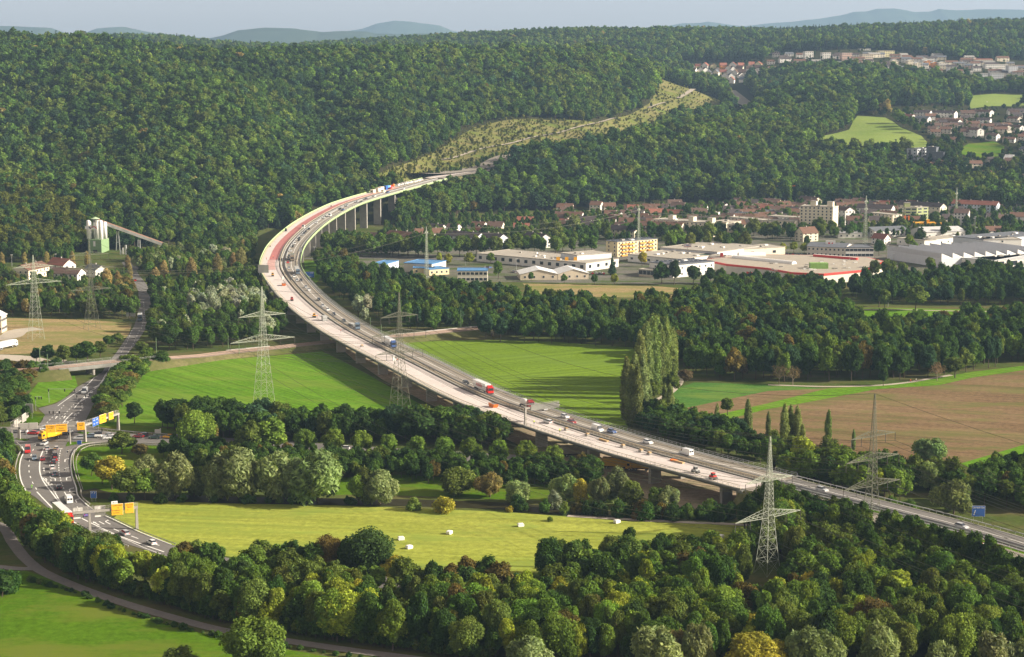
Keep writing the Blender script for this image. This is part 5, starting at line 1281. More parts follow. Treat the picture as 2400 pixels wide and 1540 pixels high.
def house_at(name, o, ang, L, D, h, roof='gable', rh=3.0, wall='white', rcol='red', floors=2, cols=4, ecols=2, chim=True, ww=1.3, wh=1.4, oh=.5, ridge='x', deep=4.0, extras=None):
 r = empty(name, tuple(o), ang)
 wm = MB()
 if roof == 'gable':
  if ridge == 'x':
   wm.add([(0, 0, -deep), (0, D, -deep), (0, D, h), (0, D / 2, h + rh), (0, 0, h), (L, 0, -deep), (L, D, -deep), (L, D, h), (L, D / 2, h + rh), (L, 0, h)],
                   [(4, 3, 2, 1, 0), (5, 6, 7, 8, 9), (0, 5, 9, 4), (1, 2, 7, 6)], M_WALL)
  else:
   wm.add([(0, 0, -deep), (L, 0, -deep), (L, 0, h), (L / 2, 0, h + rh), (0, 0, h), (0, D, -deep), (L, D, -deep), (L, D, h), (L / 2, D, h + rh), (0, D, h)],
                   [(0, 1, 2, 3, 4), (9, 8, 7, 6, 5), (0, 4, 9, 5), (1, 6, 7, 2)], M_WALL)
 else:
  wm.box(0, L, 0, D, -deep, h, M_WALL)
 tinted(wm.build('wall', r), WC[wall])
 rm = MB()
 if roof == 'gable':
  t = .25
  if ridge == 'x':
   k = rh / (D / 2)
   for s in (0, 1):
    y0 = -oh if s == 0 else D + oh; z0 = h - oh * k
    rm.add([(-oh, y0, z0 + .02), (L + oh, y0, z0 + .02), (L + oh, D / 2, h + rh + .02), (-oh, D / 2, h + rh + .02), (-oh, y0, z0 + t), (L + oh, y0, z0 + t), (L + oh, D / 2, h + rh + t), (-oh, D / 2, h + rh + t)],
                       [(0, 3, 2, 1), (4, 5, 6, 7), (0, 1, 5, 4), (1, 2, 6, 5), (3, 0, 4, 7)] if s == 0 else [(0, 1, 2, 3), (4, 7, 6, 5), (0, 4, 5, 1), (1, 5, 6, 2), (3, 7, 4, 0)], M_ROOF)
  else:
   k = rh / (L / 2)
   for s in (0, 1):
    x0 = -oh if s == 0 else L + oh; z0 = h - oh * k
    rm.add([(x0, -oh, z0 + .02), (x0, D + oh, z0 + .02), (L / 2, D + oh, h + rh + .02), (L / 2, -oh, h + rh + .02), (x0, -oh, z0 + t), (x0, D + oh, z0 + t), (L / 2, D + oh, h + rh + t), (L / 2, -oh, h + rh + t)],
                       [(0, 1, 2, 3), (4, 7, 6, 5), (0, 4, 5, 1), (1, 5, 6, 2), (3, 7, 4, 0)] if s == 0 else [(0, 3, 2, 1), (4, 5, 6, 7), (0, 1, 5, 4), (1, 2, 6, 5), (3, 0, 4, 7)], M_ROOF)
 else:
  rm.box(-.2, L + .2, -.2, D + .2, h + .002, h + .28, M_ROOF)
  rm.box(-.2, L + .2, -.2, .1, h + .28, h + .55, M_ROOF); rm.box(-.2, L + .2, D - .1, D + .2, h + .28, h + .55, M_ROOF)
  rm.box(-.2, .1, .1, D - .1, h + .28, h + .55, M_ROOF); rm.box(L - .1, L + .2, .1, D - .1, h + .28, h + .55, M_ROOF)
 ro = tinted(rm.build('roof', r), RC[rcol])
 if chim:
  g = np.random.default_rng(int(abs(L * 97 + D * 31 + h * 7)) + len(NUMB))
  if roof == 'gable':
   for i in range(1 if L < 16 else int(L // 11)):
    c = MB(); x = L * (i + .5) / max(1, (1 if L < 16 else int(L // 11))) + g.uniform(-1, 1); y = D * .5
    if ridge == 'y': x, y = L / 2, D * .4
    c.box(x - .4, x + .4, y - .4, y + .4, h + rh * .7, h + rh + 1.1, M_CONC)
    c.build('chimney', ro)
  else:
   for i in range(int(min(8, max(1, L * D / 260)))):
    c = MB(); x = g.uniform(.1, .9) * L; y = g.uniform(.15, .85) * D; s = g.uniform(.6, 1.5)
    c.box(x - s, x + s, y - s, y + s, h + .281, h + .28 + g.uniform(.5, 1.1), M_WHITE if i % 2 else M_CONC)
    c.build('skylight' if i % 2 else 'roof_vent', ro)
 if floors and cols:
  me = win_mesh(ww, wh)
  fh = h / floors
  for f in range(floors):
   for i in range(cols):
    w = link('window', me, r); w.location = (L * (i + .5) / cols, -.004, f * fh + fh * .35)
   for i in range(ecols):
    yy = D * (i + .5) / ecols
    w = link('window', me, r); w.location = (L + .004, yy, f * fh + fh * .35); w.rotation_euler = (0, 0, math.pi / 2)
    w = link('window', me, r); w.location = (-.004, yy, f * fh + fh * .35); w.rotation_euler = (0, 0, -math.pi / 2)
 if extras: extras(r, ro, L, D, h)
 return r
def bld(A, B, h, D, label, name='house', cat='house', group=None, **kw):
 """front eave line from A to B in the picture, h above the ground there"""
 p, za0 = roofspot(A[0], A[1], h); q = at(B[0], B[1], za0 + h)
 d = q[:2] - p[:2]; L = float(np.linalg.norm(d)); ang = math.atan2(d[1], d[0])
 r = house_at(name, (p[0], p[1], za0), ang, L, D, h, **kw)
 tag(r, label, cat, group)
 return r
def T(n, ax, ay, bx, by): return rg(n, ax, ay), rg(n, bx, by)
def balconies(cols, floors, colr, d=1.3):
 def f(r, ro, L, D, h):
  for x in cols:
   for k in range(floors):
    m = MB(); w = L * .07; z = h / floors * k + .25; x0 = L * x
    m.box(x0 - w, x0 + w, -d, -.01, z, z + .15, M_CONC)
    m.box(x0 - w, x0 + w, -d, -d + .08, z + .15, z + 1.15, M_PANEL); m.box(x0 - w, x0 - w + .08, -d + .08, -.01, z + .15, z + 1.15, M_PANEL); m.box(x0 + w - .08, x0 + w, -d + .08, -.01, z + .15, z + 1.15, M_PANEL)
    tinted(m.build('balcony', r), colr)
 return f
def roof_houses(spots, size=4.0, hh=3.0, wall='cream'):
 def f(r, ro, L, D, h):
  for a, b in spots:
   m = MB(); x = L * a; y = D * b
   m.box(x - size / 2, x + size / 2, y - size / 2, y + size / 2, h + .281, h + hh, M_WALL)
   m.box(x - size / 2 - .2, x + size / 2 + .2, y - size / 2 - .2, y + size / 2 + .2, h + hh + .002, h + hh + .25, M_CONC)
   tinted(m.build('stair_head', r), WC[wall])
 return f
def solar(rows, n):
 def f(r, ro, L, D, h):
  for j in range(rows):
   for i in range(n):
    m = MB(); x = L * (i + .5) / n; y = D * (j + .6) / rows; w = L / n * .38
    m.add([(x - w, y - .9, h + .35), (x + w, y - .9, h + .35), (x + w, y + .6, h + 1.3), (x - w, y + .6, h + 1.3), (x - w, y - .9, h + .29), (x + w, y - .9, h + .29), (x + w, y + .6, h + 1.22), (x - w, y + .6, h + 1.22)],
                      [(0, 1, 2, 3), (7, 6, 5, 4), (0, 4, 5, 1), (1, 5, 6, 2), (2, 6, 7, 3), (3, 7, 4, 0)], M_GLASS)
    m.build('solar_panel', ro)
 return f
def text_obj(name, s, size, mat, parent, loc, rot, ext=.01, align='CENTER'):
 c = bpy.data.curves.new(name, 'FONT'); c.body = s; c.size = size; c.align_x = align; c.align_y = 'CENTER'; c.extrude = ext; c.space_character = 1.05; c.offset = .012 * size
 t = bpy.data.objects.new('t', c); COL.objects.link(t)
 dg = bpy.context.evaluated_depsgraph_get(); me = bpy.data.meshes.new_from_object(t.evaluated_get(dg)); bpy.data.objects.remove(t)
 me.materials.clear(); me.materials.append(mat)
 o = link(name, me, parent); o.location = loc; o.rotation_euler = rot
 return o
M_REDP = plain('red_paint', (.62, .05, .04), .5, .3, .05)
M_BLUEP = plain('blue_sign_paint', (.04, .12, .42), .5, .3, .05)
M_YELP = plain('yellow_sign_paint', (.85, .42, .02), .5, .3, .05)
M_ORANGE = plain('orange_paint', (.80, .20, .03), .5, .3, .05)
M_GREENS = plain('green_cladding', (.20, .30, .15), .7, .2, .08)
M_SHED = plain('ribbed_sheeting', (.50, .51, .53), .5, .4, .06)
FLAT = dict(roof='flat', rcol='gravel')
def town():
 # --- first row: halls, flats and shops
 bld(*T(7, 985, 722, 1357, 692), 11.2, 13, 'yellow four-storey block of flats with orange balconies beside a lattice mast', 'apartment_block', 'apartment block', wall='yellow', rcol='slate', roof='flat', floors=4, cols=12, ecols=2, extras=lambda r, ro, L, D, h: (balconies((.16, .33, .62, .82), 4, (.75, .34, .04))(r, ro, L, D, h), solar(1, 9)(r, ro, L, D, h)))
 bld(*T(7, -330, 830, 690, 922), 5.5, 38, 'long low white car workshop hall with rows of skylights', 'workshop_hall', 'hall', wall='white', floors=1, cols=14, ecols=4, ww=3.0, wh=2.4, roof='flat', rcol='gravel')
 bld(*T(7, 455, 824, 608, 848), 9.0, 30, 'white upper hall standing behind the low car workshop', 'workshop_hall', 'hall', wall='lightgrey', floors=1, cols=5, ecols=2, ww=3, wh=1.0, roof='flat', rcol='gravel')
 bld(*T(7, 78, 1022, 425, 1018), 4.0, 22, 'left one of two joined pale gabled sheds with a white sheet roof', 'gabled_shed', 'shed', 'twin gabled sheds', wall='beige', rcol='white', roof='gable', ridge='y', rh=3.0, floors=1, cols=4, ecols=1, chim=False)
 bld(*T(7, 430, 1018, 715, 1012), 4.0, 22, 'right one of two joined pale gabled sheds with a white sheet roof', 'gabled_shed', 'shed', 'twin gabled sheds', wall='beige', rcol='white', roof='gable', ridge='y', rh=3.0, floors=1, cols=4, ecols=1, chim=False)
 bld(*T(7, 1080, 838, 1560, 884), 5.0, 46, 'flat gravel-roofed discount shop with a white front', 'shop_hall', 'shop', wall='white', floors=1, cols=6, ecols=3, ww=2.5, wh=1.6, **FLAT)
 bld(*T(7, 1385, 775, 1915, 818), 6.5, 62, 'large flat pale hall behind the discount shop', 'shop_hall', 'shop', wall='lightgrey', floors=0, **FLAT)
 bld(*T(7, 1735, 838, 1990, 862), 5.0, 9, 'shop strip with green and red signs and red awnings', 'shop_row', 'shop', wall='white', floors=1, cols=9, ecols=1, ww=2.2, wh=2.2, roof='flat', rcol='gravel', extras=awnings)
 bld(*T(7, 1505, 940, 1888, 905), 8.4, 24, 'plain white box building with solar racks on its roof', 'office_box', 'building', wall='white', roof='flat', rcol='slate', floors=2, cols=7, ecols=2, ww=1.2, wh=1.3, extras=solar(2, 9))
 bld(*T(7, 1185, 978, 1330, 990), 4.6, 22, 'low open pavilion with a flat brown roof behind dark trees', 'pavilion', 'pavilion', wall='beige', roof='flat', rcol='gravel', floors=1, cols=4, ecols=2, ww=3.6, wh=2.8)
 bld(*T(7, 1985, 765, 2140, 790), 6.0, 40, 'long low flat-roofed shop wing with a glazed front', 'shop_hall', 'shop', wall='cream', floors=1, cols=5, ecols=2, ww=3, wh=2, **FLAT)
 mall()
 sawtooth()
 bld(*T(8, 1745, 866, 2112, 896), 6.0, 55, 'white factory hall with rows of round roof lights', 'factory_hall', 'factory', wall='white', rcol='lightgrey', roof='flat', floors=1, cols=0)
 bld(*T(8, 2112, 896, 2600, 866), 6.0, 40, 'white hall with an arched glazed opening at the right edge', 'factory_hall', 'factory', wall='white', rcol='lightgrey', roof='flat', floors=1, cols=4, ecols=1, ww=6, wh=3.2)
 bld(*T(8, 1932, 676, 2010, 700), 9.0, 30, 'small white tower block at the end of the long grey hall', 'factory_hall', 'factory', wall='white', floors=3, cols=2, ecols=1, **FLAT)
 bld(*T(8, 2010, 700, 2600, 650), 9.0, 30, 'long pale grey panelled hall on the right edge', 'factory_hall', 'factory', wall='lightgrey', rcol='slate', roof='flat', floors=1, cols=0)
 bld(*T(8, 1480, 628, 1842, 618), 6.0, 26, 'white hall with a pale grey ridged roof and green base', 'factory_hall', 'hall', wall='white', rcol='lightgrey', roof='gable', rh=3, floors=1, cols=6, ecols=2, chim=False)
 bld(*T(8, 995, 618, 1310, 605), 5.5, 18, 'white building with shallow grey gabled roof near the lattice mast', 'workshop', 'building', wall='white', rcol='slate', roof='gable', rh=2.5, floors=2, cols=7, ecols=2, chim=False)
 bld(*T(8, 1205, 686, 1460, 712), 5.0, 14, 'low white flat building below the dark tree', 'workshop', 'building', wall='white', floors=1, cols=4, ecols=1, **FLAT)
 bld(*T(8, 1465, 706, 1835, 672), 5.0, 16, 'long white low building with skylights beside the factory', 'workshop', 'building', wall='white', floors=1, cols=6, ecols=1, **FLAT)
 bld(*T(8, 365, 760, 720, 775), 7.5, 26, 'left wing of the two-storey school with a dark roof', 'school_wing', 'school', wall='pale', rcol='slate', roof='gable', rh=2.2, floors=2, cols=9, ecols=2, chim=False)
 bld(*T(8, 725, 775, 985, 775), 7.5, 22, 'right wing of the school with dark window bands', 'school_wing', 'school', wall='white', rcol='slate', roof='flat', floors=2, cols=7, ecols=3, ww=3.0, wh=1.8)
 bld(*T(8, 655, 640, 880, 640), 4.0, 20, 'low white hall with a light flat roof behind the school', 'workshop', 'building', wall='white', rcol='lightgrey', roof='flat', floors=1, cols=4, ecols=1)
 # --- flats
 bld(*T(8, 297, 387, 607, 398), 21.5, 17, 'tall white eight-storey apartment tower with two stair heads', 'apartment_tower', 'apartment block', wall='cream', floors=8, cols=8, ecols=1, roof='flat', rcol='gravel', extras=roof_houses(((.38, .3), (.88, .3)), 5, 4.5))
 bld(*T(7, 1312, 512, 1858, 548), 11.5, 20, 'long cream block of flats with three roof boxes', 'apartment_block', 'apartment block', wall='cream', floors=4, cols=14, ecols=1, roof='flat', rcol='gravel', extras=roof_houses(((.25, .4), (.6, .4), (.92, .4)), 5, 4))
 bld(*T(7, 1850, 528, 2000, 540), 11.5, 20, 'cream end block of flats behind street trees', 'apartment_block', 'apartment block', wall='cream', floors=4, cols=4, ecols=1, **FLAT)
 bld(*T(7, 2008, 560, 2112, 562), 12, 16, 'cream apartment block with orange awnings on its right side', 'apartment_block', 'apartment block', wall='beige', floors=4, cols=2, ecols=3, **FLAT)
 bld(*T(7, 2010, 490, 2330, 520), 8.5, 14, 'long low pale block of flats with a flat roof', 'apartment_block', 'apartment block', wall='pale', floors=3, cols=9, ecols=1, **FLAT)
 bld(*T(8, 0, 478, 285, 497), 9, 14, 'pale grey-white row of flats left of the tall tower', 'apartment_block', 'apartment block', wall='white', floors=3, cols=8, ecols=1, **FLAT)
 bld(*T(8, -60, 520, 255, 530), 9, 14, 'cream block of flats with balconies left of the tower', 'apartment_block', 'apartment block', wall='cream', floors=3, cols=8, ecols=2, **FLAT)
 bld(*T(8, 1282, 402, 1390, 402), 14, 13, 'pale green office tower, left part with ribbon windows', 'office_tower', 'office', wall='green', floors=5, cols=2, ecols=2, ww=4.5, wh=1.3, roof='flat', rcol='gravel', extras=roof_houses(((.3, .6),), 5, 4, 'green'))
 bld(*T(8, 1390, 402, 1497, 396), 14, 13, 'pale green office tower, right part with ribbon windows', 'office_tower', 'office', wall='green', floors=5, cols=2, ecols=2, ww=4.5, wh=1.3, roof='flat', rcol='gravel')
 gh = dict(roof='gable', rh=3.4)
 bld(*T(8, 825, 398, 1150, 412), 10.5, 11, 'white block of flats with a long dark roof behind the lattice mast', 'apartment_block', 'apartment block', wall='white', rcol='dark', floors=3, cols=10, ecols=2, **gh)
 bld(*T(8, 955, 448, 1165, 470), 10, 11, 'cream block of flats right of the lattice mast', 'apartment_block', 'apartment block', wall='cream', floors=4, cols=6, ecols=2, **FLAT)
 bld(*T(8, 1205, 368, 1605, 396), 10.5, 11, 'cream block of flats with long dark roof behind the green office', 'apartment_block', 'apartment block', wall='cream', rcol='dark', floors=3, cols=10, ecols=2, **gh)
 bld(*T(8, 1712, 360, 2132, 378), 8.5, 11, 'white and blue row of flats with a long red roof', 'apartment_block', 'apartment block', wall='bluewhite', rcol='red', floors=3, cols=14, ecols=2, **gh)
 bld(*T(8, 2180, 342, 2600, 350), 8.5, 11, 'white row of flats with long red roof at the right edge', 'apartment_block', 'apartment block', wall='white', rcol='red', floors=3, cols=12, ecols=1, **gh)
 bld(*T(8, 722, 428, 812, 424), 13, 16, 'narrow white gabled house right of the tall tower', 'house', 'house', wall='white', rcol='redbrown', floors=4, cols=3, ecols=3, roof='gable', ridge='y', rh=3)
 bld(*T(8, 1735, 448, 1868, 452), 11, 12, 'white four-storey house with balconies and a hipped brown roof', 'house', 'house', wall='white', rcol='redbrown', floors=4, cols=4, ecols=2, **gh)
 bld(*T(8, 2258, 482, 2600, 490), 9, 14, 'white house with a wide brown gabled roof at the right edge', 'house', 'house', wall='white', rcol='brown', floors=3, cols=6, ecols=2, **gh)
 bld(*T(8, 2050, 615, 2215, 612), 5, 9, 'white cottage with a dark roof and tall chimney by the car park', 'house', 'house', wall='white', rcol='brown', floors=2, cols=4, ecols=1, **gh)
 bld(*T(8, 330, 640, 470, 632), 7, 11, 'cream house with a steep brown roof below the tall tower', 'house', 'house', wall='cream', rcol='brown', floors=3, cols=3, ecols=2, roof='gable', rh=4.5)
 bld(*T(8, 965, 680, 1085, 690), 5, 9, 'white house with red roof below the lattice mast', 'house', 'house', wall='white', rcol='red', floors=2, cols=3, ecols=2, **gh)
 bld(*T(8, 905, 322, 1030, 345), 5.5, 30, 'orange flat-roofed school wing in front of the wood', 'school_wing', 'school', wall='orange', rcol='gravel', roof='flat', floors=1, cols=4, ecols=8, ww=3, wh=1.8)
 bld(*T(8, 1030, 345, 1400, 285), 5.5, 16, 'long yellow flat-roofed school wing in front of the wood', 'school_wing', 'school', wall='yellow', rcol='gravel', roof='flat', floors=1, cols=10, ecols=2, ww=3, wh=1.8)
 bld(*T(8, 672, 255, 925, 238), 8, 14, 'wooden school hall with a grey shed roof at the wood edge', 'school_wing', 'school', wall='wood', rcol='lightgrey', roof='flat', floors=2, cols=8, ecols=1, ww=2.4)
 bld(*T(8, 872, 295, 1135, 265), 5, 12, 'low brown school wing with a long grey roof', 'school_wing', 'school', wall='wood', rcol='lightgrey', roof='flat', floors=1, cols=8, ecols=1, ww=2.4)
 # filling station
 st = tag(empty('filling_station', (0, 0, 0)), 'yellow filling station canopy beside the green office', 'filling station')
 p = at(*rg(8, 1360, 548), 5.5); q = at(*rg(8, 1622, 552), 5.5); st.location = (p[0], p[1], 0); d = q - p; st.rotation_euler = (0, 0, math.atan2(d[1], d[0])); L = float(np.linalg.norm(d[:2]))
 m = MB(); m.box(0, L, 0, 14, 5, 6.2, M_YELP); m.build('canopy', st)
 for i in range(4):
  m = MB(); x = L * (i + .5) / 4; m.box(x - .3, x + .3, 6, 6.6, 0, 5, M_WHITE); m.build('post', st)
 m = MB(); m.box(L * .3, L * .75, 15, 21, 0, 4, M_WHITE); m.build('shop', st)
 m = MB(); m.box(L * .47, L * .57, 5, 9, 6.21, 8.6, M_YELP); m.build('sign_block', st)
 # houses with readable roofs
 HS = [(7, 45, 518, 205, 520, 5.5, 10, 'white', 'red', 'white house with a red roof left of the big round tree'), (7, 10, 580, 155, 582, 4.5, 10, 'pale', 'red', 'pale house with a red roof in the lower garden row'),
          (7, 415, 495, 520, 500, 5.5, 10, 'cream', 'redbrown', 'brown-roofed house between the two big round trees'), (7, 425, 550, 540, 555, 5, 9, 'white', 'redbrown', 'white long house with brown roof between the round trees'),
          (7, 490, 470, 590, 482, 5, 9, 'wood', 'redbrown', 'dark wooden house with steep brown roof above the others'), (7, 98, 665, 262, 690, 7.5, 11, 'white', 'dark', 'block with black roof and pinkish gable behind the street trees'),
          (7, 865, 495, 965, 510, 5, 9, 'white', 'brown', 'white house with brown roof right of the second round tree'), (7, 900, 460, 985, 470, 6, 9, 'white', 'redbrown', 'white house with a steep red-brown roof at the wood edge'),
          (7, 1100, 430, 1185, 432, 5, 9, 'orange', 'dark', 'orange house with a dark roof at the foot of the wood'), (7, 1402, 415, 1528, 415, 5.5, 10, 'beige', 'dark', 'beige house with a wide dark roof and white dormer'),
          (7, 1475, 455, 1590, 455, 4.5, 9, 'white', 'redbrown', 'white-walled house with low red-brown roof below the dark roof'), (7, 1728, 400, 1815, 402, 5, 9, 'white', 'redbrown', 'small house with a salmon roof at the wood edge'),
          (7, 2072, 478, 2318, 488, 5.5, 12, 'white', 'slate', 'wide white gabled house with a grey roof'), (7, 2200, 415, 2275, 418, 5, 9, 'white', 'dark', 'white house under trees right of the grey roof'), (7, 1905, 375, 1975, 382, 4.5, 8, 'white', 'redbrown', 'white gable peeping out of the garden trees'),
          (7, 2010, 358, 2120, 365, 4.5, 9, 'beige', 'redbrown', 'house with a long salmon roof under the wood'), (7, 885, 600, 1140, 622, 8, 11, 'cream', 'dark', 'long dark-roofed block with cream gable'), (7, 1095, 560, 1575, 580, 8, 11, 'cream', 'brown', 'very long brown-roofed block with red chimneys'),
          (8, 278, 322, 432, 335, 5.5, 11, 'cream', 'redbrown', 'cream house with a broad red-brown roof'), (8, 215, 378, 372, 382, 5, 10, 'white', 'redbrown', 'white house with red-brown roof above the flats'), (8, 628, 355, 800, 358, 6, 12, 'white', 'redbrown', 'white house with broad brown roof right of the tower'),
          (8, 0, 402, 90, 404, 4.5, 9, 'white', 'redbrown', 'low house with a purple-red roof left of the tower'), (8, -30, 448, 70, 450, 4.5, 9, 'white', 'slate', 'white gabled house left of the flats'), (8, 1372, 318, 1550, 320, 5, 11, 'pale', 'redbrown', 'row house with a long red-brown roof beyond the conifer'), (8, 1602, 355, 1720, 355, 6, 11, 'cream', 'red', 'cream house with a bright red roof right of the conifer'),
          (8, 1115, 330, 1235, 332, 5, 9, 'pale', 'brown', 'brown roofed house behind the white flats'), (8, 1360, 345, 1560, 350, 5, 9, 'pale', 'redbrown', 'second row house below the long red-brown roof'),
          (6, 1205, 652, 1420, 672, 8, 11, 'yellow', 'brown', 'yellow-walled block with a long brown roof nearest the viaduct'), (6, 1020, 668, 1195, 680, 6, 10, 'pale', 'redbrown', 'long house with a salmon roof nearest the viaduct'),
          (6, 1500, 640, 1760, 632, 8, 11, 'white', 'brown', 'white block with a grey-brown roof beside its twin'), (6, 1765, 655, 2060, 678, 8.5, 11, 'lightgrey', 'dark', 'pale block with a long black roof behind the street trees'), (6, 2080, 672, 2262, 690, 8.5, 11, 'lightgrey', 'dark', 'right half of the pale block under a black roof'),
          (6, 2003, 560, 2120, 565, 6, 9, 'white', 'brown', 'white house with brown roof at the wood edge above the town'), (6, 2155, 572, 2292, 575, 6, 12, 'cream', 'redbrown', 'cream house with a broad chestnut roof at the wood edge'), (6, 1770, 580, 1870, 585, 5, 9, 'white', 'redbrown', 'half hidden house with a brown roof below the spur'),
          (6, 2010, 600, 2080, 612, 5, 8, 'pale', 'red', 'small house with an orange-red roof'), (6, 1600, 580, 1720, 590, 5, 9, 'white', 'dark', 'dark-roofed house hidden by garden trees')]
 for n, ax, ay, bx, by, h, D, w, rc, lab in HS:
  bld(*T(n, ax, ay, bx, by), h, D, lab, 'house', 'house', 'houses of the valley town', wall=w, rcol=rc, roof='gable', rh=min(4.2, D * .3), floors=2 if h < 7 else 3, cols=max(2, int((bx - ax) / 38)), ecols=2)
 # flat white bungalows
 for ax, ay, bx, by, lab in ((750, 438, 865, 432, 'white flat-roofed bungalow at the wood edge'), (1038, 475, 1200, 480, 'white bungalow with dark openings in the garden row'), (1865, 445, 1912, 447, 'small white cube house between garden trees'), (2275, 385, 2385, 382, 'white box house with a flat roof at the wood edge'), (2318, 425, 2440, 432, 'light blue and white flat house')):
  bld(*T(7, ax, ay, bx, by), 4.5, 9, lab, 'bungalow', 'house', wall='white', floors=1, cols=3, ecols=2, **FLAT)
 # blue roofed halls
 bld(*T(6, 1465, 965, 1665, 965), 4, 14, 'yellow low hall with a bright blue roof', 'sports_hall', 'hall', wall='yellow', rcol='blue', roof='flat', floors=1, cols=3, ecols=2, chim=False)
 bld(*T(6, 1618, 980, 1802, 968), 4, 14, 'yellow entrance wing with a blue roof', 'sports_hall', 'hall', wall='yellow', rcol='blue', roof='flat', floors=1, cols=4, ecols=1, chim=False)
 bld(*T(6, 1380, 918, 1640, 930), 6, 24, 'rear hall with a blue roof behind the yellow one', 'sports_hall', 'hall', wall='pale', rcol='blue', roof='flat', floors=1, cols=0, chim=False)
 bld(*T(6, 1080, 925, 1205, 930), 5, 24, 'pale blue-edged hall half hidden by trees near the viaduct', 'sports_hall', 'hall', wall='bluewhite', rcol='blue', roof='flat', floors=1, cols=3, chim=False)
 bld(*T(6, 1878, 992, 2160, 992), 7.5, 16, 'two-storey pale school building with a blue roof', 'school_wing', 'school', wall='pale', rcol='blue', roof='flat', floors=2, cols=7, ecols=2, ww=2.2, wh=1.7, chim=False)
 bld(*T(8, 2290, 1130, 2500, 1130), 5, 14, 'blue and white pavilion with a blue tent roof at the right edge', 'pavilion', 'pavilion', wall='bluewhite', rcol='blue', roof='gable', rh=4, floors=1, cols=4, chim=False)
 # houses by the silo
 bld(*T(5, 265, 985, 460, 945), 6.5, 12, 'cream two-storey house with a hipped brown roof below the silo', 'house', 'house', wall='cream', rcol='brown', roof='gable', rh=3.2, floors=2, cols=6, ecols=3)
 bld(*T(5, 440, 925, 590, 940), 6.5, 11, 'white house with a bright red roof behind the cream one', 'house', 'house', wall='white', rcol='red', roof='gable', rh=4, floors=2, cols=3, ecols=2)
 bld(*T(5, 462, 1010, 720, 1020), 6, 11, 'long white house with a brown-red roof near the dark pylon', 'house', 'house', wall='white', rcol='redbrown', roof='gable', rh=3.2, floors=2, cols=6, ecols=2)
 bld(*T(5, 790, 965, 890, 985), 5, 9, 'small white gabled house behind the dark pylon', 'house', 'house', wall='white', rcol='slate', roof='gable', rh=3, floors=1, cols=2, ecols=2)
 bld(*T(5, -160, 1415, 10, 1415), 9, 10, 'glazed greenish hall cut by the left edge', 'works_hall', 'hall', wall='beige', rcol='lightgrey', roof='gable', ridge='y', rh=2.5, floors=2, cols=4, ecols=5, ww=1.8, chim=False)
 # right hillside
 RH = [(4, 1212, 1088, 1330, 1092, 5.5, 11, 'white', 'red', 'white house with an orange-red roof above the hill meadow'), (4, 1358, 1048, 1510, 1050, 5.5, 10, 'white', 'dark', 'left half of the long white terrace above the hill meadow'), (4, 1512, 1052, 1740, 1056, 5.5, 10, 'white', 'dark', 'right half of the long white terrace above the hill meadow'),
          (4, 1357, 1105, 1490, 1108, 5.5, 9, 'white', 'slate', 'white villa with a glazed front below the terrace'), (4, 1582, 1130, 1770, 1136, 5, 9, 'white', 'brown', 'white row house below the terrace, right of the villa'), (4, 1795, 1205, 1955, 1215, 5, 9, 'white', 'brown', 'low brown-roofed row house in the hillside gardens'),
          (4, 1942, 1118, 2070, 1120, 5, 9, 'white', 'dark', 'white house with a dark roof right of the terrace'), (4, 1880, 1040, 2070, 1045, 5, 9, 'white', 'brown', 'long house half hidden by a pale tree'), (4, 2245, 1035, 2420, 1035, 5, 10, 'white', 'dark', 'white house with a dark roof at the right edge'),
          (4, 2225, 1105, 2330, 1108, 4, 9, 'pale', 'brown', 'brown-roofed house under trees at the right'), (4, 2028, 1265, 2130, 1268, 5, 10, 'white', 'redbrown', 'white gabled chalet with a wooden balcony'), (4, 2190, 1300, 2300, 1302, 3.5, 9, 'white', 'brown', 'small white house right of the chalet'),
          (4, 2125, 1185, 2220, 1190, 5, 9, 'pale', 'brown', 'brown-roofed house left of the white one on the slope'), (4, 2225, 1185, 2350, 1190, 5, 9, 'white', 'redbrown', 'white house with red-brown roof on the slope'), (4, 2340, 1390, 2430, 1395, 5, 9, 'white', 'slate', 'pale house at the right edge of the slope'),
          (4, 2360, 1250, 2440, 1255, 5, 9, 'white', 'red', 'white house with a red roof cut by the right edge'), (4, 2200, 1480, 2275, 1482, 5, 14, 'white', 'lightgrey', 'flat white building at the lower right slope')]
 for n, ax, ay, bx, by, h, D, w, rc, lab in RH:
  bld(*T(n, ax, ay, bx, by), h, D, lab, 'house', 'house', 'houses on the right hillside', wall=w, rcol=rc, roof='gable', rh=D * .28, floors=2, cols=max(2, int((bx - ax) / 30)), ecols=1)
 bld(*T(4, 1395, 1392, 1570, 1382), 11, 14, 'dark grey institute building with white window bands and an orange panel', 'institute', 'building', wall='lightgrey', rcol='slate', roof='flat', floors=3, cols=8, ecols=2, ww=2.4, wh=1.6)
 bld(*T(4, 1320, 1400, 1395, 1400), 10, 14, 'dark left wing of the institute building', 'institute', 'building', wall='darkgrey', rcol='slate', roof='flat', floors=0)
 bld(*T(4, 1570, 1378, 1628, 1374), 13, 12, 'dark tower of the institute building', 'institute', 'building', wall='darkgrey', rcol='slate', roof='flat', floors=0)
 bld(*T(4, 1640, 1425, 1735, 1418), 9, 14, 'dark drum-like right wing of the institute', 'institute', 'building', wall='darkgrey', rcol='slate', roof='flat', floors=1, cols=4, ww=1.2)
 bld(*T(4, 1450, 1475, 1640, 1468), 5, 10, 'low grey front wing of the institute with orange panels', 'institute', 'building', wall='lightgrey', rcol='slate', roof='flat', floors=1, cols=5, ecols=1, ww=2.2)
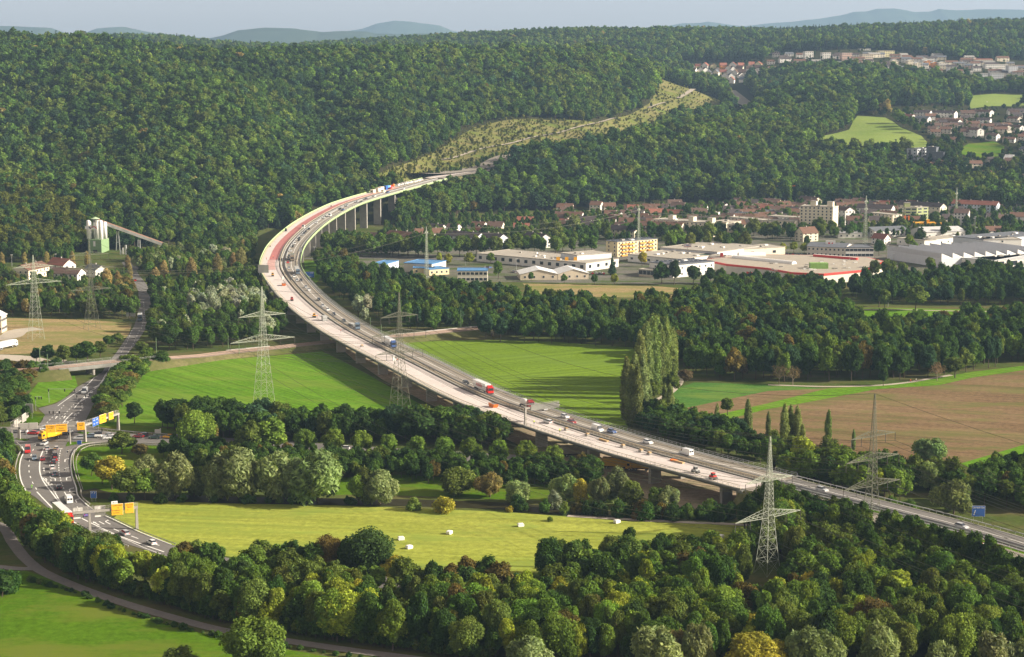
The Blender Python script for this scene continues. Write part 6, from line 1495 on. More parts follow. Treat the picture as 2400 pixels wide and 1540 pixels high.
def awnings(r, ro, L, D, h):
 for i, (a, b_, c) in enumerate(((.02, .42, (.25, .5, .36)), (.42, .66, (.7, .68, .62)))):
  m = MB(); m.box(L * a, L * b_, -.25, -.01, h - 1.4, h + .6, M_PANEL); tinted(m.build('shop_sign', r), c)
 for i in range(3):
  a = .46 + i * .16
  m = MB(); m.add([(L * a, -2.4, h - 2.6), (L * (a + .15), -2.4, h - 2.6), (L * (a + .15), -.02, h - 1.6), (L * a, -.02, h - 1.6), (L * a, -2.4, h - 2.75), (L * (a + .15), -2.4, h - 2.75), (L * (a + .15), -.02, h - 1.75), (L * a, -.02, h - 1.75)],
      [(0, 1, 2, 3), (7, 6, 5, 4), (0, 4, 5, 1), (1, 5, 6, 2), (2, 6, 7, 3), (3, 7, 4, 0)], M_REDP)
  m.build('awning', r)
 m = MB(); m.box(L * .82, L * .93, -.3, -.01, h + .1, h + 3, M_REDP); m.build('shop_sign', r)
def mall():
 h = 6.6
 P = [rg(7, 1790, 888), rg(7, 2000, 930), rg(7, 2389, 968), rg(8, 225, 1008), rg(8, 520, 1022), rg(8, 905, 985), rg(8, 1080, 905), rg(8, 930, 868), rg(8, 420, 848), rg(8, 0, 840), rg(7, 2200, 850), rg(7, 2060, 862)]
 W_ = [tuple(at(x, y, h)[:2]) for x, y in P]
 c = np.mean(W_, axis=0)
 r = tag(empty('shopping_hall', (c[0], c[1], 0)), 'very large flat-roofed shopping hall edged with a red stripe', 'shopping hall')
 Lp = [(p[0] - c[0], p[1] - c[1]) for p in W_]
 m = MB(); m.prism(Lp, 0, h, M_WALL); tinted(m.build('wall', r), WC['pale'])
 def grow(k): return [(p[0] * k, p[1] * k) for p in Lp]
 m = MB(); m.prism(grow(1.006), h - .9, h + .45, M_REDP); m.build('fascia', r)
 m = MB(); m.prism(grow(.990), h + .3, h + .47, M_ROOF); ro = tinted(m.build('roof', r), (.36, .32, .26))
 g = np.random.default_rng(5)
 def on(x, y): q = at(x, y, h + .5); return q[0] - c[0], q[1] - c[1]
 for i in range(26):
  x, y = on(*rg(8, g.uniform(30, 880), g.uniform(880, 985))); s = g.uniform(.6, 1.4)
  m = MB(); m.box(x - s, x + s, y - s * .8, y + s * .8, h + .471, h + .5 + g.uniform(.4, 1), M_WHITE if i % 2 else M_CONC); m.build('roof_vent' if i % 2 else 'skylight', ro)
 # long glazed vaults and the green plant box
 for a, b_, w in ((rg(7, 2070, 868), rg(8, 245, 925), 2.6), (rg(7, 2110, 850), rg(7, 2360, 848), 3.5)):
  p = np.array(on(*a)); q = np.array(on(*b_)); d = q - p; L = np.linalg.norm(d); d /= L; nn = np.array([-d[1], d[0]])
  m = MB(); prof = [(math.cos(t) * w, math.sin(t) * w * .8) for t in np.linspace(0, math.pi, 9)]
  V = [];
  for s in (p, q):
   for o, z in prof: V.append((s[0] + nn[0] * o, s[1] + nn[1] * o, h + .48 + z))
  n = len(prof); m.add(V, [(k, n + k, n + k + 1, k + 1)[::-1] for k in range(n - 1)] + [tuple(range(n)), tuple(range(n, 2 * n))[::-1]], M_WHITE); m.build('roof_vault', ro)
 x, y = on(*rg(8, 472, 965)); m = MB(); m.box(x - 6, x + 6, y - 3, y + 3, h + .471, h + 4.2, plain('green_plant_box', (.22, .38, .10))); m.build('plant_room', ro)
 x, y = on(*rg(8, 615, 880)); x2, y2 = on(*rg(8, 420, 858));
 p = np.array(on(*rg(8, 420, 855))); q = np.array(on(*rg(8, 828, 888))); d = (q - p) / np.linalg.norm(q - p); nn = np.array([-d[1], d[0]])
 m = MB(); m.prism([tuple(p), tuple(q), tuple(q + nn * 2), tuple(p + nn * 2)], h + .471, h + 2.2, M_REDP, M_WALL); tinted(m.build('roof_parapet', ro), WC['white'])
 for n_, a, b_ in ((7, 2275, 1032), (7, 2298, 1036), (7, 2342, 1040)):
  q = at(*rg(n_, a, b_), 0);
  t = (q[0] - c[0], q[1] - c[1])
  # set on the front wall line
  p0 = np.array(Lp[2]); p1 = np.array(Lp[1]); d = (p1 - p0); L = np.linalg.norm(d); d /= L; s = np.clip(np.dot(np.array(t) - p0, d), 1, L - 1); b0 = p0 + d * s; nn = np.array([-d[1], d[0]]); nn = nn if np.dot(nn, -p0) < 0 else -nn
  m = MB(); m.prism([tuple(b0 + nn * .01), tuple(b0 + d * 2.2 + nn * .01), tuple(b0 + d * 2.2 + nn * .15), tuple(b0 + nn * .15)], 0.05, 3.2, M_REDP); m.build('door', r)
def sawtooth():
 h = 7.5
 c0 = at(*rg(8, 1620, 862), h); c1 = at(*rg(8, 1115, 785), h); c2 = at(*rg(8, 2285, 770), h)
 e1 = (c1 - c0)[:2]; L1 = np.linalg.norm(e1); e1 /= L1
 e2 = (c2 - c0)[:2]; L2 = np.linalg.norm(e2); e2 = np.array([e1[1], -e1[0]])
 if np.dot(e2, (c2 - c0)[:2]) < 0: e2 = -e2
 r = tag(empty('sawtooth_factory', (c0[0], c0[1], 0)), 'large factory with ten white saw-tooth roof ridges', 'factory')
 def P(a, b): return (e1[0] * a + e2[0] * b, e1[1] * a + e2[1] * b)
 m = MB(); m.prism([P(0, 0), P(L1, 0), P(L1, L2), P(0, L2)], 0, h - 1, M_WALL); tinted(m.build('wall', r), WC['lightgrey'])
 n = 10
 for i in range(n):
  a0 = L2 * i / n + .02; a1 = L2 * (i + 1) / n - .02
  A = [(*P(0, a0), h - .98), (*P(0, a0), h + 2.6), (*P(0, a1), h - .98)]; B = [(*P(L1, a0), h - .98), (*P(L1, a0), h + 2.6), (*P(L1, a1), h - .98)]
  t = MB(); t.add(A + B, [(0, 1, 2), (5, 4, 3)], M_WHITE); t.add([A[0], A[1], B[1], B[0]], [(0, 3, 2, 1)], M_SHED); t.add([A[1], A[2], B[2], B[1]], [(0, 3, 2, 1)], M_SHED)
  t.build('saw_tooth', r)
town()
def random_houses():
 g = np.random.default_rng(77)
 bw = dict(white='white', cream='cream', pink='pinkish', pale='pale', lemon='lemon', orange='orange'); rw = dict(red='red', redbrown='brown-red', brown='brown', dark='dark', slate='slate', grey='grey')
 placed = []
 def put(x, y, L, D, h, rh, wall, rcol, ridge, ang, place, group, far=True, floors=0, cols=0, roof='gable'):
  q = gnd(x, y)
  for p in placed:
   if math.hypot(p[0] - q[0], p[1] - q[1]) < p[2] + L * .42: return
  placed.append((q[0], q[1], L * .42))
  z = float(min(tz(q[0] + a, q[1] + b) for a in (0, L) for b in (0, D)))
  r = house_at('house', (q[0] - L / 2, q[1], float(tz(q[0], q[1]))), ang, L, D, h, roof=roof, rh=rh, wall=wall, rcol=rcol, floors=floors, cols=cols, ecols=1 if cols else 0, ridge=ridge, chim=not far, deep=6)
  numbered(r, '%s house with %s %s roof %s' % (bw.get(wall, wall), 'gabled' if roof == 'gable' else 'flat', rw.get(rcol, rcol), place), x, 'house', group)
 # far village: rows of steep gables
 for row, (x0, y0, x1, y1, n, rr) in enumerate(((1598, 163, 1790, 158, 17, 'red'), (1602, 172, 1795, 166, 16, 'redbrown'), (1606, 180, 1790, 174, 15, 'mix'), (1622, 188, 1780, 183, 13, 'mix'), (1632, 197, 1768, 193, 11, 'mix'))):
  for i in range(n):
   x = x0 + (x1 - x0) * (i + g.uniform(.2, .8)) / n; y = y0 + (y1 - y0) * i / n + g.uniform(-1, 1)
   put(x, y, g.uniform(9, 13), g.uniform(9, 12), g.uniform(4.5, 6), g.uniform(4, 5.2), g.choice(['white', 'white', 'cream', 'lemon', 'pale', 'orange'], p=[.4, .2, .15, .1, .1, .05]), rr if rr != 'mix' else g.choice(['redbrown', 'brown', 'slate', 'red']), g.choice(['x', 'y']), g.uniform(-.5, .3), 'in the far village', 'houses of the far village')
 # terraces on the far slope
 for i in range(125):
  x = g.uniform(1790, 2400); y = np.interp(x, [1800, 2000, 2200, 2400], [150, 154, 160, 172]) + g.uniform(-26, 30)
  put(x, y, g.uniform(12, 22), 10, g.uniform(5, 7), 2.6, g.choice(['white', 'pale', 'cream', 'pink'], p=[.7, .15, .1, .05]), g.choice(['brown', 'dark', 'grey', 'slate']), 'x', g.uniform(-.25, .2), 'on the far slope', 'terraces on the far slope', floors=2, cols=3)
 # gardens of the valley town
 for i in range(150):
  x = g.uniform(1300, 2400); y = np.interp(x, [1350, 1800, 2400], [502, 486, 472]) + g.uniform(-8, 60)
  put(x, y, g.uniform(10, 16), g.uniform(9, 11), g.uniform(4.5, 6.5), 3.4, g.choice(['white', 'cream', 'pale']), g.choice(['redbrown', 'brown', 'red', 'dark'], p=[.3, .35, .08, .27]), 'x', g.uniform(-.5, .2), 'in the valley town', 'small houses of the valley town', far=False, floors=2, cols=3)
 # hillside on the right
 for i in range(60):
  x = g.uniform(2160, 2400); y = g.uniform(272, 440)
  if in_poly([x], [y], [(2240, 325), (2370, 325), (2370, 375), (2240, 375)])[0] or y > 400 and g.uniform() < .5: continue
  put(x, y, g.uniform(10, 18), 10, 5.2, 3, g.choice(['white', 'pale', 'cream']), g.choice(['brown', 'redbrown', 'dark'], p=[.5, .25, .25]), 'x', g.uniform(-.4, .2), 'in the hillside gardens', 'small houses on the right hillside', far=False, floors=2, cols=3)
 # far blocks of flats: picture place of the front base, width, height in metres
 FB = [(4, 345, 548, 100, 65, 'white', 'left of five far blocks above the village'), (4, 508, 555, 100, 62, 'white', 'second of the far blocks above the village'), (4, 690, 565, 120, 68, 'pink', 'third of the far blocks, pinkish'), (4, 875, 570, 135, 62, 'beige', 'fourth of the far blocks, beige'), (4, 1030, 532, 190, 55, 'lemon', 'large lemon yellow block highest on the far slope'),
          (4, 0, 505, 60, 78, 'lightgrey', 'pale high block by the far wood'), (4, 62, 500, 70, 70, 'white', 'white stepped block by the far wood'), (3, 2195, 470, 62, 60, 'white', 'white block half hidden in the far wood'), (3, 1975, 505, 55, 70, 'pale', 'slim pale tower in the far wood'),
          (4, 1155, 640, 75, 85, 'cream', 'tall yellow gabled block left in its group'), (4, 1305, 610, 75, 50, 'cream', 'yellow gabled block behind the others'), (4, 1375, 645, 82, 62, 'cream', 'yellow gabled block with arched front'), (4, 1470, 610, 75, 45, 'orange', 'orange gabled block in the yellow group'), (4, 1535, 630, 60, 50, 'orange', 'narrow orange gabled block in the group'), (4, 1600, 637, 85, 58, 'cream', 'rightmost yellow gabled block of the group'),
          (4, 1930, 600, 215, 42, 'cream', 'long cream block with red roof on the far right'), (4, 2030, 642, 270, 40, 'white', 'long white block with orange awnings far right'), (4, 1835, 560, 135, 22, 'cream', 'cream block with red roof by the far right wood'), (4, 1820, 760, 125, 70, 'grey', 'left grey terrace block'), (4, 1955, 760, 120, 72, 'grey', 'middle grey terrace block'), (4, 2075, 745, 160, 58, 'grey', 'right grey terrace block'), (4, 2245, 715, 105, 95, 'lightgrey', 'grey slab tower at the far right'),
          (4, 1530, 670, 95, 34, 'white', 'white low block below the yellow group'), (4, 1690, 690, 90, 48, 'lightgrey', 'grey-white block right of the group'), (4, 860, 470, 125, 12, 'white', 'white low block above the far blocks'), (4, 2305, 775, 100, 40, 'lightgrey', 'pale block under the far tower')]
 for n, x, y, w, hp, wall, lab in FB:
  px, py = rg(n, x, y); q = gnd(px, py); k = q[1] / F / 2.333 / 1.70667
  L = w * k; hh = hp * k
  roofc = 'red' if 'red roof' in lab else ('white' if 'gabled' in lab else 'gravel')
  r = house_at('apartment_block', (q[0], q[1], q[2]), 0.12, L * .8, 14 if 'gabled' not in lab else 11, hh if 'gabled' not in lab else hh * .85, roof='gable' if 'gabled' in lab or 'red roof' in lab else 'flat', rh=hh * .18, ridge='y' if 'gabled' in lab else 'x', wall=wall, rcol=roofc, floors=max(2, int(hh / 3.2)), cols=max(3, min(10, int(L / 4))), ecols=2, chim=False, deep=12, ww=1.6)
  tag(r, lab, 'apartment block', 'far blocks of flats')
random_houses()
finish_numbers(); NUMB.clear()
# ------------------------------------------------------------------ pylons and wires
def pylon(base, top, arms, wb, ww, mat, label, ang, group, name='pylon', ins=True, lr=.078):
 b = at(base[0], base[1], 0); tp = atY(base[0], top, b[1]); h = tp[2]
 r = tag(empty(name, tuple(b), ang), label, 'pylon', group)
 hw = min([a[0] for a in arms] + [h * .8])
 def half(z):
  if z < hw: return wb + (ww - wb) * (z / hw) ** .85
  return ww + (.12 - ww) * ((z - hw) / (h - hw)) ** 1.1
 zs = [0.0]
 while zs[-1] < h - 1.2:
  zs.append(min(h, zs[-1] + max(1.3, half(zs[-1]) * 1.55)))
 zs[-1] = h
 m = MB()
 for a, c in zip(zs[:-1], zs[1:]):
  p, q = half(a), half(c)
  C0 = [(-p, -p), (p, -p), (p, p), (-p, p)]; C1 = [(-q, -q), (q, -q), (q, q), (-q, q)]
  for k in range(4):
   n = (k + 1) % 4
   m.bar((*C0[k], a), (*C1[k], c), lr, mat)
   m.bar((*C0[k], a), (*C1[n], c), lr * .42, mat); m.bar((*C0[n], a), (*C1[k], c), lr * .42, mat)
   m.bar((*C1[k], c), (*C1[n], c), .05, mat)
 m.build('lattice_mast', r)
 tips = []
 for z, L in arms:
  m = MB(); w = half(z); up = min(h, z + max(1.8, L * .16))
  wu = half(up)
  for s in (-1, 1):
   tip = np.array([s * L, 0, z])
   for d in (-1, 1):
    a0 = np.array([s * w, d * w, z]); a1 = np.array([s * wu, d * wu, up])
    m.bar(a0, tip, .085, mat); m.bar(a1, tip, .07, mat)
    n = 6
    for k in range(n):
     t0, t1 = k / n, (k + 1) / n
     m.bar(a0 + (tip - a0) * t0, a1 + (tip - a1) * t1, .05, mat); m.bar(a1 + (tip - a1) * t0, a0 + (tip - a0) * t0, .05, mat)
   for k in range(1, 6):
    t = k / 6; m.bar(np.array([s * w, -w, z]) * (1 - t) + tip * t, np.array([s * w, w, z]) * (1 - t) + tip * t, .05, mat)
   tips.append((s * L, z)); tips.append((s * L * .55, z))
  m.build('cross_arm', r)
 if ins:
  for x, z in tips:
   m = MB(); m.bar((x, 0, z - .05), (x, 0, z - 2.6), .09, M_DARK); m.build('insulator', r)
 r['_h'] = h
 ca, sa = math.cos(ang), math.sin(ang)
 P = {(i, j): np.array([b[0] + ca * x, b[1] + sa * x, z - (2.6 if ins else 0)]) for i, (x, z) in enumerate(tips) for j in (0,)}
 P['top'] = np.array([b[0], b[1], h])
 return r, [P[(i, 0)] for i in range(len(tips))] + [P['top']]
A35 = math.radians(36)
LG = 'light steel pylons'; DG = 'dark steel pylons'
P1 = pylon((85, 795), 597.6, [(38, 11), (29.5, 15)], 3.4, 1.1, M_STEEL, 'light steel lattice pylon by the yard at the left edge', A35, LG)
P3 = pylon((620, 984), 671.7, [(42.5, 10.5), (32.5, 14.5)], 4.0, 1.2, M_STEEL, 'light steel lattice pylon in the young grass field left of the viaduct', A35, LG)
P6 = pylon((1798, 1345), 1022, [(27, 9), (16.5, 12.6)], 2.7, 1.1, M_STEEL, 'light steel pylon in the foreground wood at the viaduct end', A35, LG)
P2 = pylon((216, 771), 560, [(40.5, 11), (33, 14), (21.5, 12)], 3.6, 1.1, M_STEELD, 'dark three-armed pylon in front of the houses at the left', A35, DG)
P4 = pylon((938, 995), 685.5, [(43.5, 8.6), (36.5, 12.5), (29, 11)], 3.9, 1.2, M_STEELD, 'dark three-armed pylon between grass field and viaduct', A35, DG)
P5 = pylon((2040, 1266), 923, [(32, 9.5), (25, 11.5), (17, 12.3)], 3.0, 1.1, M_STEELD, 'dark pylon right of the foreground wood, against the ploughed field', A35, DG)
SM = 'slender masts of the railway power line'
P7 = pylon((1496, 598), 482, [(34, 1.6)], 1.25, .55, M_STEEL, 'slender lattice mast rising beside the yellow block of flats', A35, SM, 'lattice_mast', False, .075)
P8 = pylon((1000, 655), 532, [(31, 1.6)], 1.2, .5, M_STEEL, 'slender lattice mast by the blue-roofed halls', A35, SM, 'lattice_mast', False, .075)
P9 = pylon((2027, 573), 459, [(34, 2.2), (28, 2.2)], 1.5, .6, M_STEEL, 'slender lattice mast between the flats and the school', A35, SM, 'lattice_mast', False, .075)
P10 = pylon((2240, 515), 440, [(24, 2.0)], 1.1, .5, M_STEEL, 'thin lattice mast in front of the red-roofed flats', A35, SM, 'lattice_mast', False, .075)
def wire(a, b, sag, name, label, group, r=.06, n=14):
 m = MB(); pts = []
 for k in range(n + 1):
  t = k / n; p = a * (1 - t) + b * t; p = p - np.array([0, 0, sag * 4 * t * (1 - t)]); pts.append(p)
 for p, q in zip(pts[:-1], pts[1:]): m.bar(p, q, r, M_STEELD, 3)
 tag(m.build(name), label, 'power line', group)
def line(A, B, sag, what, pairs=None):
 n = min(len(A), len(B))
 for k in (pairs or range(n)):
  wire(A[k], B[k], sag, 'power_line', '%s thin overhead wire %s' % (ordw(k + 1), what), 'overhead wires')
off = np.array([-150, 215, 0.0])
line([p + off for p in P1[1]], P1[1], 9, 'running to the left light pylon')
line(P1[1], P3[1], 9, 'between the two left light pylons')
line(P3[1], P6[1], 12, 'crossing the viaduct between the light pylons')
line([p + off for p in P2[1]], P2[1], 9, 'running to the left dark pylon')
line(P2[1], P4[1], 10, 'from the left dark pylon to the one by the viaduct')
line(P4[1], P5[1], 13, 'from the pylon by the viaduct to the right one')
line(P5[1], [p - off * 1.1 for p in P5[1]], 9, 'leaving the right dark pylon')
line(P6[1], [p - off * 1.1 for p in P6[1]], 9, 'leaving the foreground pylon')
PZ = at(560, 650, 0)
for k in (0, 1, 4):
 wire(P8[1][k % len(P8[1])], np.array([P1[1][0][0] - 20, 1010, 28.0]), 14, 'power_line', ordw(k + 1) + ' thin overhead wire crossing the viaduct bend', 'overhead wires', .06, 20)
 wire(P8[1][k % len(P8[1])], P7[1][k % len(P7[1])], 6, 'power_line', ordw(k + 1) + ' thin overhead wire between the two slender masts', 'overhead wires', .06)
 wire(P7[1][k % len(P7[1])], P9[1][k % len(P9[1])], 8, 'power_line', ordw(k + 1) + ' thin overhead wire above the flats', 'overhead wires', .06)
# ------------------------------------------------------------------ railway
RAILPX = [(-80, 876), (0, 870), (100, 864), (160, 859), (225, 852), (290, 845), (400, 838), (520, 827), (640, 815), (700, 808), (760, 802), (850, 794), (945, 786), (1100, 771), (1180, 765), (1300, 754), (1420, 744)]
def railway():
 Z = 4.6
 def zr(x): return np.interp(x, [-80, 310, 470, 760, 860, 1500], [4.4, 4.7, 2.2, 2.2, 2.8, 2.8])
 P = smooth_line(np.array([at(x, y, zr(x))[:2] for x, y in RAILPX]), 4.0)
 t = np.gradient(P, axis=0); t /= np.linalg.norm(t, axis=1)[:, None]; nr = np.stack([-t[:, 1], t[:, 0]], -1)
 px = np.array([proj(p[0], p[1], Z)[0] for p in P]); DZ = zr(px) - Z; k0 = int(np.argmin(abs(px - 152))); k1 = int(np.argmin(abs(px - 297)))
 def strip(name, prof, a, b, mat, parent=None):
  n = len(prof); V = np.array([[(*(P[i] + nr[i] * (o if z > .1 or abs(o) < 9 else math.copysign(5.2 + (Z + DZ[i]) * 1.25, o))), z + (DZ[i] if z > .1 else 0)) for o, z in prof] for i in range(a, b + 1)]).reshape(-1, 3); Q = []
  for j in range(b - a):
   for k in range(n - 1): Q.append((j * n + k, (j + 1) * n + k, (j + 1) * n + k + 1, j * n + k + 1))
  return link(name, np_mesh(name, V, quads=np.array(Q), mats=[mat]), parent)
 M_BALL = road_mat('ballast', (.20, .155, .125), .25)
 M_RAILM = plain('rusty_rail', (.26, .17, .12), .5, .4)
 for a, b in ((0, k0), (k1, len(P) - 1)):
  tag(strip('railway_embankment', [(-10.5, .02), (-5.0, Z - .3), (5.0, Z - .3), (10.5, .02)], a, b, M_BANKG), kind='structure')
  tag(strip('railway_ballast', [(-4.4, Z - .28), (-3.6, Z), (3.6, Z), (4.4, Z - .28)], a, b, M_BALL), kind='structure')
 tr = tag(empty('railway_track', (*P[k0], Z)), 'double railway track crossing the picture on a low embankment', 'railway track')
 bpy.context.view_layer.update(); inv = tr.matrix_world.inverted()
 for o in (-2.7, -1.3, 1.3, 2.7):
  s = strip('rail', [(o - .07, Z + .02), (o - .07, Z + .2), (o + .07, Z + .2), (o + .07, Z + .02)], 0, len(P) - 1, M_RAILM, tr); s.matrix_parent_inverse = inv
 # low pale trough along the far side
 for a, b in ((k1 + 14, int(np.argmin(abs(px - 640)))), (int(np.argmin(abs(px - 930))), int(np.argmin(abs(px - 1120))))):
  tag(strip('cable_trough', [(4.3, Z - .2), (4.3, Z + .35), (4.9, Z + .35), (4.9, Z - .3)], a, b, M_CONC), 'pale cable trough along the far side of the railway, %s' % ('left of the viaduct' if a < len(P) // 2 else 'right of the viaduct'), 'cable trough')
 br = tag(empty('railway_bridge', (*P[(k0 + k1) // 2], 0)), 'concrete railway bridge over the dual road with steel railings', 'railway bridge')
 bpy.context.view_layer.update(); inv = br.matrix_world.inverted()
 def ch(o): o.matrix_parent_inverse = inv; return o
 ch(strip('deck', [(-5, Z - 1.5), (-5, Z + .25), (-4.6, Z + .25), (-4.6, Z - .05), (4.6, Z - .05), (4.6, Z + .25), (5, Z + .25), (5, Z - 1.5), (-5, Z - 1.5)], k0 - 1, k1 + 1, M_CONCD, br))
 ch(strip('ballast_bed', [(-4.4, Z - .03), (-4.3, Z + .01), (4.3, Z + .01), (4.4, Z - .03)], k0 - 1, k1 + 1, M_BALL, br))
 for o in (-4.8, 4.8):
  m = MB()
  for i in range(k0 - 3, k1 + 3):
   a = P[i] + nr[i] * o; b = P[i + 1] + nr[i + 1] * o
   m.bar((*a, Z + .25), (*a, Z + 1.3), .05, M_ZINC); m.bar((*a, Z + 1.3), (*b, Z + 1.3), .05, M_ZINC); m.bar((*a, Z + .8), (*b, Z + .8), .035, M_ZINC)
  ch(m.build('railing', br))
 q = at(216, 880, 0); i = int(np.argmin(np.hypot(P[:, 0] - q[0], P[:, 1] - q[1])))
 m = MB(); a = P[i] - nr[i] * 3.6; b = P[i] + nr[i] * 3.6
 for o in (-3.4, 0, 3.4):
  c = P[i] + nr[i] * o; m.lathe([(.8, -.2), (.8, Z - 1.5)], M_CONC, 12, c)
 ch(m.build('pier', br))
 for i, s in ((k0, -1), (k1, 1)):
  m = MB(); a = P[i] - nr[i] * 5.3; b = P[i] + nr[i] * 5.3; d = t[i] * 2.0 * s
  m.prism([tuple(a), tuple(b), tuple(b + d), tuple(a + d)], -.3, Z - 1.51, M_CONCD); ch(m.build('abutment', br))
 # masts
 for n, x, y, yt, lab in ((9, 375, 365, 180, 'green steel railway mast left of the bridge'), (9, 445, 380, 250, 'grey railway mast just left of the bridge'), (9, 1460, 248, 95, 'green steel railway mast right of the dual road'), (9, 2130, 208, 75, 'thin railway mast behind the grass field'), (9, 2232, 238, 100, 'thin railway mast under the light pylon arm'),
                             (6, 1068, 1560, 1425, 'green railway mast behind the viaduct'), (6, 1170, 1590, 1490, 'second railway mast behind the viaduct'), (6, 1912, 1520, 1360, 'railway mast at the corner of the right grass field')):
  bx, by = rg(n, x, y); Z = float(zr(bx)); b = at(bx, by, Z); tx, ty = rg(n, x, yt); hh = atY(tx, ty, b[1])[2] - Z
  m = MB(); m.bar((b[0], b[1], Z - 3), (b[0], b[1], Z + hh), .22, M_GREENS, 4, .16); m.bar((b[0], b[1], Z + hh * .72), (b[0] + 2.5, b[1] - 1.5, Z + hh * .78), .06, M_ZINC)
  tag(m.build('railway_mast'), lab, 'railway mast', 'railway masts')
railway()
# ------------------------------------------------------------------ concrete works with conveyor
def silo():
 b = at(*rg(5, 885, 832), 0); k = b[1] / F / 2.333 / 1.70667         # metres per tile unit
 r = tag(empty('silo_tower', tuple(b), math.radians(-8)), 'white silo tower on a green base with a red and black emblem', 'silo')
 X = lambda u: (u - 885) * k
 Zz = lambda v: (832 - v) * k
 m = MB(); m.box(X(820), X(952), 0, 16, 0, Zz(698), M_GREENS); m.build('base', r)
 m = MB(); m.box(X(868), X(910), -.06, -.004, 0, Zz(795), M_BLACK); m.build('gate', r)
 for u, v in ((873, 735), (882, 735), (873, 760), (882, 760)):
  m = MB(); m.box(X(u), X(u) + 1, -.06, -.004, Zz(v), Zz(v) + 2, M_WHITE); m.build('window', r)
 R = X(885 + 21)
 for u, y in ((815, 4), (932, 4), (873, 9)):
  rr = R if u != 873 else R * 1.65
  m = MB(); m.lathe([(rr * .5, Zz(700)), (rr, Zz(697)), (rr, Zz(530)), (rr * .95, Zz(526)), (rr * .3, Zz(518))], M_WHITE, 18, (X(u), y)); m.build('silo_cell', r, True)
 for u, y in ((800, 10), (945, 10)):
  m = MB(); m.lathe([(R * .9, Zz(697)), (R * .9, Zz(545)), (R * .3, Zz(538))], M_WHITE, 16, (X(u), y)); m.build('silo_cell', r, True)
 m = MB(); m.lathe([(X(908), Zz(540)), (X(908), Zz(508)), ], M_CONCD, 16, (X(866), 7)); m.build('head', r)
 m = MB(); m.lathe([(X(930), Zz(508)), (.1, Zz(490))], plain('pale_green_roof', (.38, .48, .30)), 16, (X(866), 7)); m.build('roof', r)
 m = MB(); m.box(X(811), X(928), -2.6, -2.3, Zz(597), Zz(566), M_WHITE); sg = m.build('sign', r)
 def slab(P, mat, nm='emblem'):
  m = MB(); n = len(P); V = [(X(u), -2.63, Zz(v)) for u, v in P] + [(X(u), -2.605, Zz(v)) for u, v in P]
  m.add(V, [tuple(range(n)), tuple(range(n, 2 * n))[::-1]] + [(i, n + i, n + (i + 1) % n, (i + 1) % n) for i in range(n)], mat); m.build(nm, sg)
 slab([(845, 576), (855, 572), (870, 590), (860, 594)], M_BLACK); slab([(873, 571), (890, 568), (893, 580), (884, 582)], M_BLACK)
 slab([(862, 588), (872, 574), (878, 577), (868, 593)], M_REDP)
 arc = [(890 + 38 * math.sin(t), 597 - 30 * math.cos(t)) for t in np.linspace(-.2, 1.45, 9)] + [(888 + 30 * math.sin(t), 597 - 22 * math.cos(t)) for t in np.linspace(1.45, -.2, 9)]
 slab(arc, M_REDP)
 # conveyor
 cv = tag(empty('conveyor', tuple(at(*rg(5, 1100, 820), 0))), 'long inclined conveyor gallery running down from the silo tower', 'conveyor')
 Y0 = b[1] + 8; p0 = atY(*rg(5, 905, 522), Y0); p1 = atY(*rg(5, 1530, 748), Y0 + 20)
 bpy.context.view_layer.update(); inv = cv.matrix_world.inverted()
 m = MB(); m.bar(p0, p1, 1.5, M_CONCD, 4); o = m.build('gallery', cv); o.matrix_parent_inverse = inv
 m = MB(); u = np.array([0, 0, 1.25]); m.bar(p0 + u, p1 + u, .9, plain('rusty_cover', (.34, .20, .15)), 4); o = m.build('cover', cv); o.matrix_parent_inverse = inv
 for tu, tv, bu, bv, w in ((1098, 620, 1103, 822, 18), (1297, 700, 1298, 822, 13), (1495, 760, 1495, 800, 8)):
  t = atY(*rg(5, tu, tv), Y0 + 8); q = atY(*rg(5, bu, bv), Y0 + 8); dx = w * k
  m = MB(); m.bar(t + np.array([-.6, 0, 0]), q + np.array([-dx, 0, 0]), .45, M_ZINC); m.bar(t + np.array([.6, 0, 0]), q + np.array([dx, 0, 0]), .45, M_ZINC)
  c = (t + q) / 2; m.bar(c - np.array([dx * .6, 0, 0]), c + np.array([dx * .6, 0, 0]), .35, M_ZINC)
  o = m.build('trestle', cv); o.matrix_parent_inverse = inv
 # small plant at the foot
 q = at(*rg(5, 1170, 835), 0); m = MB()
 for i in range(5): m.box(-4 + i * 2, -3 + i * 2, -1, 1, 0, 3 + (i * 37 % 5), M_WHITE if i % 2 else M_ZINC)
 o = m.build('mixing_plant'); o.location = tuple(q); tag(o, 'small pale machinery at the foot of the conveyor', 'machinery')
silo()
# ------------------------------------------------------------------ vehicles
CARC = dict(white=(.75, .75, .74), silver=(.42, .43, .44), grey=(.16, .17, .18), black=(.018, .018, .02), dark=(.035, .038, .045), red=(.55, .02, .015), darkred=(.24, .015, .018), blue=(.05, .10, .26), steel=(.13, .18, .24), green=(.03, .07, .05), yellow=(.85, .45, .01), orange=(.80, .20, .02), cream=(.62, .55, .40), brown=(.25, .2, .15), purple=(.15, .12, .35))
def taper_box(m, x0, x1, w, z0, X0, X1, W2, z1, mat):
 m.add([(x0, -w, z0), (x1, -w, z0), (x1, w, z0), (x0, w, z0), (X0, -W2, z1), (X1, -W2, z1), (X1, W2, z1), (X0, W2, z1)],
          [(0, 3, 2, 1), (4, 5, 6, 7), (0, 1, 5, 4), (1, 2, 6, 5), (2, 3, 7, 6), (3, 0, 4, 7)], mat)
M_LAMPW = plain('lamp_glass', (.8, .8, .75), .1, .6); M_LAMPR = plain('tail_lamp', (.5, .01, .01), .2, .6)
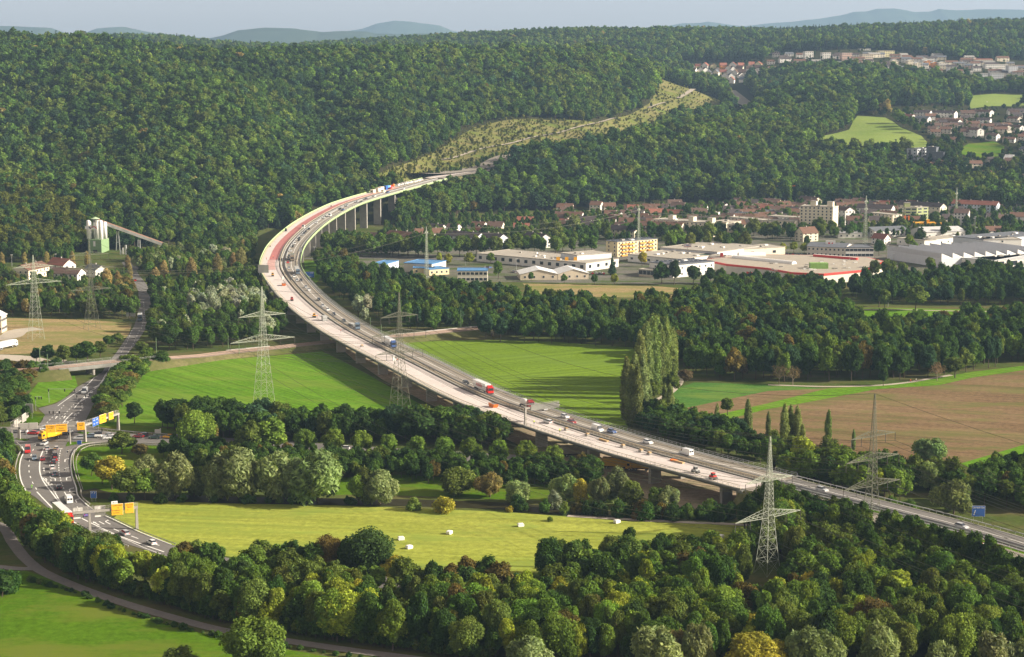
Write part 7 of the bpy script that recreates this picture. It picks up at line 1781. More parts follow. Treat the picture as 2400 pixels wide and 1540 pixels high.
def wheel_mesh(r, w):
 m = MB(); n = 14
 for s, rr, mt in ((w / 2, r, M_RUBBER), (w / 2 + .012, r * .6, M_ZINC)):
  V = [(rr * math.cos(2 * math.pi * k / n), -s, rr * math.sin(2 * math.pi * k / n)) for k in range(n)] + [(rr * math.cos(2 * math.pi * k / n), s, rr * math.sin(2 * math.pi * k / n)) for k in range(n)]
  m.add(V, [(k, n + k, n + (k + 1) % n, (k + 1) % n) for k in range(n)] + [tuple(range(n)), tuple(range(n, 2 * n))[::-1]], mt)
 return m.mesh('wheel')
WH = wheel_mesh(.32, .22); WHB = wheel_mesh(.5, .35)
MODELS = {}
def car_model(kind):
 """x runs forward, origin on the road under the middle; list of (part, mesh, location, painted)"""
 if kind in MODELS: return MODELS[kind]
 P = []
 if kind in ('car', 'estate', 'saloon'):
  L, w = (4.2, .87) if kind == 'car' else (4.6, .89)
  m = MB()
  taper_box(m, -L / 2 + .05, L / 2 - .05, w, .22, -L / 2, L / 2, w, .55, M_PAINT)
  taper_box(m, -L / 2, L / 2, w, .55, -L / 2 + .08, L / 2 - .25, w - .06, .80, M_PAINT)
  taper_box(m, -L / 2 + .08, L / 2 - .3, w - .06, .80, -L / 2 + (.1 if kind != 'saloon' else .15), L / 2 - 1.15, w - .1, .93, M_PAINT)
  rx0 = -L / 2 + (.55 if kind != 'saloon' else 1.15); rx1 = L / 2 - 1.9
  m.box(rx0, rx1, -.60, .60, 1.42, 1.47, M_PAINT)
  P.append(('body', m.mesh('body'), (0, 0, 0), True))
  m = MB(); taper_box(m, -L / 2 + (.12 if kind != 'saloon' else .7), L / 2 - 1.15, w - .11, .93, rx0, rx1, .62, 1.418, M_GLASS); P.append(('windows', m.mesh('windows'), (0, 0, 0), False))
  for x in (-1.3, 1.32):
   for y in (-.77, .77): P.append(('wheel', WH, (x, y, .32), False))
  for y in (-.62, .62):
   m = MB(); m.box(-.02, .10, -.17, .17, -.07, .07, M_LAMPW); P.append(('headlight', m.mesh('headlight'), (L / 2 - .06, y, .60), False))
   m = MB(); m.box(-.05, .02, -.16, .16, -.1, .1, M_LAMPR); P.append(('tail_light', m.mesh('tail_light'), (-L / 2 + .02, y, .72), False))
 elif kind in ('van', 'minibus'):
  L, w, h = 5.6, 1.0, 2.45
  if kind == 'minibus': h = 2.3
  m = MB()
  taper_box(m, -L / 2, L / 2 - .1, w, .3, -L / 2, L / 2, w, .9, M_PAINT)
  taper_box(m, -L / 2, L / 2, w, .9, -L / 2, L / 2 - .95, w, 1.25, M_PAINT)
  taper_box(m, -L / 2, L / 2 - 1.7, w, 1.25, -L / 2 + .12, L / 2 - 1.75, w - .12, h, M_PAINT)
  P.append(('body', m.mesh('body'), (0, 0, 0), True))
  m = MB(); taper_box(m, L / 2 - 1.69, L / 2 - .98, w - .06, 1.252, L / 2 - 1.74, L / 2 - 1.55, w - .14, h - .1, M_GLASS); P.append(('windscreen', m.mesh('windscreen'), (0, 0, 0), False))
  m = MB();
  for y in (-.45, .45): m.box(-L / 2 - .03, -L / 2 + .03, y - .33, y + .33, 1.3, 1.9, M_GLASS)
  P.append(('rear_window', m.mesh('rear_window'), (0, 0, 0), False))
  for x in (-1.75, 1.75):
   for y in (-.88, .88): P.append(('wheel', WH, (x, y, .34), False))
 elif kind.startswith('lorry'):
  # tractor and trailer, or rigid
  rigid = 'rigid' in kind; flat = 'flat' in kind
  L = 9.0 if rigid else 16.4
  f = L / 2
  m = MB(); taper_box(m, f - 2.2, f, 1.22, .75, f - 2.2, f - .12, 1.22, 3.1, M_PAINT); m.box(f - 2.1, f - .9, -1.1, 1.1, 3.101, 3.75, M_PAINT); P.append(('cab', m.mesh('cab'), (0, 0, 0), True))
  m = MB(); m.add([(f - .04, -1.08, 1.75), (f - .04, 1.08, 1.75), (f - .085, 1.05, 2.75), (f - .085, -1.05, 2.75), (f + .02, -1.08, 1.75), (f + .02, 1.08, 1.75), (f - .04, 1.05, 2.75), (f - .04, -1.05, 2.75)], [(0, 3, 2, 1), (4, 5, 6, 7), (0, 1, 5, 4), (2, 3, 7, 6), (1, 2, 6, 5), (3, 0, 4, 7)], M_GLASS)
  for y in (-1.235, 1.235): m.box(f - 1.5, f - .5, min(y, y * .99), max(y, y * .99), 1.8, 2.6, M_GLASS)
  P.append(('windscreen', m.mesh('windscreen'), (0, 0, 0), False))
  m = MB(); m.box(-f + .2, f - .3, -.45, .45, .6, 1.0, M_BLACK); m.box(f - .5, f + .03, -1.2, 1.2, .35, .75, M_BLACK); P.append(('chassis', m.mesh('chassis'), (0, 0, 0), False))
  if flat:
   m = MB(); m.box(-f, f - 2.7, -1.25, 1.25, 1.05, 1.3, M_CONCD); P.append(('bed', m.mesh('bed'), (0, 0, 0), False))
   m = MB(); m.box(-f + 2, f - 5, -1.0, 1.0, 1.31, 1.9, M_ZINC); P.append(('load', m.mesh('load'), (0, 0, 0), False))
  elif 'mixer' in kind:
   m = MB()
   n = 14; prof = [(-f + .6, .5), (-f + 1.4, .95), (-f + 3.0, 1.25), (-f + 4.6, 1.15), (-f + 5.6, .7)]
   V = []
   for x, rr in prof:
    for k in range(n):
     a = 2 * math.pi * k / n; zc = 2.55 - (x + f) * .07
     V.append((x, rr * math.cos(a), zc + rr * math.sin(a)))
   m.add(V, [(j * n + k, j * n + (k + 1) % n, (j + 1) * n + (k + 1) % n, (j + 1) * n + k) for j in range(4) for k in range(n)] + [tuple(range(n))[::-1], tuple(range(4 * n, 5 * n))], M_WHITE)
   P.append(('drum', m.mesh('drum', True), (0, 0, 0), False))
  else:
   m = MB(); m.box(-f, f - (2.55 if rigid else 2.85), -1.27, 1.27, 1.15, 3.98, M_PAINT); P.append(('box_body', m.mesh('box_body'), (0, 0, 0), 'box'))
  xs = (-f + 1.6, f - 1.4) if rigid else (-f + 1.5, -f + 2.8, -f + 4.1, f - 4.4, f - 1.4)
  for x in xs:
   for y in (-1.05, 1.05): P.append(('wheel', WHB, (x, y, .5), False))
 MODELS[kind] = P
 return P
def vehicle(kind, pos, fwd, colour, label, cat='car', group=None, box=None, name=None):
 ang = math.atan2(fwd[1], fwd[0])
 r = empty(name or {'car': 'car', 'estate': 'car', 'saloon': 'car', 'van': 'van', 'minibus': 'minibus'}.get(kind, 'lorry'), tuple(pos), ang)
 for nm, me, loc, pt in car_model(kind):
  o = link(nm, me, r); o.location = loc
  if pt == 'box': tinted(o, box or CARC['white'])
  elif pt: tinted(o, CARC[colour])
 if label: tag(r, label, cat, group)
 return r
def gvehicle(kind, p, q, colour, label, cat='car', group=None, box=None, z=.16, name=None):
 """stands on the ground at picture place p and faces picture place q"""
 a = at(p[0], p[1], 0); b = at(q[0], q[1], 0)
 return vehicle(kind, (a[0], a[1], z), (b - a)[:2], colour, label, cat, group, box, name)
def deck_spot(x, y):
 p = at_deck(x, y); i = idx_near(p[0], p[1])
 offv = np.dot(p[:2] - LEFT[i, :2], NR[i]); return i, offv
deckcars = []
def dv(kind, n, x, y, colour, away=False, **kw):
 px, py = rg(n, x, y); i, o = deck_spot(px, py)
 if kind in ('car', 'estate', 'saloon', 'van', 'minibus') or kind.startswith('lorry'):
  if o > 12.9: o = float(np.clip(o, 18.4, 23.2))
 p = on_deck(i, o, .05); f = TG[i] * (-1 if away else 1)
 r = vehicle(kind, p, f, colour, None, **kw)
 deckcars.append((r, kind, colour, p[1], o))
 return r, i, o
for n, x, y, c in ((6, 1098, 300, 'white'), (6, 940, 354, 'silver'), (6, 848, 388, 'silver'), (6, 780, 415, 'black'), (6, 587, 503, 'white'), (6, 515, 546, 'white'), (6, 400, 632, 'dark'), (6, 368, 660, 'silver'), (6, 342, 690, 'dark'), (6, 307, 740, 'white'), (6, 291, 770, 'black'), (6, 270, 810, 'white'), (6, 263, 858, 'dark'), (6, 265, 882, 'silver'), (6, 269, 915, 'red'), (6, 285, 970, 'silver'), (6, 325, 1049, 'white'), (6, 352, 1087, 'silver'), (6, 465, 1147, 'silver'), (6, 491, 1172, 'white'), (6, 588, 1326, 'silver'), (6, 629, 1360, 'white'), (6, 684, 1402, 'dark'), (6, 775, 1468, 'dark'),
                   (6, 1220, 265, 'blue'), (6, 1380, 232, 'white'), (6, 1022, 326, 'dark'), (6, 993, 356, 'black'), (6, 808, 428, 'blue'), (6, 491, 607, 'dark'), (6, 450, 645, 'dark'), (6, 401, 710, 'black'), (6, 422, 1085, 'dark'), (6, 583, 1262, 'black'),
                   (10, 1932, 528, 'black'), (11, 290, 770, 'silver'), (11, 503, 846, 'white'), (11, 543, 892, 'darkred'), (11, 927, 982, 'blue'), (11, 1284, 1088, 'white'), (12, 515, 1532, 'silver'), (16, 1795, 345, 'silver')):
 dv('estate' if (x + y) % 3 == 0 else 'car', n, x, y, c)
dv('van', 6, 691, 482, 'white'); dv('van', 6, 440, 592, 'white', away=False); dv('van', 11, 800, 970, 'white'); dv('minibus', 11, 1612, 1185, 'white', away=True)
dv('lorry', 6, 340, 890, 'brown', box=(.33, .29, .24)); dv('lorry', 6, 380, 1010, 'steel', box=(.72, .70, .66)); dv('lorry_flat', 6, 880, 1525, 'steel')
dv('lorry', 10, 1180, 180, 'blue', box=(.74, .74, .73))
NB, ni, no_ = dv('lorry', 10, 2120, 600, 'red', box=(.78, .76, .73))
dv('lorry_rigid_mixer', 11, 120, 745, 'darkred')
txt = text_obj('lettering', 'nobilia', 2.3, M_REDP, NB, (-1.5, -1.285, 2.75), (math.pi / 2, 0, 0))
deckcars.sort(key=lambda q: q[3])
cnt = {}
names_ = {'car': 'car', 'estate': 'car', 'van': 'van', 'minibus': 'minibus', 'lorry': 'lorry', 'lorry_flat': 'flatbed lorry', 'lorry_rigid_mixer': 'concrete mixer lorry'}
spec = {('lorry', 'brown'): 'lorry with a brown-grey box on the viaduct bend', ('lorry', 'steel'): 'lorry with white box and grey cab on the viaduct bend', ('lorry', 'blue'): 'white box lorry with a blue cab on the viaduct', ('lorry', 'red'): 'white lorry with red cab and red lettering on the viaduct', ('lorry_flat', 'steel'): 'flatbed lorry with pale blue cab on the viaduct', ('lorry_rigid_mixer', 'darkred'): 'concrete mixer lorry with white drum behind the sign gantry', ('minibus', 'white'): 'white minibus with an orange stripe driving away on the viaduct'}
colw = dict(white='white', silver='silver', black='black', dark='dark grey', red='bright red', darkred='dark red', blue='dark blue')
tot = {}
for q in deckcars: tot[(names_[q[1]], q[2])] = tot.get((names_[q[1]], q[2]), 0) + 1
for r, k, c, Y, o in deckcars:
 if (k, c) in spec: tag(r, spec[(k, c)], names_[k].split()[-1] if k != 'minibus' else 'minibus', 'traffic on the viaduct'); continue
 key = (names_[k], c); cnt[key] = cnt.get(key, 0) + 1
 lab = '%s %s on the viaduct' % (colw[c], names_[k])
 if tot[key] > 1: lab += ', %s %s one counted from its near end' % (ordw(cnt[key]), colw[c])
 else: lab += ', the only one of that colour'
 tag(r, lab, names_[k], 'traffic on the viaduct')
V_ = [('lorry_rigid', za(905, 745), za(600, 800), 'yellow', 'bright yellow box lorry turning in the junction', 'lorry', (.85, .50, .01)),
      ('estate', za(785, 855), za(600, 960), 'silver', 'silver off-roader just below the yellow lorry', 'car', None), ('van', za(457, 1005), za(440, 1200), 'red', 'bright red van on the left lanes of the slip road', 'van', None),
      ('car', za(588, 1145), za(580, 1300), 'steel', 'blue-grey car on the left lanes, below the red van', 'car', None), ('car', za(757, 1160), za(790, 1000), 'darkred', 'dark red car waiting left of the queue', 'car', None),
      ('car', za(848, 955), za(860, 800), 'silver', 'silver car with red lamps at the stop line, left of the queue', 'car', None), ('estate', za(1030, 955), za(1040, 800), 'silver', 'silver car first in the queue at the stop line', 'car', None),
      ('car', za(1003, 1003), za(1010, 880), 'dark', 'dark grey car second in the queue', 'car', None), ('car', za(1003, 1052), za(1010, 900), 'silver', 'silver-red lit car third in the queue', 'car', None), ('van', za(1006, 1120), za(1012, 1000), 'dark', 'dark high car fourth in the queue', 'car', None),
      ('car', za(1002, 1170), za(1005, 1000), 'red', 'red car fifth in the queue', 'car', None), ('car', za(978, 1225), za(985, 1100), 'dark', 'dark car with red lamps sixth in the queue', 'car', None), ('car', za(955, 1338), za(955, 1200), 'white', 'white car last in the queue', 'car', None),
      ('car', za(992, 1462), za(975, 1300), 'steel', 'steel grey car driving up behind the queue', 'car', None), ('estate', rg(9, 548, 1508), rg(9, 520, 1400), 'black', 'black estate car on the slip road below the queue', 'car', None),
      ('van', rg(13, 640, 98), rg(13, 560, 0), 'white', 'small white van with dark rear windows near the lower gantry', 'van', None), ('car', rg(13, 797, 222), rg(13, 720, 130), 'purple', 'purple-blue car half behind the lower gantry', 'car', None),
      ('lorry', rg(13, 590, 262), rg(13, 690, 350), 'red', 'white box lorry with a red cab half hidden by trees', 'lorry', (.76, .75, .72)), ('estate', rg(13, 1165, 398), rg(13, 1000, 300), 'silver', 'silver estate car right of the lower gantry post', 'car', None), ('car', rg(13, 1415, 488), rg(13, 1250, 400), 'white', 'white car lowest on the slip road', 'car', None),
      ('car', za(225, 608), za(100, 600), 'silver', 'silver car behind the left gantry', 'car', None), ('saloon', za(565, 645), za(400, 640), 'red', 'red saloon crossing at the left of the junction', 'car', None), ('car', za(350, 605), za(250, 600), 'white', 'white car between the gantry post and the red saloon', 'car', None),
      ('saloon', za(1495, 742), za(1300, 745), 'silver', 'silver saloon left of the right gantry post', 'car', None), ('estate', za(1690, 708), za(1500, 710), 'steel', 'blue-grey estate towing a trailer right of the gantry post', 'car', None), ('estate', za(1840, 665), za(1700, 670), 'black', 'black estate above the trailer', 'car', None),
      ('saloon', za(2055, 695), za(1900, 700), 'silver', 'silver saloon of the right-hand queue, upper lane', 'car', None), ('estate', za(2085, 735), za(1900, 740), 'white', 'white off-roader of the right-hand queue, lower lane', 'car', None), ('car', za(1165, 655), za(1050, 670), 'dark', 'dark car right behind the yellow lorry', 'car', None), ('car', za(1245, 632), za(1140, 650), 'black', 'black car following behind the yellow lorry', 'car', None),
      ('car', za(750, 545), za(640, 570), 'silver', 'silver car behind the big yellow signs', 'car', None),
      ('car', rg(9, 1290, 1032), rg(9, 1200, 1030), 'darkred', 'dark red car on the right road, left of the dark green one', 'car', None), ('estate', rg(9, 1330, 1018), rg(9, 1240, 1015), 'dark', 'dark estate behind the dark red car', 'car', None), ('estate', rg(9, 1443, 1042), rg(9, 1350, 1040), 'green', 'dark green car on the right road', 'car', None), ('saloon', rg(9, 1577, 1035), rg(9, 1480, 1030), 'yellow', 'yellow car on the right road partly behind trees', 'car', None),
      ('van', rg(9, 790, 618), rg(9, 720, 700), 'silver', 'silver van alone on the upper dual road', 'van', None), ('lorry_rigid', rg(5, 1308, 1455), rg(5, 1290, 1560), 'steel', 'white bus-like lorry coming down the far road', 'lorry', (.74, .74, .73)),
      ('car', rg(10, 30, 1088), rg(10, -60, 1085), 'red', 'red car glimpsed between trees of the avenue road', 'car', None), ('car', rg(10, 822, 1143), rg(10, 740, 1140), 'white', 'white car glimpsed under the avenue trees', 'car', None),
      ('car', rg(5, 1328, 945), rg(5, 1230, 940), 'white', 'white car on the road below the silo, left', 'car', None), ('estate', rg(5, 1490, 940), rg(5, 1400, 940), 'white', 'white car on the road below the silo, right', 'car', None), ('car', rg(5, 1262, 1085), rg(5, 1230, 1000), 'red', 'red car far up the country road', 'car', None),
      ('lorry', rg(11, 985, 1325), rg(11, 870, 1318), 'yellow', 'yellow lorry parked in the shade under the viaduct', 'lorry', (.72, .40, .01)), ('lorry_rigid', rg(11, 1180, 1340), rg(11, 1080, 1335), 'yellow', 'second yellow lorry behind a pier under the viaduct', 'lorry', (.72, .40, .01)),
      ('lorry', rg(11, 610, 1205), rg(11, 800, 1200), 'blue', 'grey tarpaulin lorry parked under the viaduct', 'lorry', (.34, .31, .25)), ('lorry', rg(9, 55, 200), rg(9, 120, 185), 'white', 'white box trailer parked in the yard at the left', 'lorry', (.76, .75, .73))]
for k, p, q, c, lab, cat, bx in V_:
 gvehicle(k, p, q, c, lab, cat, 'vehicles on the roads of the junction' if p[0] < 500 else None, bx)
# the trailer behind the steel estate
q = at(*za(1865, 712), 0); m = MB(); m.box(-1.4, 1.4, -.8, .8, .5, 1.0, M_WHITE); t_ = empty('car_trailer', (q[0], q[1], .16)); tag(t_, 'small white trailer behind the blue-grey estate', 'trailer')
m.build('bed', t_)
for y in (-.85, .85): w = link('wheel', WH, t_); w.location = (0, y, .32)
m = MB(); m.bar((-2.6, 0, .5), (-1.4, 0, .6), .05, M_ZINC); m.build('drawbar', t_)
def parked():
 g = np.random.default_rng(99)
 for n, x0, y0, x1, y1, k in ((7, 620, 845, 860, 850, 9), (7, 700, 820, 870, 826, 6), (7, 900, 905, 1010, 912, 4), (7, 735, 1018, 870, 1022, 4), (7, 1290, 925, 1380, 922, 4), (8, 1850, 595, 2030, 590, 7), (8, 130, 835, 360, 848, 8), (8, 1640, 595, 1830, 592, 6), (7, 1500, 748, 1580, 748, 4), (7, 1690, 745, 1820, 740, 5), (5, 1150, 970, 1200, 978, 2), (7, 10, 1000, 40, 1010, 2), (8, 735, 610, 840, 625, 5), (6, 2130, 965, 2190, 965, 3), (4, 1850, 135, 1930, 135, 0)):
  for i in range(k):
   t = (i + .5) / max(1, k); px, py = rg(n, x0 + (x1 - x0) * t, y0 + (y1 - y0) * t)
   c = g.choice(['white', 'silver', 'dark', 'red', 'blue', 'black'], p=[.25, .25, .2, .1, .1, .1])
   q = at(px, py, 0); a = g.uniform(-.3, .3) + (math.pi / 2 if i % 2 else 1.3)
   r = vehicle('car', (q[0], q[1], .06), (math.cos(a), math.sin(a)), c, None)
   numbered(r, '%s car parked between the town halls and shops' % colw[c], px, 'car', 'cars parked in the town')
parked()
# far motorway traffic
for n, x, y, c, k in ((3, 2082, 985, 'white', 'lorry'), (3, 2100, 1000, 'silver', 'car'), (3, 2128, 1008, 'white', 'car'), (3, 2145, 1022, 'white', 'car')):
 q = gnd(*rg(n, x, y)); vehicle(k, (q[0], q[1], q[2] + 1.3), (.2, -1), c, {('white', 'lorry'): 'white lorry on the far motorway cutting', ('silver', 'car'): 'silver car behind the lorry in the far cutting'}.get((c, k)) or ('upper white car in the far motorway cutting' if x < 2130 else 'lower white car in the far motorway cutting'), k)
finish_numbers(); NUMB.clear()
# ------------------------------------------------------------------ bales
for i, (n, x, y, lab) in enumerate(((14, 1355, 447, 'white wrapped bale, leftmost on the mown meadow'), (14, 1430, 528, 'white wrapped bale, lowest of the left three'), (14, 1805, 392, 'white wrapped bale right of the left pair'), (15, 82, 322, 'white wrapped bale in the middle of the upper meadow'), (15, 980, 290, 'white wrapped bale beside the gravel path'), (15, 1950, 430, 'white wrapped bale half hidden by trees at the right'), (4, 2045, 958, 'white bale on the far hill meadow, left'), (4, 2352, 956, 'white bale on the far hill meadow, right'))):
 px, py = rg(n, x, y); q = gnd(px, py)
 m = MB(); w, d, h = .95, .62, 1.0
 pr = [(-w, .2), (-w + .15, .02), (w - .15, .02), (w, .2), (w, h - .2), (w - .2, h), (-w + .2, h), (-w, h - .2)]
 m.extrude_y(pr, -d, d, M_WHITE); o = m.build('hay_bale'); o.location = (q[0], q[1], q[2] + .06); o.rotation_euler = (0, 0, .3 + .4 * (i % 3)); tag(o, lab, 'hay bale', 'wrapped bales')
# ------------------------------------------------------------------ markings on the junction road
def mark_line(pts, w=.22, dash=None, name='road_marking', lvl=.10):
 P = smooth_line(np.array([at(x, y, 0)[:2] for x, y in pts]), 1.0)
 t = np.gradient(P, axis=0); t /= np.linalg.norm(t, axis=1)[:, None]; nr = np.stack([t[:, 1], -t[:, 0]], -1)
 V = []; Q = []; i = 0
 while i < len(P) - 1:
  if dash:
   j = min(len(P) - 1, i + dash[0])
  else: j = len(P) - 1
  for k in range(i, j):
   b = len(V); V += [(*(P[k] - nr[k] * w), lvl), (*(P[k] + nr[k] * w), lvl), (*(P[k + 1] + nr[k + 1] * w), lvl), (*(P[k + 1] - nr[k + 1] * w), lvl)]; Q.append((b, b + 1, b + 2, b + 3))
  i = j + (dash[1] if dash else 0)
  if not dash: break
 tag(link(name, np_mesh(name, np.array(V), quads=np.array(Q), mats=[M_WHITE])), kind='structure')
R9 = lambda *p: [rg(9, a, b) for a, b in p]
R13 = lambda *p: [rg(13, a, b) for a, b in p]
mark_line(R9((410, 1130), (380, 1210), (370, 1290), (372, 1350), (395, 1420), (440, 1490), (480, 1540)) + R13((560, 100), (640, 165), (760, 245), (870, 300), (1050, 385), (1300, 480), (1530, 560)), .22)
mark_line(R9((395, 1405), (450, 1460), (510, 1540)) + R13((545, 62), (580, 115)), .2)
for k in range(6):
 a = R9((412 + k * 18, 1432 + k * 22), (445 + k * 16, 1425 + k * 22)); mark_line([a[0], ((a[0][0] + a[1][0]) / 2, (a[0][1] + a[1][1]) / 2), a[1]], .3)
mark_line(R9((205, 1115), (222, 1150), (195, 1230), (182, 1330), (200, 1440), (250, 1540)), .2)
mark_line(R13((345, 0), (420, 80), (520, 175), (640, 255), (760, 320)), .22)
mark_line(R9((335, 1090), (295, 1180), (272, 1270), (272, 1350), (300, 1440), (350, 1530)), .16, (3, 6))
mark_line(R9((570, 1130), (553, 1220), (550, 1330), (568, 1430), (600, 1520)), .14, (2, 2))
mark_line(R9((500, 1150), (470, 1250), (462, 1340), (475, 1430), (500, 1520)), .14, (2, 4))
mark_line(R13((600, 0), (640, 60), (720, 140), (850, 238), (960, 295), (1070, 350), (1240, 418), (1420, 480), (1590, 530)), .18, (4, 7))
mark_line(R9((700, 1135), (668, 1200), (660, 1290), (675, 1390), (712, 1500)) + R13((725, 30), (790, 100), (900, 182), (1050, 252), (1300, 372), (1600, 492)), .2)
mark_line(R13((900, 330), (1000, 372), (1200, 455), (1330, 515), (1500, 580)), .1)
mark_line([za(800, 925), za(960, 928), za(1155, 930)], .25)
mark_line([za(1560, 110), za(1450, 230), za(1350, 340), za(1180, 420)], .14, (2, 3))
mark_line([za(1350, 215), za(1250, 310), za(1160, 420)], .2)
mark_line([za(1180, 60), za(1060, 190), za(900, 350), za(800, 450)], .14, (2, 3))
mark_line([za(1380, 40), za(1300, 130), za(1080, 350)], .14, (2, 3))
mark_line([za(1540, 20), za(1540, 120)], .14, (2, 3))
mark_line(R9((1000, 420), (900, 560), (820, 620), (740, 700), (690, 760)), .16)
mark_line(R9((1030, 370), (960, 500), (910, 560)), .16)
mark_line(R9((1230, 30), (1180, 150), (1120, 250)), .12, (3, 6)); mark_line(R9((1300, 30), (1240, 160), (1180, 260)), .12, (3, 6))
mark_line([rg(5, 1340, 1280), rg(5, 1345, 1400), rg(5, 1320, 1530)], .12, (3, 6))
mark_line(R9((880, 470), (790, 560), (700, 620), (600, 690), (540, 735)), .16)
for k in range(5):
 a = R9((740 + k * 34, 700 - k * 34), (815 + k * 26, 655 - k * 28)); mark_line([a[0], ((a[0][0] + a[1][0]) / 2, (a[0][1] + a[1][1]) / 2), a[1]], .35)
def arrow(x, y, fx, fy, turn=0):
 a = at(x, y, 0); b = at(fx, fy, 0); d = (b - a)[:2]; d /= np.linalg.norm(d); n = np.array([d[1], -d[0]])
 def w(u, v): return tuple(a[:2] + d * v * 1.25 + n * u * 1.25)
 m = MB()
 def pl(P): m.add([(*w(*p), .115) for p in P], [tuple(range(len(P)))], M_WHITE)
 pl([(-.15, -2), (.15, -2), (.15, 1), (-.15, 1)])
 if turn == 0: pl([(-.5, 1), (.5, 1), (0, 2.4)])
 else: s = turn; pl([(-.15, 1), (.15, 1), (.9 * s, 1.9), (.6 * s, 2.1)] if s > 0 else [(.15, 1), (-.15, 1), (.9 * s, 1.9), (.6 * s, 2.1)]); pl([(.4 * s, 1.5), (1.1 * s, 1.5), (1.2 * s, 2.5)] if s > 0 else [(1.1 * s, 1.5), (.4 * s, 1.5), (1.2 * s, 2.5)])
 tag(m.build('road_marking'), kind='structure')
for x, y, fx, fy, t in ((1250, 990, 1260, 900, 1), (1200, 1165, 1205, 1000, 1), (1198, 1345, 1200, 1200, 1), (838, 1000, 850, 900, -1), (1400, 245, 1430, 200, 1), (1190, 300, 1230, 240, 0), (1022, 312, 1060, 260, 0), (1440, 400, 1470, 350, 0), (1262, 405, 1290, 360, -1)):
 arrow(*za(x, y), *za(fx, fy), t)
for x, y, fx, fy, t in ((430, 1420, 420, 1340, -1), (515, 1420, 505, 1340, -1), (620, 1415, 612, 1330, 1), (410, 1330, 405, 1280, 0), (605, 1330, 600, 1250, 1), (630, 1160, 640, 1100, 1), (650, 1520, 640, 1450, 1)):
 arrow(*rg(9, x, y), *rg(9, fx, fy), t)
for x, y, fx, fy, t in ((900, 297, 820, 250, 0), (1000, 287, 930, 250, 1), (708, 85, 690, 50, 1)):
 arrow(*rg(13, x, y), *rg(13, fx, fy), t)
# ------------------------------------------------------------------ guard rails and kerbs by the roads
def ground_rail(pts, label, h=.75, mat=None, band=.16, wall=False, group='guard rails by the junction'):
 mat = mat or M_ZINC
 P = smooth_line(np.array([at(x, y, 0)[:2] for x, y in pts]), 2.0); m = MB()
 for a, b in zip(P[:-1], P[1:]):
  m.bar((*a, 0), (*a, h), .06, mat); m.bar((*a, h - .1), (*b, h - .1), band, mat)
 tag(m.build('guard_rail'), label, 'guard rail', group)
ground_rail(R9((1510, 1100), (1250, 1095), (980, 1085), (830, 1098), (750, 1122), (705, 1165), (685, 1230), (690, 1320), (715, 1420), (755, 1530)) + R13((765, 60), (840, 130)), 'pale guard rail curving round the inner corner of the junction', .8, M_CONC, .2)
ground_rail(R9((1510, 1118), (1250, 1112), (990, 1102), (850, 1115), (780, 1140), (735, 1190), (712, 1260), (720, 1350), (745, 1440), (775, 1530)), 'second pale rail just inside the curved corner rail', .7, M_CONC, .12)
ground_rail(R9((150, 1085), (195, 1130), (165, 1230), (145, 1340), (160, 1440), (205, 1540)), 'pale guard rail along the left side of the slip road', .8, M_CONC, .2)
ground_rail(R13((860, 140), (990, 225), (1150, 300), (1300, 370), (1480, 440), (1640, 500)), 'guard rail between slip road and mown meadow', .7, M_CONCD, .12)
ground_rail(R9((840, 938), (1000, 965), (1200, 985), (1400, 1000), (1690, 1020)), 'grey guard rail above the right road', .75)
ground_rail(R13((760, 330), (900, 400), (1000, 440), (1200, 520)), 'guard rail at the lower edge of the slip road', .7)
# islands
tag(sheet('traffic_island', [za(1215, 890), za(1250, 800), (za(1600, 800)), za(1790, 795), za(1500, 830), za(1300, 870)], M_NEARM, 4), kind='structure')
tag(sheet('traffic_island', [za(190, 735), za(250, 720), za(500, 745), za(430, 775), za(300, 765)], M_NEARM, 4), kind='structure')
tag(sheet('traffic_island', [za(1440, 620), za(1480, 590), za(1640, 595), za(1760, 630), za(1600, 640)], M_NEARM, 4), kind='structure')
tag(sheet('grass_verge', [za(500, 300), za(480, 200), za(620, 180), za(780, 230), za(800, 270), za(640, 440), za(480, 440), za(330, 330)], M_NEARM, 4), kind='structure')
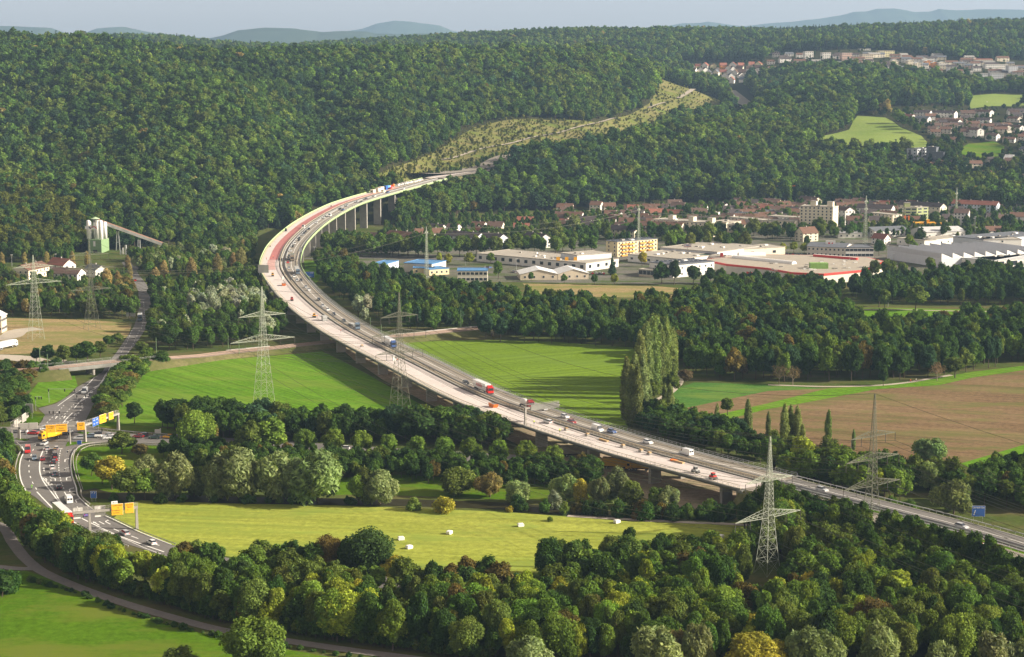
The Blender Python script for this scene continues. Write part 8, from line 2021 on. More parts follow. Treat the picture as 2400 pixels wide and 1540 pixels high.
# ------------------------------------------------------------------ sign gantries
def gantry(p0, p1, h, label, signs, over0=0, over1=0, group='sign gantries', posts=(1, 1)):
 a = at(*p0, 0); b = at(*p1, 0); d = (b - a)[:2]; L = float(np.linalg.norm(d))
 r = tag(empty('sign_gantry', (a[0], a[1], 0), math.atan2(d[1], d[0])), label, 'sign gantry', group)
 if posts[0]: m = MB(); taper_box(m, -.45, .45, .5, 0, -.3, .3, .4, h, M_CONC); m.build('post', r)
 if posts[1]: m = MB(); taper_box(m, L - .45, L + .45, .5, 0, L - .3, L + .3, .4, h, M_CONC); m.build('post', r)
 m = MB(); m.box(-over0 - .4, L + over1 + .4, -.55, .55, h + .002, h + .7, M_CONC); m.build('beam', r)
 m = MB()
 for y in (-.5, .5):
  x = -over0 - .3
  m.bar((-over0 - .3, y, h + 1.75), (L + over1 + .3, y, h + 1.75), .05, M_CONC); m.bar((-over0 - .3, y, h + 1.25), (L + over1 + .3, y, h + 1.25), .035, M_CONC)
  while x < L + over1 + .4: m.bar((x, y, h + .7), (x, y, h + 1.75), .045, M_CONC); x += 1.5
 m.build('railing', r)
 for x0, x1, z0, z1, mat, lines, face in signs:
  y = -.75 if face < 0 else .75
  m = MB(); m.box(x0, x1, min(y, y * 1.12), max(y, y * 1.12), z0, z1, mat); m.box(x0 - .06, x1 + .06, min(y * .98, y * .999), max(y * .98, y * .999), z0 - .06, z1 + .06, M_WHITE); s = m.build('sign_panel', r)
  for i, (t, sz, fx, fz, mt) in enumerate(lines):
   text_obj('lettering', t, sz, mt, s, (x0 + (x1 - x0) * fx, y * 1.13, z0 + (z1 - z0) * fz), (math.pi / 2, 0, 0 if face < 0 else math.pi))
 return r
K = M_BLACK; Wt = M_WHITE
gantry(za(1605, 795), za(2268, 560), 6.3, 'concrete sign gantry with blue and yellow direction signs above the right road', [(4.2, 6.2, 5.2, 8.2, M_BLUEP, [('A 98', .6, .5, .75, Wt), ('Basel', .5, .5, .3, Wt)], -1), (6.3, 8.2, 5.3, 8.3, M_BLUEP, [('A 98', .6, .5, .75, Wt), ('Zürich', .5, .5, .3, Wt)], -1), (9.0, 13.5, 5.4, 8.6, M_YELP, [('Lörrach', .8, .5, .8, K), ('Basel', .8, .5, .5, K), ('<', .8, .2, .2, K)], -1), (15.5, 18.6, 5.6, 8.4, M_YELP, [('Lörrach', .6, .5, .7, K)], -1)])
gantry(za(152, 872), za(1600, 797), 6.3, 'long gantry carrying the two big yellow signs over the slip road', [(12.3, 15.7, 4.6, 7.5, M_YELP, [('Lö-Haagen', .62, .5, .82, K), ('Hauingen', .62, .5, .6, K), ('<', .9, .5, .2, K)], -1), (15.9, 20.1, 4.6, 7.6, M_YELP, [('Lö-Brombach', .62, .5, .85, K), ('Steinen', .62, .5, .5, K), ('Schopfheim', .62, .5, .2, K)], -1), (23.8, 26.6, 5.0, 7.9, M_YELP, [('Lörrach', .62, .5, .8, K), ('Basel', .62, .5, .6, K), ('>', .9, .5, .18, K)], -1), (3.0, 6.0, 6.2, 8.6, M_CONC, [], -1), (6.2, 9.4, 6.2, 8.6, M_CONC, [], -1)], posts=(1, 0))
gantry(za(285, 742), za(455, 628), 6.6, 'gantry at the left edge seen from behind its pale sign backs', [(-7.4, -5.2, 5.4, 8.6, M_CONC, [], -1), (-5, -2.8, 5.4, 8.6, M_CONC, [], -1), (2, 7, 6.0, 9.0, M_CONC, [], -1)], over0=7.5, posts=(1, 0))
q = at(*za(1305, 842), 0); m = MB(); m.lathe([(.32, 0), (.2, 6.2)], M_CONC, 8); o = m.build('mast'); o.location = tuple(q); tag(o, 'bare pale mast on the traffic island left of the gantry post', 'mast')
gantry(zb(842, 990), zb(1970, 885), 6.6, 'lower sign gantry with two yellow direction signs by the mown meadow', [(6.6, 10.0, 5.3, 8.7, M_YELP, [('Lö-Brombach', .5, .55, .88, K), ('Schopfheim', .5, .4, .42, K), ('<', .9, .6, .64, K), ('Rheinfelden', .4, .4, .2, K)], -1), (10.7, 13.3, 5.6, 8.7, M_YELP, [('Lörrach', .6, .5, .82, K), ('Basel', .6, .5, .6, K), ('>', .8, .3, .3, K)], -1), (6.6, 8.4, 8.75, 9.6, M_WHITE, [('Messe', .5, .55, .5, K)], -1), (-4.6, -3.4, 4.9, 8.2, M_ZINC, [], 1), (-3.3, -1.9, 4.9, 8.2, M_ZINC, [], 1), (1.8, 3.2, 4.9, 8.2, M_ZINC, [], 1), (3.3, 4.9, 4.9, 8.2, M_ZINC, [], 1)], over0=4.6)
def post_sign(p, h, w, hh, mat, label, lines=(), ang=0.0, legs=2, z=0.0, name='road_sign', group=None):
 q = at(*p, z); r = tag(empty(name, tuple(q), ang), label, 'road sign', group)
 for i in range(legs):
  x = 0 if legs == 1 else (-w * .35 if i == 0 else w * .35)
  m = MB(); m.bar((x, .12, -3 if z else 0), (x, .12, h + hh * .9), .07, M_ZINC); m.build('post', r)
 m = MB(); m.box(-w / 2, w / 2, -.03, .03, h, h + hh, mat); m.box(-w / 2 - .08, w / 2 + .08, .031, .06, h - .08, h + hh + .08, M_WHITE); s = m.build('sign_panel', r)
 for t, sz, fx, fz, mt in lines:
  text_obj('lettering', t, sz, mt, s, ((fx - .5) * w, -.045, h + hh * fz), (math.pi / 2, 0, 0))
 return r
post_sign(rg(6, 503, 1110), 4.2, 5.6, 3.6, M_BLUEP, 'blue motorway sign on a post beside the viaduct', [('Kandern', .8, .4, .2, Wt), ('A 98', .8, .7, .8, Wt)], legs=1)
post_sign(rg(16, 1960, 285), 2.0, 4.0, 3.3, M_BLUEP, 'blue motorway exit sign by the near motorway at the right', [('Lörrach-Ost', .7, .5, .85, Wt), ('/', 2.2, .2, .35, Wt)], z=0)
post_sign(rg(13, 875, 88), 1.2, 1.9, 2.2, M_BLUEP, 'pair of small blue parking signs on the meadow edge', [('P', .8, .27, .75, Wt), ('P', .8, .73, .75, Wt)])
post_sign(za(1488, 860), .3, 1.6, 1.6, M_BLUEP, 'small square blue sign on the traffic island', legs=1)
post_sign(rg(5, 1222, 1432), 1.2, 5.2, 4.6, M_ZINC, 'grey sign back with a red lower corner beside the far road')
post_sign(za(495, 330), 2.5, 2.8, 3.6, M_CONCD, 'grey back of a direction sign on the grass corner')
# warning sign standing on the closed carriageway
i, o = deck_spot(*rg(16, 2206, 560)); p = on_deck(min(i, N_ALL - 3), 4.0, 0); r = tag(empty('works_trailer', tuple(p), .0), 'works trailer board with red-white edge and a blue arrow disc', 'road sign')
m = MB(); m.box(-1.3, 1.3, -.05, .05, .6, 4.0, M_WHITE); m.build('board', r)
m = MB();
for s in (-1, 1):
 for k in range(3): m.add([(s * 1.3, -.056, .7 + k * 1.15), (s * .85, -.056, 1.0 + k * 1.15), (s * .85, -.056, 1.5 + k * 1.15), (s * 1.3, -.056, 1.2 + k * 1.15)], [(0, 1, 2, 3) if s < 0 else (3, 2, 1, 0)], M_REDP)
m.build('stripes', r)
m = MB(); m.add([(.95 * math.cos(a), -.06, 2.4 + 1.3 * math.sin(a)) for a in np.linspace(0, 2 * math.pi, 24, endpoint=False)], [tuple(range(24))], M_BLUEP); m.build('disc', r)
m = MB(); m.add([(-.12, -.07, 3.2), (.12, -.07, 3.2), (.12, -.07, 2.0), (-.12, -.07, 2.0)], [(3, 2, 1, 0)], M_WHITE); m.add([(-.45, -.07, 2.1), (.45, -.07, 2.1), (0, -.07, 1.4)], [(0, 2, 1)], M_WHITE); m.build('arrow', r)
for y in (-.9, .9): w = link('wheel', WH, r); w.location = (0, y * .6 + .3, .32)
for n, x, y, lab in ((16, 1890, 490, 'orange and white barrier box on the closed carriageway'), (16, 2185, 492, 'row of red and orange barrier boards on the closed carriageway')):
 i, o = deck_spot(*rg(n, x, y)); p = on_deck(min(i, N_ALL - 3), 8.0, 0.02); m = MB(); m.box(-2.2, 2.2, -.5, .5, 0, .9, M_ORANGE); m.box(-1.2, 1.0, -.6, .6, .9, 1.1, M_WHITE); q = m.build('road_barrier'); q.location = tuple(p); q.rotation_euler = (0, 0, math.atan2(TG[i, 1], TG[i, 0])); tag(q, lab, 'barrier')
# big red-on-white shop sign on two posts, and the drugstore board
q = at(*rg(8, 580, 850), 0); k = q[1] / F / 2.333 / 1.70667
r = tag(empty('shop_sign', tuple(q), -.15), 'big white square sign with a red letter K on two tall posts', 'sign')
for x in (-1.0, 1.0): m = MB(); m.bar((x, 0, 0), (x, 0, 56 * k), .22, M_WHITE); m.build('post', r)
m = MB(); m.box(-45 * k, 45 * k, -.5, .5, 56 * k, 144 * k, M_WHITE); s = m.build('sign_panel', r)
m = MB(); s_ = 24 * k
def fl(P): m.add([(a * k, -.53, b * k) for a, b in P], [tuple(range(len(P)))], M_REDP)
fl([(-22, 82), (-4, 82), (-4, 102), (-22, 102)]); fl([(-22, 106), (-4, 106), (-4, 128), (-22, 128)]); fl([(0, 104), (18, 82), (24, 82), (24, 90), (8, 104)]); fl([(0, 106), (8, 106), (24, 120), (24, 128), (18, 128)])
m.build('letter', s)
text_obj('lettering', 'Kaufland', 17 * k, M_REDP, s, (0, -.53, 68 * k), (math.pi / 2, 0, 0))
q = at(*rg(7, 1637, 880), 0); k = q[1] / F / 2.333 / 1.70667
r = tag(empty('shop_sign', tuple(q), -.1), 'grey board with small lettering on a tall single pole', 'sign')
m = MB(); m.bar((0, 0, 0), (0, 0, 112 * k), .25, M_ZINC); m.build('pole', r)
m = MB(); m.box(-38 * k, 36 * k, -.3, .3, 112 * k, 144 * k, plain('pale_board', (.5, .45, .45))); s = m.build('sign_panel', r)
text_obj('lettering', 'dm', 20 * k, M_BLUEP, s, (0, -.33, 132 * k), (math.pi / 2, 0, 0)); text_obj('lettering', 'drogerie markt', 8 * k, M_REDP, s, (0, -.33, 118 * k), (math.pi / 2, 0, 0))
# yellow banners at the car hall, star mast
for x in (430, 510, 592):
 q = at(*rg(7, x, 968), 0); m = MB(); m.box(-1.2, 1.2, -.1, .1, 1, 8.2, M_YELP); o = m.build('banner'); o.location = tuple(q); tag(o, {430: 'left', 510: 'middle', 592: 'right'}[x] + ' one of three yellow banners in front of the car workshop', 'banner', 'yellow banners')
q = at(*rg(7, 248, 810), 0); r = tag(empty('rooftop_ring_sign', tuple(q)), 'thin ring sign on a mast above the car workshop', 'sign')
m = MB(); m.bar((0, 0, 0), (0, 0, 9), .15, M_ZINC); m.build('mast', r)
m = MB(); P_ = [(1.5 * math.cos(a), 0, 10.6 + 1.5 * math.sin(a)) for a in np.linspace(0, 2 * math.pi, 20, endpoint=False)]
for a, b in zip(P_, P_[1:] + P_[:1]): m.bar(a, b, .12, M_ZINC)
for a in (90, 210, 330): m.bar((0, 0, 10.6), (1.45 * math.cos(math.radians(a)), 0, 10.6 + 1.45 * math.sin(math.radians(a))), .1, M_ZINC)
m.build('ring', r)
for x in (1275, 1312):
 q = at(*rg(8, x, 590), 0); m = MB(); m.bar((0, 0, 0), (0, 0, 7), .12, M_ZINC); m.box(-.7, .7, -.1, .1, 7, 11, M_ORANGE); o = m.build('banner'); o.location = tuple(q); tag(o, ('left' if x < 1300 else 'right') + ' orange banner at the filling station', 'banner', 'orange banners')
# tower crane at the wood edge
q = gnd(*rg(8, 108, 335)); k = q[1] / F / 2.333 / 1.70667
r = tag(empty('tower_crane', tuple(q)), 'orange tower crane standing before the wooded spur', 'crane')
m = MB()
for x in (-.8, .8):
 for y in (-.8, .8): m.bar((x, y, 0), (x, y, 140 * k), .2, M_ORANGE)
for j in range(16):
 z = 140 * k * j / 16; z2 = 140 * k * (j + 1) / 16; s = 1 if j % 2 else -1
 m.bar((-.8 * s, -.8, z), (.8 * s, -.8, z2), .12, M_ORANGE); m.bar((.8, -.8 * s, z), (.8, .8 * s, z2), .12, M_ORANGE)
m.build('mast', r)
m = MB()
for y in (-.6, .6): m.bar((-26 * k, y, 138 * k), (165 * k, y, 138 * k), .18, M_ORANGE)
m.bar((-26 * k, 0, 139.5 * k), (165 * k, 0, 139.5 * k), .18, M_ORANGE); m.box(-28 * k, -14 * k, -.8, .8, 130 * k, 138 * k, M_CONC); m.build('jib', r)
# street lamps and floodlight poles
def lamp(n, x, y, yt, lab, arms=1):
 px, py = rg(n, x, y); b = at(px, py, 0); h = atY(*rg(n, x, yt), b[1])[2]
 r = tag(empty('street_lamp', tuple(b)), lab, 'street lamp', 'street lamps and poles')
 m = MB(); m.bar((0, 0, 0), (0, 0, h), .14, M_ZINC, 6, .08); m.build('pole', r)
 m = MB(); m.box(-.8 * arms, .8, -.2, .2, h, h + .3, M_WHITE); m.build('lamp_head', r)
for a in ((6, 546, 880, 768, 'white lamp post beside the underpass road'), (6, 1448, 800, 745, 'double-armed lamp among the street trees'), (6, 1400, 810, 748, 'single lamp left of the double one'), (6, 1957, 940, 815, 'tall lamp post by the low white hall'), (8, 1930, 662, 487, 'tall floodlight pole right of the filling station'), (8, 1922, 640, 500, 'second floodlight pole just left of the tall one'), (8, 1945, 670, 585, 'short pole beside the floodlights'), (8, 1603, 540, 505, 'lamp above the filling station'),
          (5, 112, 950, 842, 'pale pole left of the cream house'), (5, 521, 905, 835, 'pale pole behind the red-roofed house'), (8, 1174, 890, 830, 'lamp in front of the saw-tooth factory'), (8, 1336, 900, 842, 'lamp by the red canopy'), (8, 688, 862, 792, 'lamp right of the big sign'), (8, 515, 850, 800, 'lamp left of the big sign'), (8, 818, 870, 830, 'lamp in front of the school wing'), (7, 42, 1000, 880, 'lamp by the left of the low car hall'), (8, 1120, 1325, 1262, 'lamp on the park lawn'), (7, 2145, 760, 712, 'lamp by the cream shop wing')):
 lamp(*a)
# traffic lights at the junction
def signal(p, h, lab, arm=0, dx=1):
 b = at(*p, 0); r = tag(empty('traffic_light', tuple(b)), lab, 'traffic light', 'traffic lights at the junction')
 m = MB(); m.bar((0, 0, 0), (0, 0, h), .1, M_ZINC);
 if arm: m.bar((0, 0, h), (arm * dx, 0, h), .09, M_ZINC)
 m.build('pole', r)
 for x in ([0] if not arm else [0, arm * dx * .62, arm * dx]):
  m = MB(); m.box(x - .22, x + .22, -.25, -.1, h - 1.1, h - .05, M_BLACK); m.build('signal_head', r)
for a in ((rg(9, 458, 705), 6, 'traffic signal with a long arm reaching over the upper road', 11), (rg(9, 335, 780), 6, 'tall mast signal at the upper left corner', 2.5), (rg(9, 720, 700), 3.2, 'low signal left in the middle of the upper road'), (rg(9, 800, 695), 3.2, 'low signal right in the middle of the upper road'), (rg(9, 873, 720), 5, 'signal at the right kerb of the upper road', 1.5, -1), (za(440, 760), 5, 'signal on the left traffic island'), (za(1950, 755), 4.5, 'signal beside the right-hand queue'), (za(1100, 440), 5.5, 'signal with curved arm behind the yellow signs', 4, -1), (za(1280, 780), 3.5, 'signal beside the short gantry'), (za(1875, 600), 4, 'signal under the blue signs')):
 signal(*a)
# marker cabinet
q = at(*rg(9, 1468, 992), 0); m = MB(); m.box(-.9, .9, -.4, .4, 0, 1.6, M_WHITE); m.box(1.0, 1.4, -.3, .3, 0, 2.0, M_WHITE); o = m.build('switch_cabinet'); o.location = tuple(q); tag(o, 'pale switch cabinet on the grass above the right road', 'cabinet')
# ------------------------------------------------------------------ things standing on the closed half of the viaduct
def put(n, x, y):
 i, o = deck_spot(*rg(n, x, y)); return i, on_deck(i, float(np.clip(o, 2.3, 12.2)), .03)
def on_it(n, x, y, fn, name, label, cat, group=None):
 i, p = put(n, x, y); m = MB(); fn(m); o = m.build(name); o.location = tuple(p); o.rotation_euler = (0, 0, math.atan2(TG[i, 1], TG[i, 0])); tag(o, label, cat, group); return o
def skip(m): m.extrude_y([(-1.7, 0.05), (1.7, 0.05), (2.5, 1.4), (-2.5, 1.4)], -1.0, 1.0, M_ORANGE); m.box(-2.1, 2.1, -.85, .85, 1.401, 1.43, M_CONCD)
on_it(6, 258, 1125, skip, 'skip', 'orange skip on the closed carriageway below the sign', 'skip', 'orange skips'); on_it(10, 2218, 745, skip, 'skip', 'orange skip on the straight of the viaduct', 'skip', 'orange skips')
def roller(c):
 def f(m):
  m.box(-1.2, 1.0, -.7, .7, .6, 1.3, c); m.box(-.5, .4, -.6, .6, 1.3, 2.1, M_BLACK); m.box(-.6, .5, -.65, .65, 2.1, 2.2, c)
  for x in (-1.0, 1.0):
   V = [(x + .5 * math.cos(a), -.7, .5 + .5 * math.sin(a)) for a in np.linspace(0, 6.283, 12, endpoint=False)] + [(x + .5 * math.cos(a), .7, .5 + .5 * math.sin(a)) for a in np.linspace(0, 6.283, 12, endpoint=False)]
   m.add(V, [(k, 12 + k, 12 + (k + 1) % 12, (k + 1) % 12) for k in range(12)] + [tuple(range(12)), tuple(range(12, 24))[::-1]], M_BLACK)
 return f
on_it(6, 155, 1038, roller(M_YELP), 'road_roller', 'yellow roller beside the sign board on the bend', 'road roller'); on_it(6, 545, 1425, roller(M_YELP), 'road_roller', 'yellow roller near the glazed hut', 'road roller'); on_it(6, 335, 1268, roller(M_REDP), 'road_machine', 'red works machine on the pale deck', 'works machine'); on_it(6, 258, 618, roller(M_BLACK), 'road_machine', 'dark works machine at the outer edge of the bend', 'works machine'); on_it(11, 1722, 1362, roller(M_ZINC), 'road_machine', 'grey works machine near the viaduct end', 'works machine'); on_it(11, 1900, 1425, roller(M_REDP), 'road_machine', 'red works machine nearest the viaduct end', 'works machine')
def hut(m): m.box(-.55, .55, -.55, .55, .02, 2.2, M_WHITE); m.box(-.6, .6, -.6, .6, 2.2, 2.35, M_ZINC)
on_it(10, 1285, 308, hut, 'portable_toilet', 'white portable toilet against the median rail', 'portable toilet'); on_it(6, 250, 1070, hut, 'portable_toilet', 'white cabin beside the red surface', 'portable toilet')
def cabin(m): m.box(-1.8, 1.8, -1.2, 1.2, .02, 2.6, M_ZINC); m.box(-1.5, 1.5, -1.23, -1.201, .9, 2.0, M_GLASS)
on_it(6, 640, 1455, cabin, 'site_hut', 'grey glazed hut by the median rail', 'hut')
def planks(m):
 m.box(-2.5, 2.5, -.5, .5, .02, .5, plain('timber', (.50, .34, .18)));
def pile(m): m.box(-.8, .8, -.6, .6, .02, .7, M_CONC); m.box(-.5, .6, -.4, .5, .7, 1.1, plain('timber', (.50, .34, .18)))
for n, x, y, f, nm, lab in ((11, 845, 1055, planks, 'timber_stack', 'long timber stack near the median rail'), (11, 497, 958, pile, 'material_stack', 'brown material stack right of the yellow worker'), (11, 705, 1015, pile, 'material_stack', 'small pale stack left of the long timber'), (11, 1040, 1120, pile, 'material_stack', 'low stack in the middle of the near deck'), (11, 1188, 1160, pile, 'material_stack', 'brown stack further along the near deck'), (11, 1265, 1185, pile, 'material_stack', 'little heap right of the brown stack'), (11, 1560, 1262, planks, 'timber_stack', 'timber lying beside the red barrier pieces'), (6, 700, 390, pile, 'material_stack', 'material heap on the upper bend'), (6, 100, 768, pile, 'material_stack', 'heap on the outer side of the bend'), (10, 985, 180, pile, 'material_stack', 'low heap on the pale deck beside the blue-cabbed lorry')):
 on_it(n, x, y, f, nm, lab, 'building material')
def bars(m):
 for k in range(5): m.box(-1.4 + k * .55, -1.0 + k * .55, -.7, .7, .02, .5, M_ORANGE)
on_it(11, 1530, 1252, bars, 'road_barrier', 'red-orange barrier pieces by the median rail', 'barrier')
i, p = put(11, 352, 897); vehicle('estate', p, -TG[i], 'white', 'white works car parked on the closed carriageway', 'car')
# sign gantry arm over the near deck
i, o = deck_spot(*rg(11, 125, 925)); p = on_deck(i, .9, 0); d = NR[i]; r = tag(empty('sign_gantry', tuple(p), math.atan2(d[1], d[0])), 'grey half gantry reaching over the viaduct from its left edge', 'sign gantry')
m = MB(); m.box(-.35, .35, -.35, .35, 0, 6.4, M_CONC); m.build('post', r)
m = MB(); m.box(-.4, 7, -.5, .5, 6.41, 6.9, M_CONC);
for y in (-.5, .5):
 m.bar((-.4, y, 8), (15, y, 8), .05, M_CONC)
 for k in range(12): m.bar((k * 1.2 - .3, y, 6.9), (k * 1.2 - .3, y, 8), .04, M_CONC)
m.box(7, 15, -.5, .5, 6.41, 6.9, M_CONC); m.build('beam', r)
m = MB(); m.box(2, 14.5, -.7, -.55, 5.6, 7.8, M_CONCD); m.build('sign_panel', r)
# sign boards at the bend
i, o = deck_spot(*rg(6, 42, 1030)); p = on_deck(i, .2, 0); r = tag(empty('sign_board', tuple(p), 0.1), 'grey back of a large sign board at the outer edge of the bend', 'road sign')
m = MB(); m.bar((-2, 0, 0), (-2, 0, 5.5), .12, M_ZINC); m.bar((2.6, 0, 0), (2.6, 0, 5.5), .12, M_ZINC); m.build('post', r); m = MB(); m.box(-3, 3.6, -.15, -.121, 1.6, 6.6, M_CONCD); m.build('board', r)
i, o = deck_spot(*rg(6, 401, 830)); p = on_deck(i, 25.8, 0); r = tag(empty('sign_board', tuple(p), 0.0), 'small pale sign on the inner rail of the bend', 'road sign'); m = MB(); m.bar((0, 0, 0), (0, 0, 3), .08, M_ZINC); m.build('post', r); m = MB(); m.box(-1, 1, -.12, -.081, 1.6, 4.6, M_ZINC); m.build('board', r)
# site containers at the far end
def zc(x, y): return (1460 + x / 9.23) / 1.70667, (710 + y / 9.23) / 1.70667
def box_on(x, y, L, Wd, h, mat, name, lab, cat, dz=.62, win=False, group='site containers'):
 p = at_deck(*zc(x, y)); i = idx_near(p[0], p[1]); z = LEFT[i, 2] + (dz if i < I_FAR else .03)
 r = tag(empty(name, (p[0], p[1], z), math.atan2(TG[i, 1], TG[i, 0])), lab, cat, group)
 m = MB(); m.box(-L / 2, L / 2, -Wd / 2, Wd / 2, 0, h, mat); m.build('shell', r)
 m = MB(); m.box(L / 2 + .002, L / 2 + .06, -Wd * .3, Wd * .3, .9, 2.0, M_GLASS if win else mat); m.build('window' if win else 'door', r)
CRM = plain('cream_container', (.66, .60, .46))
box_on(290, 575, 6, 3.4, 3.0, CRM, 'site_container', 'cream site office container with a dark window, nearest', 'container', win=True)
box_on(480, 540, 7, 3.4, 3.6, CRM, 'site_container', 'tall cream container behind the site office', 'container'); box_on(590, 505, 7, 3.4, 3.8, CRM, 'site_container', 'third cream container in the row', 'container')
box_on(675, 560, 4.5, 2.6, 2.2, CRM, 'site_container', 'small cream cabin with a brown door', 'container', win=True)
box_on(770, 465, 6, 3.2, 3.8, M_BLUEP, 'site_container', 'blue and white container with a dark opening', 'container', win=True); box_on(850, 445, 6, 3.0, 3.6, plain('sky_blue_paint', (.12, .36, .62)), 'site_container', 'sky blue container beside the red one', 'container')
box_on(945, 460, 3, 2.4, 2.2, M_REDP, 'site_container', 'small red container beside the sky blue one', 'container'); box_on(920, 390, 3, 2.4, 2.4, M_REDP, 'site_container', 'red box behind the small red container', 'container')
p = at_deck(*zc(1050, 380)); i = idx_near(p[0], p[1]); m = MB(); m.lathe([(.2, .1), (1.3, .5), (1.5, 1.6), (1.0, 2.6), (.3, 3.0)], M_ORANGE, 12); m.box(-2.4, -1.4, -1, 1, .2, 1.8, M_ORANGE); o = m.build('works_tank', None, True); o.location = (p[0], p[1], LEFT[i, 2] + .62); tag(o, 'round orange tank machine behind the containers', 'works machine')
g_ = np.random.default_rng(4)
for k in range(16):
 x = 1180 + k * 60; y = 330 - k * 14 + g_.uniform(-5, 5); p = at_deck(*zc(x, y)); i = idx_near(p[0], p[1]); m = MB(); s = g_.uniform(.8, 1.5)
 m.box(-1.6 * s, 1.5 * s, -.9 * s, .9 * s, 0, .9 * s, M_WHITE); m.box(-.8 * s, .9 * s, -.6 * s, .7 * s, .9 * s, 1.5 * s, M_CONC)
 o = m.build('rubble_pallet'); o.location = (p[0], p[1], max(LEFT[i, 2] + .62, float(tz(p[0], p[1])) + .3)); o.rotation_euler = (0, 0, g_.uniform(0, 3)); numbered(o, 'pale pallet of material beside the far motorway', zc(x, y)[0], 'building material', 'pallets at the far end')
finish_numbers(); NUMB.clear()
# ------------------------------------------------------------------ people
def person(pos, ang, top, legs, label, pose='stand', scale=1.0, group=None):
 V = {'pel': (0, 0, .95), 'chest': (.02, 0, 1.35), 'neck': (.03, 0, 1.5), 'head': (.05, 0, 1.68), 'crown': (.05, 0, 1.74),
         'hL': (0, .1, .9), 'kL': (.06, .11, .5), 'aL': (0, .11, .08), 'tL': (.14, .12, .04), 'hR': (0, -.1, .9), 'kR': (-.02, -.11, .5), 'aR': (-.1, -.11, .08), 'tR': (.04, -.12, .04),
         'sL': (.02, .19, 1.42), 'eL': (.02, .26, 1.13), 'wL': (.16, .24, .9), 'sR': (.02, -.19, 1.42), 'eR': (-.03, -.27, 1.13), 'wR': (.12, -.27, .9)}
 R = dict(pel=.14, chest=.15, neck=.06, head=.1, crown=.07, hL=.1, kL=.06, aL=.045, tL=.04, hR=.1, kR=.06, aR=.045, tR=.04, sL=.07, eL=.045, wL=.035, sR=.07, eR=.045, wR=.035)
 if pose == 'ride':
  V.update(kL=(.35, .16, .75), aL=(.2, .16, .35), tL=(.34, .16, .3), kR=(.35, -.16, .75), aR=(.2, -.16, .35), tR=(.34, -.16, .3), wL=(.5, .24, 1.02), wR=(.5, -.24, 1.02), eL=(.25, .27, 1.15), eR=(.25, -.27, 1.15), chest=(.1, 0, 1.33), neck=(.16, 0, 1.48), head=(.2, 0, 1.64), crown=(.2, 0, 1.72), sL=(.12, .19, 1.4), sR=(.12, -.19, 1.4))
 E = [('pel', 'chest'), ('chest', 'neck'), ('neck', 'head'), ('head', 'crown'), ('pel', 'hL'), ('hL', 'kL'), ('kL', 'aL'), ('aL', 'tL'), ('pel', 'hR'), ('hR', 'kR'), ('kR', 'aR'), ('aR', 'tR'), ('chest', 'sL'), ('sL', 'eL'), ('eL', 'wL'), ('chest', 'sR'), ('sR', 'eR'), ('eR', 'wR')]
 ks = list(V); me = bpy.data.meshes.new('skeleton'); me.from_pydata([tuple(c * scale for c in V[k]) for k in ks], [(ks.index(a), ks.index(b)) for a, b in E], [])
 o = bpy.data.objects.new('person', me); COL.objects.link(o)
 md = o.modifiers.new('skin', 'SKIN'); sv_ = me.skin_vertices[0].data
 for k, q in zip(ks, sv_): q.radius = (R[k] * scale, R[k] * scale); q.use_root = (k == 'pel')
 o.modifiers.new('sub', 'SUBSURF').levels = 1
 bpy.context.view_layer.update()
 dg = bpy.context.evaluated_depsgraph_get(); m2 = bpy.data.meshes.new_from_object(o.evaluated_get(dg)); bpy.data.objects.remove(o)
 m2.materials.clear()
 for m in (top, legs, M_SKIN, M_HELM): m2.materials.append(m)
 for p in m2.polygons:
  z = p.center.z / scale; p.material_index = 1 if z < .93 else (0 if z < 1.53 else (2 if z < 1.70 else 3))
  if .84 < z < .95 and p.center.x > .1 * scale and pose == 'stand': p.material_index = 2
  p.use_smooth = True
 o = link('person', m2); o.location = tuple(pos); o.rotation_euler = (0, 0, ang); tag(o, label, 'person', group); return o
M_SKIN = plain('skin', (.45, .27, .19), .6, .3); M_HELM = plain('helmet', (.7, .68, .6), .4, .4); M_HIVIS = plain('hi_vis_yellow', (.62, .75, .05), .7, .2); M_HIVISO = plain('hi_vis_orange', (.85, .18, .03), .7, .2); M_JEANS = plain('blue_trousers', (.06, .08, .16), .9, .1)
for n, x, y, t, lab in ((11, 447, 985, M_HIVIS, 'worker in a yellow vest standing on the pale deck'), (11, 207, 908, M_HIVIS, 'worker in yellow-green by the left railing'), (6, 98, 885, M_HIVISO, 'worker in orange at the outer side of the bend'), (6, 140, 885, M_HIVISO, 'worker in orange on the left of the red surface'), (6, 160, 870, M_HIVISO, 'worker in orange standing on the red surface'), (10, 795, 50, M_HIVISO, 'worker in orange and white on the deck below the bend'), (6, 570, 1430, M_HIVISO, 'worker in orange beside the yellow roller'), (10, 1318, 325, M_HIVISO, 'worker in orange right of the portable toilet')):
 i, p = put(n, x, y); person(p, g_.uniform(0, 6), t, M_JEANS, lab, group='workers on the viaduct')
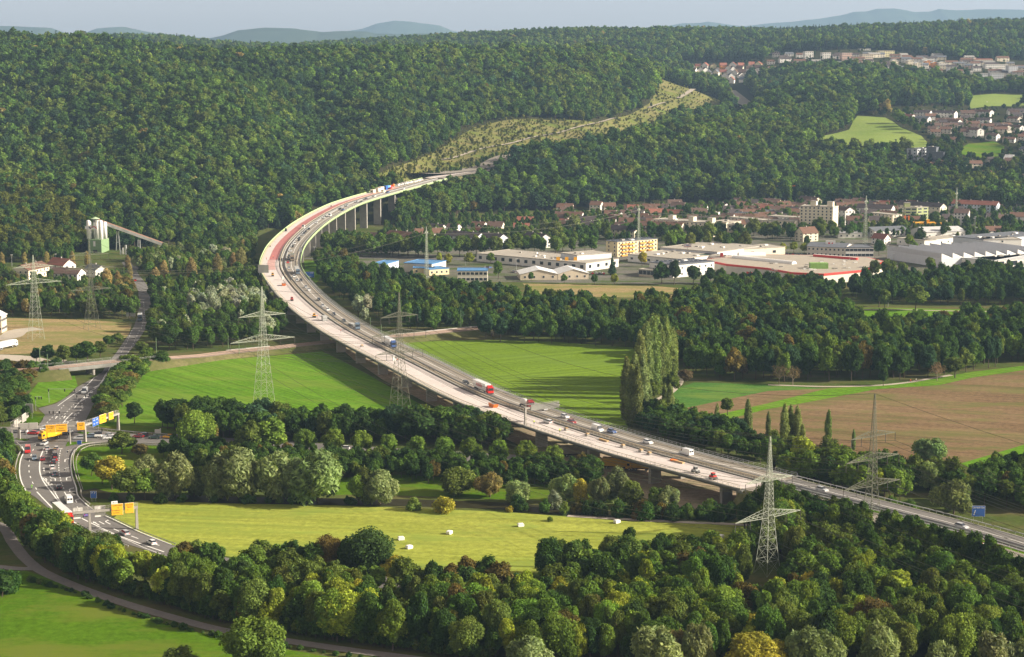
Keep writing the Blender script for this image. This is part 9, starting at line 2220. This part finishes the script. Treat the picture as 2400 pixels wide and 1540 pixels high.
# motorcycle with rider
def motorbike():
 q = at(*rg(9, 297, 1512), 0); d = at(*rg(9, 280, 1400), 0) - q; ang = math.atan2(-d[1], -d[0])
 r = tag(empty('motorcycle', (q[0], q[1], .12), ang), 'green motorcycle ridden down the left lanes of the slip road', 'motorcycle')
 wm = wheel_mesh(.31, .13)
 for x in (-.7, .72): w = link('wheel', wm, r); w.location = (x, 0, .31)
 m = MB(); taper_box(m, -.5, .5, .14, .4, -.75, .35, .1, .82, plain('lime_fairing', (.25, .6, .05), .3, .5)); m.bar((.72, 0, .31), (.45, 0, .98), .05, M_ZINC); m.build('frame', r)
 m = MB(); m.bar((.42, -.36, 1.0), (.42, .36, 1.0), .03, M_BLACK); m.build('handlebar', r)
 person((q[0] - math.cos(ang) * .15, q[1] - math.sin(ang) * .15, .08), ang, plain('lime_jacket', (.25, .55, .08)), M_BLACK, 'motorcyclist in a lime jacket riding down the slip road', 'ride')
motorbike()
def cyclist(n, x, y, top, lab, lab2):
 q = at(*rg(n, x, y), 0); r = tag(empty('bicycle', (q[0], q[1], .2), math.pi), lab2, 'bicycle')
 for cx_ in (-.52, .52):
  m = MB(); P_ = [(cx_ + .33 * math.cos(a), 0, .34 + .33 * math.sin(a)) for a in np.linspace(0, 6.283, 14, endpoint=False)]
  for a, b in zip(P_, P_[1:] + P_[:1]): m.bar(a, b, .025, M_BLACK)
  m.build('wheel', r)
 m = MB(); m.bar((-.52, 0, .34), (-.1, 0, .32), .02, M_REDP); m.bar((-.1, 0, .32), (-.2, 0, .85), .02, M_REDP); m.bar((-.2, 0, .8), (.38, 0, .85), .02, M_REDP); m.bar((-.1, 0, .32), (.36, 0, .8), .02, M_REDP); m.bar((.52, 0, .34), (.38, 0, 1.0), .02, M_REDP); m.build('frame', r)
 m = MB(); m.bar((.38, -.28, 1.0), (.38, .28, 1.0), .02, M_BLACK); m.build('handlebar', r)
 person((q[0] + .15, q[1], .15), math.pi, top, M_JEANS, lab, 'ride')
cyclist(12, 1330, 520, M_HIVISO, 'cyclist in an orange top on the path at the wood edge', 'bicycle of the orange cyclist at the wood edge'); cyclist(12, 1382, 512, M_WHITE, 'cyclist in white behind the orange one at the wood edge', 'bicycle of the white cyclist at the wood edge')
